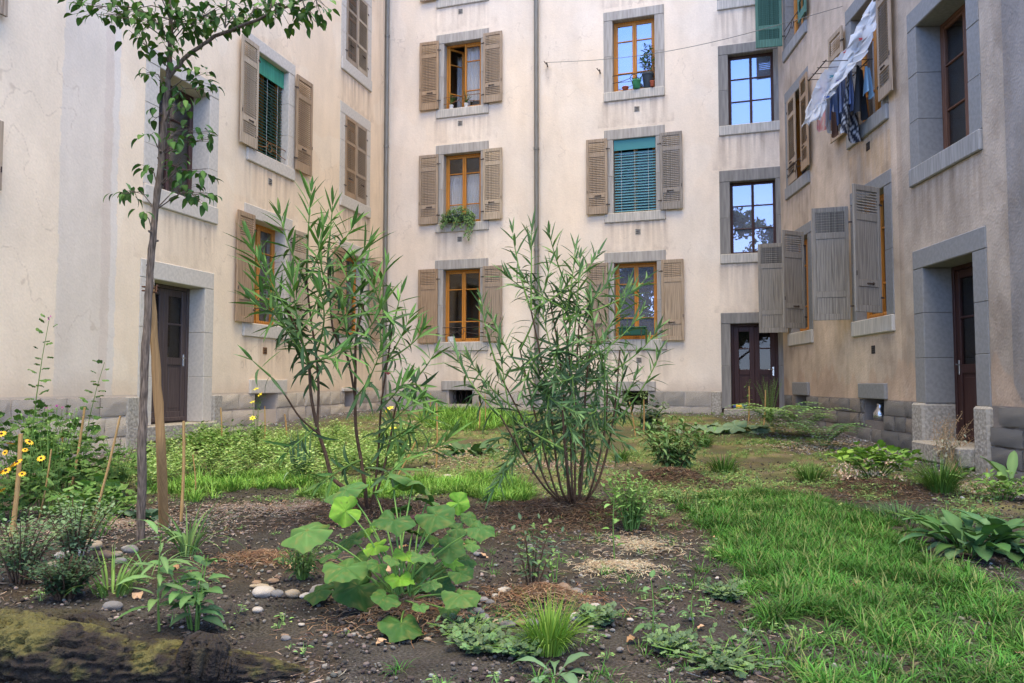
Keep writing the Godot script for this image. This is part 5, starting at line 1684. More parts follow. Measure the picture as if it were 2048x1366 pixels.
# a bushy herb: stems with leaves in pairs or spirals
func herb(called: String, label: String, cat: String, p: Vector2, h: float, spread: float, stems: int, lf: Array, shape: String, cols: Array, per: int, o := {}) -> Node3D:
	var t := base(called, label, cat, Transform3D(Basis.IDENTITY, on(p)), o.get("group", ""))
	var fam := []
	if shape == "round":
		for k in 6:
			var q := round_leaf(rr(lf[0], lf[1]) * 0.5, vary(cols[k % cols.size()], 0.15), 0.25)
			fam.append([q, q.mesh(M.leaf)])
	else:
		fam = family(6, [lf[0], lf[1]], [lf[2], lf[3]], shape, o.get("bend", [0.3, 1.0]), 0.25, cols, 4)
	var sb := MB.new()
	var ls := []
	var tops := []
	for s in stems:
		var a := s * 2.39996 + rr(-0.3, 0.3)
		var f := sqrt((s + 0.5) / stems)
		var hh: float = h * rr(0.75, 1.0) * (1.0 - 0.35 * f * o.get("dome", 0.6))
		var top := Vector3(cos(a) * spread * f, hh, sin(a) * spread * f) + Vector3(o.get("lean", 0.0), 0, 0)
		var a0 := Vector3(cos(a), 0, sin(a)) * spread * f * 0.2
		var c := Vector3(top.x * 0.4, hh * 0.6, top.z * 0.4)
		if stems == 1:
			top = Vector3(o.get("lean", 0.0), h, 0); a0 = Vector3.ZERO; c = Vector3(rr(-0.02, 0.02), h * 0.5, 0)
		sb.tube(arc(a0, c, top, 5), tape(o.get("thick", 0.005), 0.0018, 5), 5)
		tops.append(top)
		for k in per:
			var q: float = lerpf(o.get("from", 0.2), 1.0, (k + rr(0, 0.6)) / per)
			var pt := bez(a0, c, top, minf(q, 1.0))
			var az := k * 2.4 + rr(-0.5, 0.5)
			var dir := Vector3(cos(az), rr(-0.25, 0.7) + (0.5 if q > 0.9 else 0.0), sin(az))
			var out: float = o.get("stalk", 0.02)
			var sc: float = (1.0 - 0.45 * q * o.get("taper", 0.6)) * rr(0.75, 1.1)
			ls.append([fam[rng.randi() % fam.size()], Transform3D(aim(dir, Vector3.UP + dir * -0.2 + sph(0.25)).scaled_local(Vector3.ONE * sc), pt + dir * out)])
	mi(t, "stems", sb.mesh(), o.get("stem_mat", M.green_stem))
	leaves(t, ls, o.get("each", 0))
	if o.has("flower"):
		var fl = o.flower
		for k in mini(fl[0], tops.size()):
			daisy(t, tops[k] + Vector3(0, 0.02, 0), fl[1], fl[2], fl[3], fl[4])
	return t

func daisy(t: Node3D, p: Vector3, r: float, petals: int, c: Color, eye: Color) -> void:
	var tilt := Vector3(rr(-0.5, 0.5), 0.7, rr(0.1, 0.9)).normalized()
	var f := sub(t, "flower", Transform3D(aim(Vector3(rr(-1, 1), 0.2, rr(-1, 1)), tilt), p))
	var mb := MB.new()
	for k in petals:
		var a := TAU * k / petals
		mb.add(leaf(r, r * 0.45, "ovate", 0.35, 0.1, vary(c, 0.08), 3), Transform3D(aim(Vector3(cos(a), sin(a), 0.1), Vector3(0, 0, 1)), Vector3.ZERO))
	mi(f, "petals", mb.mesh(), M.petal)
	var e := MB.new()
	e.tube([Vector3.ZERO, Vector3(0, 0, r * 0.12), Vector3(0, 0, r * 0.3), Vector3(0, 0, r * 0.38)], [r * 0.27, r * 0.28, r * 0.2, r * 0.05], 8, eye)
	mi(f, "eye", e.mesh(), M.petal)

# a tuft of blades
func tuft_mesh(n: int, h: Array, wd: float, lean: Array, cols: Array, r := 0.03, seg := 4) -> MB:
	var mb := MB.new()
	for k in n:
		var a := rr(0, TAU)
		var l := rr(h[0], h[1])
		var ln := rr(lean[0], lean[1])
		var c := vary(cols[rng.randi() % cols.size()], 0.2)
		var q := leaf(l, wd * rr(0.7, 1.2), "blade", ln * 1.6, 0.35, c, seg)
		var rad := r * sqrt(rng.randf())
		var o := Vector3(cos(a) * rad, 0, sin(a) * rad)
		mb.add(q, Transform3D(aim(Vector3(cos(a) * ln * 0.5, 1, sin(a) * ln * 0.5), Vector3(-cos(a), 0.4, -sin(a))), o))
	return mb

func tuft(called: String, label: String, p: Vector2, n: int, h: Array, wd: float, lean: Array, cols: Array, r: float, seg := 6) -> void:
	var t := base(called, label, "grass clump", Transform3D(Basis.IDENTITY, on(p)))
	mi(t, "blades", tuft_mesh(n, h, wd, lean, cols, r, seg).mesh(), M.leaf).set_meta("kind", "stuff")

func mulch(called: String, label: String, p: Vector2, r: float, n: int, cols: Array, ln: Array, wd: float, hump: float, shape := 1.0) -> void:
	# a pad of loose fibres or chips lying round a plant
	var mb := MB.new()
	for k in n:
		var a := rr(0, TAU)
		var q := minf(1.35, absf(rng.randfn(0.0, 0.55))) * r * (1.0 + 0.25 * n1.get_noise_2d(cos(a) * 1.4 + p.x, sin(a) * 1.4 + p.y))
		var x := p.x + cos(a) * q * shape
		var z := p.y + sin(a) * q
		var l := rr(ln[0], ln[1])
		var az := rr(0, TAU)
		var y := gh(x, z) + rr(0.0, hump) * maxf(0.0, 1.0 - q / r) + 0.004
		var c := vary(cols[rng.randi() % cols.size()], 0.25)
		var d := Vector3(cos(az), rr(-0.12, 0.18), sin(az)) * l * 0.5
		var m := Vector3(rr(-0.2, 0.2) * l, rr(0, 0.15) * l, rr(-0.2, 0.2) * l)
		var o := Vector3(x, y, z)
		var s := Vector3(-sin(az), 0, cos(az)) * wd * 0.5
		var u := Vector3(0, wd * 0.5, 0)
		mb.quad(o - d - s, o - d + s, o + m + s, o + m - s, Vector3.UP, c)
		mb.quad(o + m - s, o + m + s, o + d + s, o + d - s, Vector3.UP, c)
		mb.quad(o - d - u, o - d + u, o + m + u, o + m - u, Vector3(-sin(az), 0, cos(az)), c)
	var o2 := mi(self, called, mb.mesh(), M.vc)
	tag(o2, label, "mulch", "", "stuff")

func big_plants() -> void:
	M.pale_stem = mat(100, 134, 64, 0.6)
	hollyhock()
	rosette("foxglove_rosette", "big clump of long grey-green dock-like leaves at the right edge", "leafy plant", Vector2(2.93, -4.994), 44, [0.26, 0.42], [0.075, 0.115], [Color(0.055, 0.13, 0.045), Color(0.085, 0.165, 0.07), Color(0.035, 0.095, 0.025)], [0.45, 1.35], 0.16, "dock", 60, [0.5, 1.6])
	rosette("foxglove_rosette", "smaller leafy rosette against the frame edge beside the grey-green clump", "leafy plant", Vector2(3.232, -4.994), 26, [0.30, 0.42], [0.09, 0.12], [Color(0.06, 0.125, 0.055), Color(0.04, 0.09, 0.035)], [0.3, 1.2], 0.1)
	# hydrangea
	var hp := Vector2(3.792, -8.165)
	var hy := herb("hydrangea", "low yellow-green hydrangea with faded cream flower heads on a mulch mound", "hydrangea", hp, 0.40, 0.5, 34, [0.13, 0.19, 0.07, 0.11], "ovate", [Color(0.18, 0.31, 0.05), Color(0.14, 0.26, 0.05), Color(0.10, 0.20, 0.04)], 7, {"each": 120, "dome": 0.9, "from": 0.45})
	for e in [[1690, 935], [1712, 948], [1755, 950], [1768, 962], [1800, 960], [1700, 958], [1735, 925], [1812, 975], [1745, 975], [1680, 950], [1785, 930]]:
		var c := ray(e[0], e[1], -hp.y - 0.42 + rr(0, 0.25)) - hy.position
		var fm := MB.new()
		for k in 46:
			var d := sph()
			if d.y < -0.3: d.y = -d.y
			var pc := vary(Color(0.42, 0.34, 0.24) if rng.randf() < 0.65 else Color(0.30, 0.20, 0.13), 0.25)
			fm.add(leaf(0.026, 0.022, "ovate", 0.5, 0.2, pc, 2), Transform3D(aim(sph(), d), Vector3(d.x * 0.07, d.y * 0.045, d.z * 0.07)))
		mi(hy, "flower_head", fm.mesh(), M.petal, Transform3D(Basis.IDENTITY, c))
	herb("peony", "rounded dark green peony bush on a brown mulch mound, right of the dense oleander", "peony", Vector2(1.859, -9.045), 0.74, 0.5, 30, [0.15, 0.23, 0.04, 0.06], "lance", [Color(0.10, 0.19, 0.06), Color(0.13, 0.23, 0.08), Color(0.07, 0.14, 0.045)], 16, {"each": 150, "dome": 0.8, "bend": [0.6, 1.5], "stem_mat": M.stem})

	var brown := [Color(0.15, 0.09, 0.052), Color(0.11, 0.067, 0.04), Color(0.23, 0.155, 0.095), Color(0.07, 0.044, 0.028)]
	var straw := [Color(0.50, 0.41, 0.27), Color(0.58, 0.49, 0.34), Color(0.38, 0.28, 0.17)]
	var chips := [Color(0.38, 0.29, 0.21), Color(0.29, 0.2, 0.14), Color(0.44, 0.36, 0.28)]
	var rust := [Color(0.26, 0.15, 0.08), Color(0.19, 0.105, 0.058), Color(0.34, 0.23, 0.14)]
	mulch("fibre_mulch", "dark brown fibre mulch heaped round the dense oleander", Vector2(0.465, -6.274), 0.85, 5200, brown, [0.05, 0.16], 0.004, 0.05, 1.0)
	mulch("fibre_mulch", "brown fibre mulch behind the hollyhock under the tall oleander", Vector2(-1.179, -6.392), 0.62, 2200, brown, [0.05, 0.14], 0.004, 0.04, 1.2)
	mulch("fibre_mulch", "brown fibre mulch collar under the peony", Vector2(1.682, -8.319), 0.62, 2200, brown, [0.05, 0.15], 0.005, 0.05, 1.1)
	mulch("fibre_mulch", "brown fibre mulch collar under the hydrangea", Vector2(3.569, -7.688), 0.72, 1800, brown, [0.05, 0.14], 0.005, 0.04, 1.2)
	mulch("fibre_mulch", "rusty fibre mulch in the pebble ring by the small shrub", Vector2(0.15, -3.872), 0.30, 1300, rust, [0.03, 0.1], 0.003, 0.04, 1.3)
	mulch("fibre_mulch", "rusty fibre mulch under the hollyhock clump", Vector2(-0.492, -3.629), 0.30, 900, rust, [0.03, 0.1], 0.003, 0.03, 1.5)
	mulch("straw_mulch", "pale chopped straw ring round the lone seedling", Vector2(0.603, -4.558), 0.24, 1300, straw, [0.025, 0.085], 0.0026, 0.03, 1.2)
	mulch("straw_mulch", "pale straw patch below the bright bushy herb", Vector2(0.852, -5.222), 0.34, 800, straw, [0.025, 0.085], 0.0026, 0.02, 1.3)
	mulch("straw_mulch", "straw patch on the soil left of the tall oleander", Vector2(-1.906, -6.719), 0.55, 2400, chips, [0.02, 0.06], 0.005, 0.02, 1.6)
	mulch("fibre_mulch", "orange-brown fibre mat by the leafy grass left of the hollyhock", Vector2(-1.535, -4.786), 0.28, 900, rust, [0.03, 0.1], 0.003, 0.04, 1.5)
	mulch("wood_chips", "wood chips spread round the two left stakes", Vector2(-2.937, -5.947), 1.1, 2400, chips, [0.015, 0.045], 0.007, 0.02, 1.2)
	mulch("wood_chips", "wood chip ring round the broad-leaved plant behind the oleanders", Vector2(-0.708, -11.156), 0.9, 1400, straw, [0.03, 0.07], 0.014, 0.02, 1.3)
	mulch("wood_chips", "wood chips beside the blueish leafy plant in the middle bed", Vector2(0.483, -9.924), 0.8, 800, chips, [0.03, 0.07], 0.014, 0.02, 1.6)
	mulch("straw_mulch", "pale straw by the fern on the right of the lawn", Vector2(4.594, -11.817), 0.7, 700, straw, [0.03, 0.08], 0.012, 0.02, 1.4)
	mulch("straw_mulch", "pale straw beside the dried seed stalks", Vector2(4.949, -8.051), 0.6, 800, straw, [0.02, 0.08], 0.01, 0.02, 1.4)
	mulch("wood_chips", "pale chips by the canes near the back wall", Vector2(-1.602, -15.203), 0.8, 500, straw, [0.04, 0.09], 0.02, 0.02, 1.6)

# ------------------------------------------------------------------ beds
func cane(p: Vector3, q: Vector3, r: float, label: String) -> void:
	# bamboo with its joints
	var b := base("bamboo_cane", label, "bamboo cane", Transform3D(Basis.IDENTITY, p), "bamboo canes")
	var mb := MB.new()
	var v := q - p
	var n := maxi(4, int(v.length() / 0.16))
	var pts := []
	var rs := []
	for k in n + 1:
		var t := float(k) / n
		var w := sin(t * 3.0) * 0.012
		for e in [-0.01, 0.0, 0.01]:
			if (k == 0 and e < 0) or (k == n and e > 0): continue
			pts.append(v * (t + e) + Vector3(w, 0, 0))
			rs.append(r * (1.16 if e == 0.0 and k > 0 and k < n else 1.0) * lerpf(1.0, 0.85, t))
	mb.tube(pts, rs, 7)
	mi(b, "rod", mb.mesh(), M.cane)

func pole(gp: Vector2, px: float, py: float, r: float, label: String) -> void:
	var a := on(gp, -0.05)
	cane(a, ray(px, py, -gp.y), r, label)

func beds() -> void:
	var mallow := [Color(0.075, 0.16, 0.035), Color(0.10, 0.19, 0.05), Color(0.05, 0.11, 0.03)]
	var deep := [Color(0.045, 0.095, 0.03), Color(0.06, 0.12, 0.035), Color(0.03, 0.07, 0.025)]
	var light := [Color(0.12, 0.235, 0.05), Color(0.09, 0.19, 0.04), Color(0.15, 0.26, 0.07)]
	var blue := [Color(0.06, 0.11, 0.07), Color(0.085, 0.145, 0.09), Color(0.045, 0.085, 0.05)]
	# tall mallows in the left bed
	var m1 := herb("mallow", "tallest mallow at the far left with a purple flower at its tip", "mallow", Vector2(-4.277, -6.909), 1.66, 0.12, 1, [0.07, 0.13], "round", mallow, 34, {"each": 80, "stalk": 0.06, "lean": 0.14, "taper": 1.2, "thick": 0.009, "from": 0.12})
	daisy(m1, Vector3(0.145, 1.665, 0.01), 0.04, 5, Color(0.42, 0.08, 0.34), Color(0.3, 0.25, 0.2))
	herb("mallow", "second mallow, bare stemmed with a leafy top, right of the tallest one", "mallow", Vector2(-4.153, -7.518), 1.28, 0.10, 1, [0.07, 0.12], "round", mallow, 26, {"each": 60, "stalk": 0.07, "lean": 0.2, "taper": 0.6, "thick": 0.007, "from": 0.3})
	herb("mallow", "broad leafy mallow mass behind the leaning canes", "mallow", Vector2(-4.395, -7.688), 0.75, 0.55, 16, [0.08, 0.15], "round", mallow, 12, {"each": 190, "stalk": 0.06})
	herb("mallow", "spreading mallow with large low leaves left of the young tree", "mallow", Vector2(-3.769, -7.2), 0.5, 0.45, 12, [0.09, 0.16], "round", mallow, 9, {"each": 108, "stalk": 0.06})
	herb("mallow", "low bright mallow leaves at the foot of the thin cane", "mallow", Vector2(-3.376, -6.052), 0.34, 0.32, 8, [0.09, 0.14], "round", light, 7, {"each": 56, "stalk": 0.05})
	herb("mallow", "leafy plants at the left edge under the yellow flowers", "mallow", Vector2(-3.948, -6.161), 0.6, 0.5, 14, [0.07, 0.13], "round", mallow, 12, {"each": 168, "stalk": 0.06})
	herb("mallow", "dense mallow foliage rising behind the yellow flowers at the left edge", "mallow", Vector2(-4.913, -8.051), 0.95, 0.5, 16, [0.09, 0.16], "round", mallow, 12, {"each": 190, "stalk": 0.06})
	herb("mallow", "pale low mallow leaves between the two leaning canes", "mallow", Vector2(-3.302, -6.392), 0.3, 0.4, 10, [0.09, 0.16], "round", light, 7, {"each": 70, "stalk": 0.05})
	herb("wild_herb", "tall wispy weed with tiny leaves standing before the left mallows", "weed", Vector2(-3.791, -6.392), 0.95, 0.35, 14, [0.03, 0.06, 0.012, 0.022], "lance", light, 22, {"dome": 0.2})
	herb("wild_herb", "straggly thin-stemmed weed between the bent cane and the young tree", "weed", Vector2(-3.631, -7.2), 0.62, 0.3, 12, [0.03, 0.06, 0.012, 0.022], "lance", mallow, 18, {"dome": 0.2})
	herb("wild_herb", "loose pale weeds spilling over the left edge stones", "weed", Vector2(-2.91, -5.472), 0.3, 0.3, 14, [0.03, 0.06, 0.016, 0.03], "ovate", light, 12, {"dome": 0.3})
	var cf := herb("coneflower", "yellow coneflower with dark eyes in the left bed", "coneflower", Vector2(-4.862, -7.688), 0.62, 0.42, 18, [0.09, 0.14, 0.03, 0.045], "lance", deep, 9, {"dome": 0.3})
	for e in [[12, 942, 1.0], [28, 930, 1.0], [58, 884, 0.9], [20, 887, 0.9], [82, 917, 0.8], [34, 925, 1.1], [3, 868, 0.9], [5, 980, 0.7], [10, 905, 0.6], [50, 900, 0.6], [2, 945, 0.8], [44, 948, 0.7]]:
		daisy(cf, ray(e[0], e[1], 5.35) - cf.position, 0.038 * e[2], 11, Color(0.72, 0.42, 0.02), Color(0.05, 0.025, 0.015))
	herb("lychnis", "silvery thin plant with tiny magenta flowers behind the left bed", "lychnis", Vector2(-5.051, -8.635), 0.85, 0.4, 22, [0.04, 0.07, 0.012, 0.02], "lance", [Color(0.24, 0.28, 0.22), Color(0.17, 0.22, 0.15)], 10, {"dome": 0.2, "flower": [5, 0.022, 5, Color(0.36, 0.06, 0.28), Color(0.3, 0.1, 0.2)]})
	# foreground left
	herb("box_shrub", "small dark leaved shrub behind the mossy log", "shrub", Vector2(-2.223, -3.916), 0.22, 0.20, 44, [0.025, 0.04, 0.014, 0.022], "ovate", [Color(0.035, 0.07, 0.03), Color(0.05, 0.095, 0.045), Color(0.025, 0.05, 0.022)], 36, {"stem_mat": M.stem, "dome": 0.5, "stalk": 0.012})
	herb("rose_shrub", "thin wiry shrub with tiny leaves behind the dark shrub at the left edge", "shrub", Vector2(-2.661, -4.254), 0.40, 0.26, 22, [0.03, 0.05, 0.018, 0.03], "ovate", [Color(0.09, 0.16, 0.07), Color(0.13, 0.2, 0.09)], 40, {"stem_mat": M.stem, "dome": 0.3, "stalk": 0.014})
	herb("rose_shrub", "second wiry shrub with pale leaves between canes and log", "shrub", Vector2(-2.626, -4.72), 0.42, 0.26, 22, [0.03, 0.05, 0.018, 0.03], "ovate", [Color(0.11, 0.18, 0.08), Color(0.14, 0.22, 0.11)], 36, {"stem_mat": M.stem, "dome": 0.3, "stalk": 0.014})
	herb("willow_herb", "young lance-leaved weed rising from the hollow of the log", "weed", Vector2(-1.536, -3.435), 0.42, 0.05, 1, [0.14, 0.2, 0.03, 0.045], "lance", [Color(0.07, 0.15, 0.04), Color(0.10, 0.19, 0.06)], 22, {"each": 40, "thick": 0.006, "taper": 0.8})
	herb("nettle_weed", "broad-leaved weed beside the lance-leaved one over the log", "weed", Vector2(-1.395, -3.483), 0.36, 0.16, 5, [0.12, 0.18, 0.055, 0.085], "ovate", [Color(0.075, 0.16, 0.05), Color(0.11, 0.21, 0.06), Color(0.05, 0.10, 0.04)], 10, {"each": 40, "thick": 0.006})
	tuft("day_lily", "tall clump of arching strap leaves with a brown base right of the stake", Vector2(-2.023, -4.895), 34, [0.34, 0.52], 0.018, [0.3, 1.3], [Color(0.09, 0.17, 0.05), Color(0.06, 0.13, 0.035), Color(0.13, 0.22, 0.07)], 0.05, 8)
	tuft("day_lily", "short clump of yellow-green strap leaves left of the young tree foot", Vector2(-2.033, -4.007), 46, [0.16, 0.28], 0.014, [0.4, 1.3], [Color(0.10, 0.19, 0.04), Color(0.08, 0.16, 0.04)], 0.10, 7)
	tuft("day_lily", "thin strap leaves arching over the soil in front of the young tree", Vector2(-2.034, -4.417), 16, [0.28, 0.42], 0.012, [0.6, 1.4], [Color(0.09, 0.18, 0.06)], 0.08, 8)
	rosette("heuchera", "blue-grey scalloped leafy clump behind the stake foot", "heuchera", Vector2(-2.94, -6.274), 26, [0.10, 0.16], [0.08, 0.11], blue, [0.2, 1.0], 0.12, "ovate")
	# small plants in the middle
	herb("dwarf_shrub", "small dark drooping shrub in the pebble ring left of the hollyhock", "shrub", Vector2(-1.124, -4.223), 0.24, 0.13, 20, [0.05, 0.08, 0.012, 0.018], "lance", deep, 14, {"bend": [0.5, 1.4], "dome": 0.8})
	herb("mint_shrub", "small upright shrub with dull leaves in the right pebble ring", "shrub", Vector2(0.103, -3.961), 0.36, 0.16, 9, [0.045, 0.075, 0.022, 0.032], "ovate", [Color(0.05, 0.09, 0.045), Color(0.07, 0.12, 0.06), Color(0.10, 0.18, 0.05)], 16, {"each": 144, "dome": 0.4, "stem_mat": M.stem})
	herb("mint_shrub", "bright sprig leaning out of the dull upright shrub", "shrub", Vector2(0.233, -4.254), 0.24, 0.05, 2, [0.05, 0.08, 0.016, 0.024], "lance", light, 10, {"each": 20})
	herb("aster_bush", "bright bushy herb with one white flower in front of the mulch", "aster", Vector2(0.867, -5.709), 0.42, 0.24, 36, [0.05, 0.08, 0.02, 0.03], "lance", [Color(0.11, 0.21, 0.05), Color(0.08, 0.17, 0.04), Color(0.15, 0.23, 0.07)], 16, {"dome": 0.3, "flower": [1, 0.03, 14, Color(0.68, 0.66, 0.68), Color(0.5, 0.4, 0.08)]})
	herb("seedling", "thin seedling with four tiers of leaves in the straw ring", "seedling", Vector2(0.61, -4.656), 0.42, 0.02, 1, [0.06, 0.10, 0.03, 0.045], "ovate", light, 12, {"each": 14, "thick": 0.005})
	herb("seedling", "leggy seedling with pale flat leaves in the bare front soil", "seedling", Vector2(0.592, -3.349), 0.25, 0.03, 1, [0.06, 0.10, 0.035, 0.05], "ovate", [Color(0.075, 0.15, 0.05)], 11, {"each": 14, "thick": 0.004})
	herb("seedling", "small star of pointed leaves right of the leggy seedling", "seedling", Vector2(0.813, -3.533), 0.13, 0.02, 1, [0.06, 0.10, 0.014, 0.02], "lance", [Color(0.075, 0.15, 0.05)], 12, {"each": 14, "thick": 0.004})
	herb("seedling", "tiny upright seedling near the grass edge", "seedling", Vector2(1.19, -4.72), 0.12, 0.02, 1, [0.05, 0.07, 0.02, 0.03], "ovate", light, 9, {"each": 10, "thick": 0.003})
	rosette("poppy_rosette", "pale toothed rosette at the bottom edge below the bright sedge", "leafy plant", Vector2(0.158, -2.917), 6, [0.14, 0.2], [0.04, 0.055], [Color(0.09, 0.17, 0.08)], [0.3, 1.0], 0.02)
	rosette("corner_leaf", "single upright pale leaf at the right edge by the plinth", "leafy plant", Vector2(5.02, -7.865), 6, [0.4, 0.5], [0.1, 0.14], [Color(0.12, 0.22, 0.08)], [0.9, 1.4], 0.04)
	# grass clumps
	var gr := [Color(0.06, 0.14, 0.025), Color(0.085, 0.175, 0.03), Color(0.045, 0.10, 0.02)]
	tuft("sedge", "bright yellow-green sedge clump at the bottom centre", Vector2(0.148, -3.166), 300, [0.16, 0.27], 0.006, [0.15, 1.1], [Color(0.12, 0.22, 0.025), Color(0.09, 0.18, 0.02), Color(0.15, 0.26, 0.04)], 0.07, 6)
	tuft("ornamental_grass", "dense dome of fine dark grass left of the grey-green clump", Vector2(4.124, -7.518), 420, [0.3, 0.5], 0.007, [0.3, 1.2], gr, 0.13, 6)
	tuft("grass_clump", "grass clump in the moss between peony and hydrangea", Vector2(2.507, -9.257), 170, [0.2, 0.32], 0.01, [0.3, 1.1], gr, 0.14)
	tuft("grass_clump", "grass clump just left of the hydrangea", Vector2(3.228, -8.436), 170, [0.18, 0.3], 0.01, [0.3, 1.1], gr, 0.14)
	tuft("grass_clump", "small grass clump behind the peony", Vector2(2.911, -11.817), 120, [0.2, 0.32], 0.012, [0.3, 1.0], gr, 0.12)
	tuft("grass_clump", "tiny grass clump right behind the dense oleander foot", Vector2(1.439, -10.3), 80, [0.16, 0.28], 0.011, [0.3, 1.0], gr, 0.1)
	tuft("grass_clump", "low grass clump in front of the peony mulch", Vector2(1.583, -7.2), 90, [0.08, 0.16], 0.008, [0.4, 1.2], [Color(0.08, 0.15, 0.05)], 0.2)
	tuft("grass_clump", "dark grass clump between hydrangea and lawn", Vector2(3.108, -6.274), 200, [0.1, 0.18], 0.008, [0.4, 1.2], [Color(0.05, 0.11, 0.04)], 0.3)
	# middle and back beds
	var iris := base("iris_fan", "upright fan of blue-green sword leaves behind the tall oleander", "iris", Transform3D(Basis.IDENTITY, on(Vector2(-2.354, -8.716))))
	mi(iris, "blades", tuft_mesh(22, [0.4, 0.62], 0.04, [0.0, 0.22], [Color(0.07, 0.14, 0.08), Color(0.09, 0.17, 0.10)], 0.12, 6).mesh(), M.leaf)
	tuft("iris_fan", "one pale strap leaf bent over the soil left of the sword leaves", Vector2(-2.354, -8.436), 3, [0.4, 0.5], 0.03, [1.1, 1.4], [Color(0.2, 0.3, 0.16)], 0.02, 8)
	rosette("hosta", "dark broad-leaved plant in wood chips between the two oleanders", "leafy plant", Vector2(-0.601, -11.156), 34, [0.22, 0.34], [0.12, 0.18], [Color(0.045, 0.10, 0.04), Color(0.07, 0.13, 0.06)], [0.15, 0.9], 0.35, "ovate")
	rosette("cabbage_leaf", "blue-grey broad leaves seen low through the dense oleander", "leafy plant", Vector2(0.484, -11.425), 26, [0.2, 0.3], [0.1, 0.16], light, [0.2, 0.9], 0.35, "ovate")
	var pk := herb("evening_primrose", "tall yellow flowered stem before the left cellar opening", "flowering plant", Vector2(-3.663, -11.156), 0.95, 0.1, 3, [0.08, 0.13, 0.03, 0.045], "lance", light, 14, {"dome": 0.6, "flower": [2, 0.05, 5, Color(0.75, 0.62, 0.05), Color(0.6, 0.5, 0.05)]})
	daisy(pk, ray(512, 778, 10.4) - pk.position, 0.055, 6, Color(0.78, 0.66, 0.05), Color(0.6, 0.5, 0.05))
	daisy(pk, ray(505, 836, 10.4) - pk.position, 0.05, 6, Color(0.78, 0.66, 0.05), Color(0.6, 0.5, 0.05))
	var yb := herb("evening_primrose", "yellow flowers among stems right of the tall oleander", "flowering plant", Vector2(-1.52, -9.924), 0.62, 0.28, 10, [0.09, 0.14, 0.02, 0.035], "lance", mallow, 10, {"dome": 0.3})
	for e in [[774, 822], [786, 856], [780, 816]]:
		daisy(yb, ray(e[0], e[1], 8.6) - yb.position, 0.05, 6, Color(0.78, 0.66, 0.05), Color(0.6, 0.5, 0.05))
	herb("tall_weed", "sage-like weeds at the foot of the evening primrose", "weeds", Vector2(-3.963, -11.156), 0.5, 0.7, 26, [0.08, 0.14, 0.035, 0.06], "ovate", light, 9, {"dome": 0.4})
	herb("tall_weed", "leafy pale weeds behind the thin cane pair", "weeds", Vector2(-4.179, -10.794), 0.4, 0.5, 20, [0.09, 0.15, 0.05, 0.08], "ovate", light, 7, {"dome": 0.4})
	# squash at the back: a flat run of big pale leaves
	var sq := base("squash_vine", "flat run of broad pale squash leaves before the brown back door", "squash", Transform3D(Basis.IDENTITY, on(Vector2(3.699, -13.845))))
	for e in [[1385, 852, 0.2], [1405, 858, 0.24], [1430, 856, 0.3], [1462, 858, 0.3], [1490, 853, 0.32], [1515, 858, 0.24], [1530, 864, 0.18], [1450, 866, 0.26], [1415, 866, 0.2], [1478, 866, 0.22], [1350, 856, 0.22], [1320, 852, 0.22], [1300, 856, 0.2], [1395, 862, 0.2], [1440, 861, 0.24], [1470, 851, 0.24], [1500, 862, 0.22], [1420, 850, 0.2], [1520, 852, 0.18], [1340, 862, 0.2], [1368, 866, 0.18]]:
		var p := ray(e[0], e[1], 14.0 + rr(-0.5, 0.5)) - sq.position
		mi(sq, "leaf", round_leaf(e[2] * 0.85, vary(Color(0.16, 0.25, 0.15), 0.15), 0.12).mesh(), M.leaf, Transform3D(aim(Vector3(rr(-1, 1), 0, rr(-1, 1)), Vector3(rr(-0.5, 0.5), 1, rr(0.0, 0.6))), p))
		var sb := MB.new()
		sb.tube([p - Vector3(rr(-0.1, 0.1), p.y + 0.02, 0.05), p], [0.01, 0.007], 5)
		mi(sq, "leaf_stalk", sb.mesh(), M.green_stem)
	var al := base("onion_flowers", "leek-like plant with three round pale green seed heads behind the dense oleander", "allium", Transform3D(Basis.IDENTITY, on(Vector2(2.32, -13.845))))
	for e in [[1252, 798], [1289, 789], [1330, 812]]:
		var tp := ray(e[0], e[1], 13.2) - al.position
		var sb := MB.new()
		sb.tube(arc(Vector3(tp.x * 0.3, 0, 0), Vector3(tp.x * 0.8, tp.y * 0.5, 0), tp), tape(0.012, 0.008), 6)
		mi(al, "stalk", sb.mesh(), M.green_stem)
		var fm := MB.new()
		for k in 60:
			var d := sph()
			fm.add(leaf(0.03, 0.02, "ovate", 0.3, 0.2, vary(Color(0.24, 0.33, 0.14), 0.2), 2), Transform3D(aim(d, sph()), d * 0.055))
		mi(al, "seed_head", fm.mesh(), M.petal, Transform3D(Basis.IDENTITY, tp))
	herb("cabbage", "dark leafy plants under the round seed heads", "leafy plant", Vector2(2.454, -13.845), 0.62, 0.35, 12, [0.18, 0.28, 0.08, 0.13], "ovate", blue, 7, {"dome": 0.4})
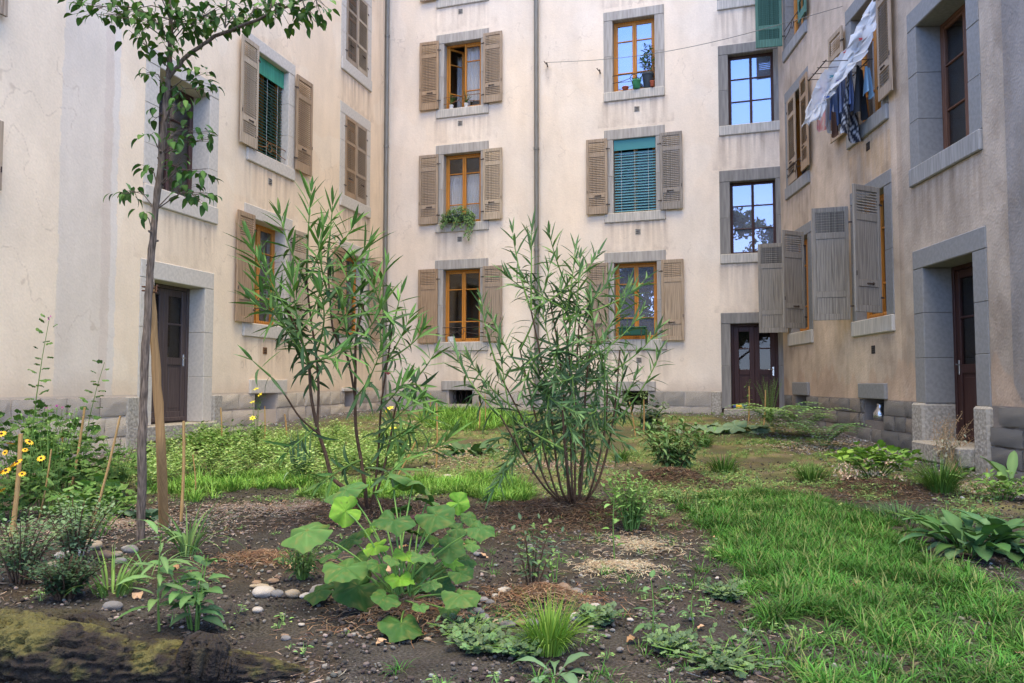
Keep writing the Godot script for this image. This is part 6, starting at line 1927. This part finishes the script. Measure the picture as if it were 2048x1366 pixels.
	# ferns at the right
	for e in [[1560, 866, "feathery pale fern by the back step, beside the squash leaves", 0.85], [1605, 872, "second feathery fern nearer the right plinth", 0.75], [1648, 893, "low dark fern in front of the gravel strip", 0.6]]:
		var fp := on(Vector2(ray(e[0], e[1], 13.0).x, -13.0)) if e[1] < 880 else on(Vector2(ray(e[0], e[1], 11.6).x, -11.6))
		var fb := base("fern", e[2], "fern", Transform3D(Basis.IDENTITY, fp))
		var fm := MB.new()
		for k in 22:
			var a := rr(0, TAU)
			var l: float = e[3] * rr(0.7, 1.1)
			var c := vary(Color(0.2, 0.34, 0.12) if e[1] < 880 else Color(0.12, 0.24, 0.09), 0.2)
			for i in 14:
				var t := i / 14.0
				var p := bez(Vector3.ZERO, Vector3(cos(a) * l * 0.35, l * 0.8, sin(a) * l * 0.35), Vector3(cos(a) * l, l * 0.55, sin(a) * l), t + 0.07)
				for s in [-1.0, 1.0]:
					var d := Vector3(-sin(a) * s, 0.1, cos(a) * s) + Vector3(cos(a), 0, sin(a)) * 0.5
					fm.add(leaf(l * 0.26 * sin(PI * (t * 0.85 + 0.12)), l * 0.07, "lance", 0.5, 0.1, c, 2), Transform3D(aim(d, Vector3.UP), p))
		mi(fb, "fronds", fm.mesh(), M.leaf)
	# dried stalks before the right door
	var dp := on(Vector2(5.167, -9.13))
	var dr := base("dried_stalks", "dry straw-coloured seed stalks in front of the right-hand door", "dried plant", Transform3D(Basis.IDENTITY, dp))
	var dm := MB.new()
	for k in 34:
		var tpx := rr(1868, 1952)
		var tp := ray(tpx, rr(822, 890), 9.6 + rr(-0.2, 0.2)) - dp
		var a0 := Vector3((tpx - 1908) * 0.0012 + rr(-0.04, 0.04), -0.02, rr(-0.1, 0.1))
		var col := vary(Color(0.30, 0.22, 0.13), 0.2)
		dm.tube(arc(a0, Vector3(tp.x * 0.4, tp.y * 0.55, tp.z), tp), tape(0.004, 0.002), 4, col)
		for q in 12:
			var pt := bez(a0, Vector3(tp.x * 0.4, tp.y * 0.55, tp.z), tp, rr(0.62, 1.0)) + sph(0.035)
			dm.add(leaf(rr(0.015, 0.03), 0.014, "ovate", 0.4, 0.2, vary(Color(0.30, 0.20, 0.11), 0.3), 2), Transform3D(aim(sph(), sph()), pt))
		for q in 4:
			dm.add(leaf(rr(0.05, 0.09), 0.03, "ovate", 0.9, 0.2, vary(Color(0.26, 0.27, 0.20), 0.2), 3), Transform3D(aim(sph(), Vector3.UP), bez(a0, Vector3(tp.x * 0.4, tp.y * 0.55, tp.z), tp, rr(0.2, 0.7)) + sph(0.03)))
	mi(dr, "stalks", dm.mesh(), M.vc)
	herb("tomato_plant", "thin climbing plant on a cane before the brown back door", "climbing plant", Vector2(4.875, -16.038), 0.85, 0.1, 2, [0.07, 0.11, 0.04, 0.06], "ovate", light, 12, {"dome": 0.2})
	herb("asparagus", "feathery thin plant by the right jamb of the brown back door", "feathery plant", Vector2(5.173, -15.602), 0.95, 0.3, 26, [0.03, 0.05, 0.006, 0.01], "lance", [Color(0.16, 0.2, 0.12), Color(0.12, 0.17, 0.08)], 26, {"dome": 0.2})
	herb("mint_patch", "grey-leaved weeds along the foot of the right lawn edge", "weeds", Vector2(3.138, -5.748), 0.16, 0.5, 20, [0.05, 0.08, 0.025, 0.04], "ovate", deep, 8, {"dome": 0.2})
	herb("chard", "pale broad-leaved plants at the right edge beyond the grey-green clump", "leafy plant", Vector2(4.515, -7.2), 0.28, 0.4, 14, [0.1, 0.16, 0.05, 0.08], "ovate", light, 6, {"dome": 0.3})
	# creeping plants in the soil
	for e in [[1440, 1318, 0.26, "round-leaved creeper spreading at the bottom right of the bare soil"], [945, 1258, 0.2, "patch of small grey creeper right of the fallen hollyhock leaf"], [960, 1290, 0.16, "lower small creeper patch left of the bright sedge"], [1040, 1300, 0.12, "few pale leaves at the left foot of the bright sedge"], [1450, 1190, 0.12, "little creeper at the lawn edge beside the seedlings"], [1195, 1238, 0.1, "tiny creeper patch below the last ring pebbles"], [1340, 1290, 0.12, "sparse creeper before the leggy seedling"]]:
		var cp := Vector2(ray(e[0], e[1], 1.0).x, 0)
		var gd: float = 1.08 * 1550.0 / (e[1] - 765.0)
		cp = Vector2(ray(e[0], e[1], gd).x, -gd)
		herb("creeper", e[3], "creeper", cp, 0.06, e[2], 26, [0.03, 0.05], "round", [Color(0.06, 0.105, 0.05), Color(0.085, 0.14, 0.07), Color(0.11, 0.19, 0.07)], 6, {"dome": 0.2, "stalk": 0.025})
	# canes
	pole(Vector2(-3.496, -5.472), 41, 868, 0.017, "thick bamboo cane at the left edge among the yellow flowers")
	pole(Vector2(-2.892, -5.319), 240, 832, 0.009, "thin bent cane leaning right, left of the young tree")
	pole(Vector2(-4.087, -7.2), 169, 815, 0.012, "cane standing in the middle of the left bed")
	pole(Vector2(-2.579, -6.096), 367, 842, 0.013, "straight cane just right of the wooden stake")
	pole(Vector2(-3.07, -7.585), 385, 909, 0.007, "short thin cane right of the straight cane")
	pole(Vector2(-3.732, -6.161), 102, 899, 0.007, "dark thin cane beside the thick left-edge cane")
	pole(Vector2(-4.875, -8.436), 124, 861, 0.01, "short cane behind the mallow leaves")
	pole(Vector2(-4.156, -11.156), 441, 815, 0.012, "cane near the left house corner")
	pole(Vector2(-3.548, -11.156), 529, 812, 0.01, "thin cane before the left cellar opening")
	pole(Vector2(-3.8, -13.126), 569, 828, 0.014, "cane seen left of the tall oleander stems")
	pole(Vector2(-0.935, -9.607), 873, 806, 0.011, "reddish footed cane between the two oleanders")
	pole(Vector2(-1.763, -15.5), 848, 780, 0.016, "left one of the cane pair before the back cellar grille")
	pole(Vector2(-1.664, -15.602), 861, 786, 0.012, "right one of the cane pair before the back cellar grille")
	pole(Vector2(-0.597, -14.077), 959, 789, 0.014, "cane left of the dense oleander near the back wall")
	pole(Vector2(-0.515, -14.832), 970, 786, 0.010, "thin cane just right of it near the back wall")
	pole(Vector2(2.047, -12.859), 1259, 804, 0.013, "cane tilted left under the round seed heads")
	pole(Vector2(2.263, -13.405), 1287, 797, 0.014, "upright cane under the round seed heads")
	pole(Vector2(4.711, -15.5), 1498, 772, 0.014, "left cane before the brown back door")
	pole(Vector2(4.707, -14.569), 1531, 780, 0.014, "right cane before the brown back door")
	pole(Vector2(4.931, -8.165), 1974, 937, 0.008, "short cane stub at the right edge")
	pole(Vector2(-1.282, -8.051), 833, 880, 0.010, "leaning yellow cane behind the tall oleander")

# ------------------------------------------------------------------ stones, dead leaves, the log
func pebble_mesh(k: int) -> ArrayMesh:
	var mb := MB.new()
	var rows := []
	var cols := []
	for j in 9:
		var t := PI * j / 8.0
		var r := PackedVector3Array()
		for i in 13:
			var a := TAU * i / 12
			var d := Vector3(sin(t) * cos(a), cos(t), sin(t) * sin(a))
			var s := 1.0 + 0.22 * n2.get_noise_3d(d.x * 0.9 + k * 5.0, d.y * 0.9, d.z * 0.9) + 0.05 * n2.get_noise_3d(d.x * 3.0 + k * 5.0, d.y * 3.0, d.z * 3.0)
			r.append(d * s)
		rows.append(r)
		cols.append(Color.WHITE)
	mb.grid(rows, cols)
	return mb.mesh()

const ORD := ["leftmost", "second", "third", "fourth", "fifth", "sixth", "seventh", "eighth", "ninth", "tenth", "eleventh", "twelfth", "thirteenth", "fourteenth", "fifteenth", "sixteenth", "seventeenth", "eighteenth", "nineteenth", "twentieth", "twenty-first", "twenty-second", "twenty-third", "twenty-fourth"]

func litter() -> void:
	# mossy log
	var lg := base("mossy_log", "dark rotten log with yellow-green moss across the lower left corner", "log", at(0, 0, 0))
	M.logm = vmat(0.95)
	M.logm.albedo_texture = T["rough"]
	M.logm.uv1_triplanar = true
	M.logm.uv1_scale = Vector3(4, 4, 4)
	M.logm.heightmap_enabled = true
	M.logm.heightmap_texture = T["rough"]
	M.logm.heightmap_scale = 4.0
	var limbs := [
		[[Vector3(-2.6, -0.02, -2.5), ray(-60, 1300, 2.75), ray(110, 1306, 2.75), ray(250, 1330, 2.8), ray(390, 1334, 2.85), ray(520, 1344, 2.9), ray(640, 1356, 3.0)], [0.135, 0.12, 0.115, 0.095, 0.08, 0.055, 0.02], "trunk"],
		[[ray(-60, 1252, 3.2), ray(60, 1250, 3.2), ray(160, 1250, 3.15), ray(205, 1272, 3.05), ray(235, 1305, 2.95)], [0.065, 0.062, 0.058, 0.045, 0.035], "broken_limb"],
		[[ray(395, 1350, 2.85), ray(408, 1312, 2.82), ray(414, 1284, 2.84), ray(420, 1264, 2.85)], [0.075, 0.088, 0.075, 0.03], "burl"],
		[[ray(445, 1350, 2.83), ray(450, 1325, 2.83), ray(456, 1310, 2.84)], [0.05, 0.052, 0.02], "burl"],
	]
	for l in limbs:
		var p: Array = l[0]
		var rows := []
		var cols := []
		for i in p.size() - 1:
			for j in 26:
				var t := j / 26.0
				var c: Vector3 = p[i].cubic_interpolate(p[i + 1], p[maxi(i - 1, 0)], p[mini(i + 2, p.size() - 1)], t)
				var ax: Vector3 = (p[i + 1] - p[i]).normalized()
				var sd := ax.cross(Vector3.UP if absf(ax.y) < 0.8 else Vector3.BACK).normalized()
				var up := sd.cross(ax)
				var r: float = lerpf(l[1][i], l[1][i + 1], t)
				var ring := PackedVector3Array()
				var cr := PackedColorArray()
				for q in 72:
					var a := TAU * q / 72
					var d := sd * cos(a) + up * sin(a)
					var al := c.dot(ax)
					var furrow := absf(n1.get_noise_3d(al * 3.0, d.dot(sd) * 4.0 + i, d.dot(up) * 4.0))
					var s: float = r * (1.0 + 0.14 * n1.get_noise_3dv(c * 4.0 + d * 0.6) + 0.13 * n1.get_noise_3dv(c * 12.0 + d * 2.2) + 0.08 * n1.get_noise_3dv(c * 40.0 + d * 8.0) - 0.28 * smoothstep(0.10, 0.0, furrow))
					var pt := c + d * s
					ring.append(pt)
					var moss := clampf((n1.get_noise_3dv(pt * 5.0) * 1.5 + d.y * 0.75 - 0.12 + 0.6 * n1.get_noise_3dv(pt * 22.0)) * 1.8, 0, 1)
					var bark := Color(0.018, 0.013, 0.010).lerp(Color(0.05, 0.038, 0.029), 0.5 + 0.5 * n1.get_noise_3dv(pt * 16.0))
					cr.append(bark.lerp(Color(0.13, 0.112, 0.034), moss * (0.95 if l[2] == "trunk" else 0.25)))
				rows.append(ring)
				cols.append(cr)
		var mb := MB.new()
		mb.grid(rows, cols, true, true)
		mi(lg, l[2], mb.mesh(), M.logm)
	# pebbles of the two rings and a few loose ones
	var shp := []
	for k in 7: shp.append(pebble_mesh(k))
	var pm := []
	for c in [[200, 190, 178], [170, 162, 154], [184, 166, 142], [140, 136, 134], [212, 203, 192], [160, 134, 112]]:
		pm.append(mat(c[0], c[1], c[2], 0.85, "rough", 5.0, 0.6))
	var ring_l := [[547, 1162, 24], [525, 1172, 30], [527, 1185, 46], [555, 1188, 34], [585, 1190, 32], [612, 1190, 26], [640, 1184, 44], [668, 1168, 30], [660, 1160, 20], [668, 1180, 24], [513, 1160, 22], [508, 1166, 18]]
	var ring_r := [[1010, 1183, 30], [965, 1196, 24], [980, 1200, 20], [990, 1190, 18], [957, 1214, 24], [967, 1226, 26], [975, 1232, 22], [995, 1240, 24], [1015, 1245, 32], [1040, 1242, 26], [1065, 1243, 28], [1092, 1182, 26], [1125, 1180, 36], [1152, 1182, 30], [1158, 1233, 40], [1190, 1206, 26], [1217, 1215, 26], [1205, 1224, 24], [1192, 1238, 24], [1175, 1210, 14], [1070, 1180, 22], [1182, 1248, 14], [1225, 1252, 12], [1215, 1262, 14]]
	var ring_t := [[185, 1095, 44], [150, 1108, 40], [210, 1108, 36], [240, 1118, 26], [262, 1098, 30], [255, 1096, 24], [125, 1112, 30], [105, 1128, 24], [232, 1106, 26]]
	var loose := [[570, 1262, 18], [572, 1268, 20], [603, 1240, 14], [855, 1270, 16], [1060, 1090, 18], [955, 1110, 18], [950, 1100, 14], [515, 1218, 22], [225, 1210, 40], [1435, 1150, 10], [1260, 1230, 14], [1382, 1232, 14], [1328, 1265, 18], [870, 1010, 18], [1420, 1092, 14], [740, 1240, 12], [1340, 1330, 16], [1240, 1290, 16], [895, 955, 22], [880, 955, 16], [912, 958, 14], [870, 957, 14]]
	for set in [[ring_l, "%s pebble from the left in the ring round the drooping dwarf shrub", "pebbles ringed round the dwarf shrub"], [ring_r, "%s pebble from the left in the ring round the dull upright shrub", "pebbles ringed round the upright shrub"], [ring_t, "%s flat stone from the left in the edging before the young tree", "stones edging the young tree's bed"], [loose, "loose pebble on the bare soil, %s counted from the left edge", "loose pebbles"]]:
		var row: Array = set[0]
		row.sort_custom(func(u, w): return u[0] < w[0])
		for e in row:
			var gd: float = 1.08 * 1550.0 / (e[1] - 765.0)
			var x := ray(e[0], e[1], gd).x
			var r: float = e[2] / 1550.0 * gd * 0.5
			var o := mi(self, "pebble", shp[rng.randi() % 7], pm[rng.randi() % 6], Transform3D(Basis(Vector3.UP, rr(-0.5, 0.5)).scaled_local(Vector3(r, r * rr(0.42, 0.6), r * rr(0.62, 0.85))), on(Vector2(x, -gd), r * 0.3)))
			tag(o, set[1] % ORD[row.find(e)], "pebble", set[2])
	# dry leaves
	var dl := []
	for k in 5:
		dl.append(leaf(rr(0.07, 0.11), rr(0.035, 0.055), "ovate", rr(0.4, 1.4), 0.4, vary(Color(0.26, 0.14, 0.07) if k % 2 else Color(0.34, 0.22, 0.13), 0.2), 6, 0.12).mesh())
	for k in 46:
		var x := rr(-2.4, 2.0)
		var z := rr(-8.0, -3.0)
		tag(mi(self, "dry_leaf", dl[k % 5], M.vc, Transform3D(Basis.from_euler(Vector3(-1.4 + rr(-0.4, 0.4), rr(0, TAU), 0)).scaled(Vector3.ONE * rr(0.6, 1.0)), on(Vector2(x, z), 0.012))), "curled brown dead leaf lying on the garden soil", "dead leaf", "dead leaves on the soil")
	# crumbs, gravel and twigs of the soil
	var crumb := MB.new()
	crumb.box(Vector3.ZERO, Vector3(1, 0.7, 0.8), 0.22)
	var cm := crumb.mesh()
	var xs := []
	var cs := []
	for k in 46000:
		var z := -2.3 - pow(rng.randf(), 1.5) * 8.0
		var x := rr(-0.72, 0.72) * absf(z) * 1.05
		if n1.get_noise_2d(x * 1.5, z * 1.5) < -0.25: continue
		var s := 0.004 + 0.016 * pow(rng.randf(), 3.0)
		xs.append(Transform3D(Basis.from_euler(sph(3)).scaled(Vector3(s, s * 0.8, s) * 1.3), on(Vector2(x, z), s * 0.2)))
		var q := rng.randf()
		cs.append(vary(Color(0.045, 0.036, 0.030) if q < 0.58 else Color(0.12, 0.10, 0.085) if q < 0.93 else Color(0.22, 0.195, 0.17), 0.3))
	tag(multi("soil_crumbs", cm, M.vc, xs, self, cs), "dark crumbs and grit strewn over the bare soil", "grit")
	xs = []
	cs = []
	for k in 9000:
		var q := rng.randf()
		var p := Vector3.ZERO
		if q < 0.5:
			p = rp(rr(0.0, 10.0), 0, 0.1 + pow(rng.randf(), 2.0) * 1.5)
		elif q < 0.75:
			p = lp(rr(-12.0, -0.2), 0, 0.1 + pow(rng.randf(), 2.0) * 1.1)
		else:
			p = bp(rr(0.2, 10.0), 0, 0.1 + pow(rng.randf(), 2.0) * 0.9)
		var s := 0.012 + 0.03 * pow(rng.randf(), 3.0)
		xs.append(Transform3D(Basis.from_euler(sph(3)).scaled(Vector3(s, s * 0.7, s)), on(Vector2(p.x, p.z), s * 0.2)))
		cs.append(vary(Color(0.17, 0.15, 0.14) if rng.randf() < 0.75 else Color(0.38, 0.35, 0.33), 0.3))
	tag(multi("gravel", cm, M.vc, xs, self, cs), "grey gravel and plaster rubble along the foot of the walls", "gravel")
	xs = []
	cs = []
	var chip := MB.new()
	chip.tube([Vector3(-0.5, 0.03, 0.05), Vector3(-0.1, 0, -0.02), Vector3(0.5, 0.02, 0.03)], [0.03, 0.05, 0.02], 5)
	for k in 5200:
		var z := -2.5 - pow(rng.randf(), 1.2) * 7.0
		var x := rr(-0.72, 0.72) * absf(z)
		if n1.get_noise_2d(x * 0.9 + 40.0, z * 0.9) < 0.0: continue
		var s := rr(0.012, 0.06)
		xs.append(Transform3D(Basis.from_euler(Vector3(rr(-0.2, 0.2), rr(0, TAU), rr(-0.3, 0.3))).scaled(Vector3.ONE * s), on(Vector2(x, z), 0.008)))
		cs.append(vary(Color(0.16, 0.11, 0.075) if rng.randf() < 0.7 else Color(0.36, 0.28, 0.2), 0.3))
	tag(multi("twig_litter", chip.mesh(), M.vc, xs, self, cs), "small twigs and bark bits scattered over the soil", "twigs")

# ------------------------------------------------------------------ grass and ground cover
func inside(p: Vector2, poly: PackedVector2Array) -> bool:
	return Geometry2D.is_point_in_polygon(p, poly)

func grasses() -> void:
	var gr := [Color(0.036, 0.125, 0.016), Color(0.05, 0.155, 0.02), Color(0.026, 0.09, 0.013), Color(0.07, 0.175, 0.028), Color(0.04, 0.135, 0.018), Color(0.12, 0.15, 0.05)]
	var gr2 := [Color(0.12, 0.27, 0.04), Color(0.16, 0.31, 0.055), Color(0.085, 0.20, 0.03), Color(0.19, 0.33, 0.07)]
	var bright := []
	for k in 6:
		bright.append(tuft_mesh(11, [0.07, 0.17], 0.0085, [0.35, 1.3], gr2, 0.035, 4).mesh())
	var kinds := []
	for k in 6:
		kinds.append(tuft_mesh(12, [0.06, 0.15], 0.006, [0.5, 1.7], gr, 0.04, 5).mesh())
	# lawn on the right, thinning out at its edges
	var lawn := PackedVector2Array([Vector2(1.717, -7.052), Vector2(2.291, -7.688), Vector2(2.697, -7.585), Vector2(2.924, -6.772), Vector2(2.862, -6.052), Vector2(2.527, -4.923), Vector2(2.517, -4.417), Vector2(2.461, -3.788), Vector2(2.442, -3.028), Vector2(1.854, -2.405), Vector2(0.811, -2.405), Vector2(1.053, -3.195), Vector2(1.311, -3.591), Vector2(1.233, -4.254), Vector2(1.335, -4.923), Vector2(1.479, -6.161)])
	var back := PackedVector2Array([Vector2(-1.238, -8.635), Vector2(-0.679, -8.555), Vector2(-0.08, -8.962), Vector2(0.177, -7.688), Vector2(0.207, -7.052), Vector2(-0.202, -7.2), Vector2(-0.61, -7.688), Vector2(-1.031, -7.2), Vector2(-1.73, -7.052), Vector2(-2.084, -7.688), Vector2(-1.669, -8.051)])
	var strip := PackedVector2Array([Vector2(-1.945, -15.602), Vector2(-1.724, -18.618), Vector2(-0.766, -18.618), Vector2(0.379, -16.396), Vector2(0.343, -14.832), Vector2(-0.569, -13.845), Vector2(-1.369, -13.845)])
	var bit := PackedVector2Array([Vector2(-3.559, -7.688), Vector2(-3.559, -8.635), Vector2(-2.455, -9.045), Vector2(-2.081, -8.051), Vector2(-2.822, -7.688), Vector2(-2.947, -7.052)])
	for s in [[lawn, 6500, 1.0, "lush green lawn grass filling the lower right", 0.5], [back, 1500, 1.0, "strip of long green grass between the two oleanders", 0.2], [strip, 700, 1.7, "low bright green growth in front of the back plinth", 0.2], [bit, 500, 1.2, "band of short grass left of the tall oleander", 0.3]]:
		var a := Vector2(99, 99)
		var b := Vector2(-99, -99)
		for p in s[0]:
			a = a.min(p); b = b.max(p)
		var groups := [[], [], [], [], [], []]
		var tint := [[], [], [], [], [], []]
		var n := 0
		var tries := 0
		while n < s[1] and tries < 60000:
			tries += 1
			var p := Vector2(rr(a.x, b.x), rr(a.y, b.y))
			var q: Vector2 = p + Vector2(n1.get_noise_2d(p.x * 2.5, p.y * 2.5), n1.get_noise_2d(p.x * 2.5 + 50, p.y * 2.5)) * s[4]
			if not inside(q, s[0]): continue
			var thin := n1.get_noise_2d(p.x * 2.2 + 7.0, p.y * 2.2) - (0.0 if s[0] != lawn else 0.55 * smoothstep(-4.4, -3.0, p.y) + 0.45 * smoothstep(2.4, 3.4, p.x))
			if thin < -0.3 and rng.randf() < 0.85: continue
			var k: float = s[2] * rr(0.6, 1.15)
			tint[n % 6].append(vary(Color(1, 1, 1), 0.16) * (0.72 + 0.65 * clampf(0.4 + 1.3 * n1.get_noise_2d(p.x * 1.7, p.y * 1.7 + 33.0), 0.0, 0.8)))
			groups[n % 6].append(Transform3D(Basis(Vector3.UP, rr(0, TAU)).scaled(Vector3(k, k * rr(0.7, 1.15) * (1.0 + 0.5 * n1.get_noise_2d(p.x * 3.0, p.y * 3.0 + 60.0)), k)), on(p, -0.005)))
			n += 1
		var root := base("lawn", s[3], "grass")
		root.set_meta("kind", "stuff")
		for k in 6:
			if groups[k].size(): multi("grass", kinds[k] if s[0] == lawn else bright[k], M.leaf, groups[k], root, tint[k])
	# sparse grass blades through the soil on the right front
	var sp := []
	for k in 520:
		var z := rr(-6.5, -2.4)
		var x := rr(-0.15, 0.72) * absf(z)
		if z > -3.2 or rng.randf() < 0.45 or x > 0.9:
			sp.append(Transform3D(Basis(Vector3.UP, rr(0, TAU)).scaled(Vector3.ONE * rr(0.35, 0.7)), on(Vector2(x, z))))
	tag(multi("sparse_grass", kinds[2], M.leaf, sp), "thin scattered grass shoots in the front soil", "grass")
	# ground cover of small leaves over the mossy middle
	var cov := []
	var fam := [Color(0.16, 0.28, 0.085), Color(0.21, 0.30, 0.10), Color(0.12, 0.22, 0.065)]
	for k in 4:
		var mb := MB.new()
		for q in 9:
			var a := rr(0, TAU)
			var r := rr(0, 0.05)
			mb.add(leaf(rr(0.022, 0.04), rr(0.016, 0.026), "ovate", 0.5, 0.2, vary(fam[q % 3], 0.25), 3), Transform3D(aim(Vector3(cos(a), rr(0, 0.5), sin(a)), Vector3.UP), Vector3(cos(a) * r, rr(0.005, 0.04), sin(a) * r)))
		for q in 4:
			var a := rr(0, TAU)
			mb.add(leaf(rr(0.03, 0.07), 0.006, "blade", 0.8, 0.3, vary(fam[q % 3], 0.25), 3), Transform3D(aim(Vector3(cos(a) * 0.6, 1, sin(a) * 0.6), Vector3(cos(a), 0.5, sin(a))), Vector3.ZERO))
		cov.append(mb.mesh())
	var sd := []
	for k in 420:
		var z := -2.5 - rng.randf() * 4.2
		var x := rr(-0.7, 0.6) * absf(z)
		if n1.get_noise_2d(x * 1.8 + 11.0, z * 1.8) < 0.05: continue
		sd.append(Transform3D(Basis(Vector3.UP, rr(0, TAU)).scaled(Vector3.ONE * rr(0.35, 0.9)), on(Vector2(x, z))))
	tag(multi("soil_weeds", cov[1], M.leaf, sd), "tiny weed seedlings dotted over the bare dark soil", "weeds")
	var groups := [[], [], [], []]
	for k in 30000:
		var z := -5.8 - rng.randf() * 12.5
		var x := rr(-0.62, 0.62) * absf(z)
		if z < -16.5 - (-x) * 0.3 and x < 0: continue
		var zone := cover(x, z)
		if rng.randf() > zone: continue
		groups[k % 4].append(Transform3D(Basis(Vector3.UP, rr(0, TAU)).scaled(Vector3.ONE * rr(0.5, 1.3)), on(Vector2(x, z))))
	var root := base("ground_cover", "low clover and weeds greening the mossy middle of the garden", "ground cover")
	root.set_meta("kind", "stuff")
	for k in 4: multi("clover", cov[k], M.leaf, groups[k], root)
	# taller fresh weeds on the left middle
	var wk := []
	for k in 4:
		var mb := MB.new()
		for s in 5:
			var a := rr(0, TAU)
			var top := Vector3(cos(a) * 0.08, rr(0.12, 0.28), sin(a) * 0.08)
			for q in 9:
				var t := q / 9.0
				var az := q * 2.4
				mb.add(leaf(rr(0.035, 0.075), rr(0.014, 0.032), "ovate", 0.6, 0.2, vary([Color(0.25, 0.40, 0.11), Color(0.19, 0.33, 0.085), Color(0.30, 0.42, 0.16)][q % 3], 0.2), 3), Transform3D(aim(Vector3(cos(az), 0.35, sin(az)), Vector3.UP), top * (0.2 + 0.8 * t)))
		wk.append(mb.mesh())
	var weeds := PackedVector2Array([Vector2(-4.333, -8.635), Vector2(-5.085, -11.425), Vector2(-4.803, -12.6), Vector2(-3.79, -12.728), Vector2(-2.272, -13.405), Vector2(-1.326, -12.6), Vector2(-1.043, -9.924), Vector2(-1.72, -8.838), Vector2(-2.236, -8.241), Vector2(-2.937, -8.436), Vector2(-3.526, -8.555), Vector2(-3.805, -7.688)])
	groups = [[], [], [], []]
	var n := 0
	while n < 1050:
		var p := Vector2(rr(-7.5, 0.5), rr(-14.5, -6.0))
		if not inside(p + Vector2(n1.get_noise_2d(p.x * 2, p.y * 2), n1.get_noise_2d(p.x * 2 + 9, p.y * 2)) * 0.5, weeds): 
			continue
		n += 1
		if n1.get_noise_2d(p.x * 1.2 + 3.0, p.y * 1.2) < -0.15: continue
		groups[n % 4].append(Transform3D(Basis(Vector3.UP, rr(0, TAU)).scaled(Vector3.ONE * rr(0.6, 1.35)), on(p)))
	var wr := base("weed_patch", "bright pale green weeds in the left middle bed", "weeds")
	wr.set_meta("kind", "stuff")
	for k in 4: multi("weeds", wk[k], M.leaf, groups[k], wr)

func cover(x: float, z: float) -> float:
	# how thickly the ground cover grows, 0..1
	var d := -z
	var near := smoothstep(6.2, 8.2, d + (0.8 if x > 0.6 else -0.3))
	var wallr := 5.974 - 0.05193 * (d - 17.05) * -1.0 - x
	var nr := smoothstep(0.5, 1.8, (5.506 + 0.052 * d) - x)
	var nl := smoothstep(0.4, 1.6, x - (-8.85 + 0.275 * d))
	var patch := clampf(0.30 + 1.25 * n1.get_noise_2d(x * 0.7 + 20.0, z * 0.7), 0.0, 1.0)
	return near * nr * nl * patch * (1.0 if wallr > -9.0 else 0.0)

func ground() -> void:
	var zs := []
	var z := -1.2
	while z > -24.0:
		zs.append(z)
		z -= 0.045 + 0.006 * maxf(0.0, -z - 2.0)
	zs.push_front(4.0); zs.push_front(30.0); zs.push_front(90.0)
	zs.append(-60.0); zs.append(-160.0)
	var xs := [-160.0, -40.0, -14.0]
	var x := -9.0
	while x < 8.0:
		xs.append(x)
		x += 0.055 if absf(x) < 3.6 else 0.11
	xs.append_array([13.0, 40.0, 160.0])
	var rows := []
	var cols := []
	for zz in zs:
		var r := PackedVector3Array()
		var c := PackedColorArray()
		for xx in xs:
			var bump := 0.012 * n1.get_noise_2d(xx * 14, zz * 14) + 0.006 * n1.get_noise_2d(xx * 40, zz * 40)
			r.append(Vector3(xx, gh(xx, zz) - 0.004 + (bump if zz > -10 else 0.0), zz))
			var d: float = -zz
			var soil := Color(0.066, 0.058, 0.050).lerp(Color(0.105, 0.094, 0.082), clampf(0.5 + n1.get_noise_2d(xx * 3, zz * 3), 0, 1))
			soil = soil.lerp(Color(0.085, 0.064, 0.045), clampf(n1.get_noise_2d(xx * 0.9 + 40.0, zz * 0.9) * 1.6, 0, 0.8))
			var cv := cover(xx, zz)
			var moss := Color(0.36, 0.32, 0.15).lerp(Color(0.24, 0.29, 0.11), clampf(0.5 + 1.2 * n1.get_noise_2d(xx * 1.1, zz * 1.1 + 9.0), 0, 1)).lerp(Color(0.34, 0.27, 0.19), clampf(n1.get_noise_2d(xx * 2.1, zz * 2.1 + 30.0) * 1.8, 0, 1))
			soil = soil.lerp(moss, clampf(cv * 1.3 + 0.35 * smoothstep(7.0, 9.5, d), 0, 1))
			var nr := 1.0 - smoothstep(0.2, 1.5, (5.506 + 0.052 * d) - xx)
			var nl := 1.0 - smoothstep(0.2, 1.1, xx - (-8.85 + 0.275 * d))
			var nb := 1.0 - smoothstep(0.2, 1.0, 19.0 - 0.326 * xx - d)
			soil = soil.lerp(Color(0.22, 0.20, 0.185), clampf(maxf(nr, maxf(nl, nb)), 0, 1) * 0.85)
			c.append(soil)
		rows.append(r)
		cols.append(c)
	var mb := MB.new()
	mb.grid(rows, cols, false, false)
	var m := vmat(0.97)
	m.metallic_specular = 0.2
	m.albedo_texture = T["grain"]
	m.uv1_triplanar = true
	m.uv1_world_triplanar = true
	m.uv1_scale = Vector3(1.7, 1.7, 1.7)
	m.heightmap_enabled = true
	m.heightmap_texture = T["grain"]
	m.heightmap_scale = 2.0
	var o := mi(self, "ground", mb.mesh(), m)
	tag(o, "garden soil, dark in front and mossy further back", "ground", "", "structure")
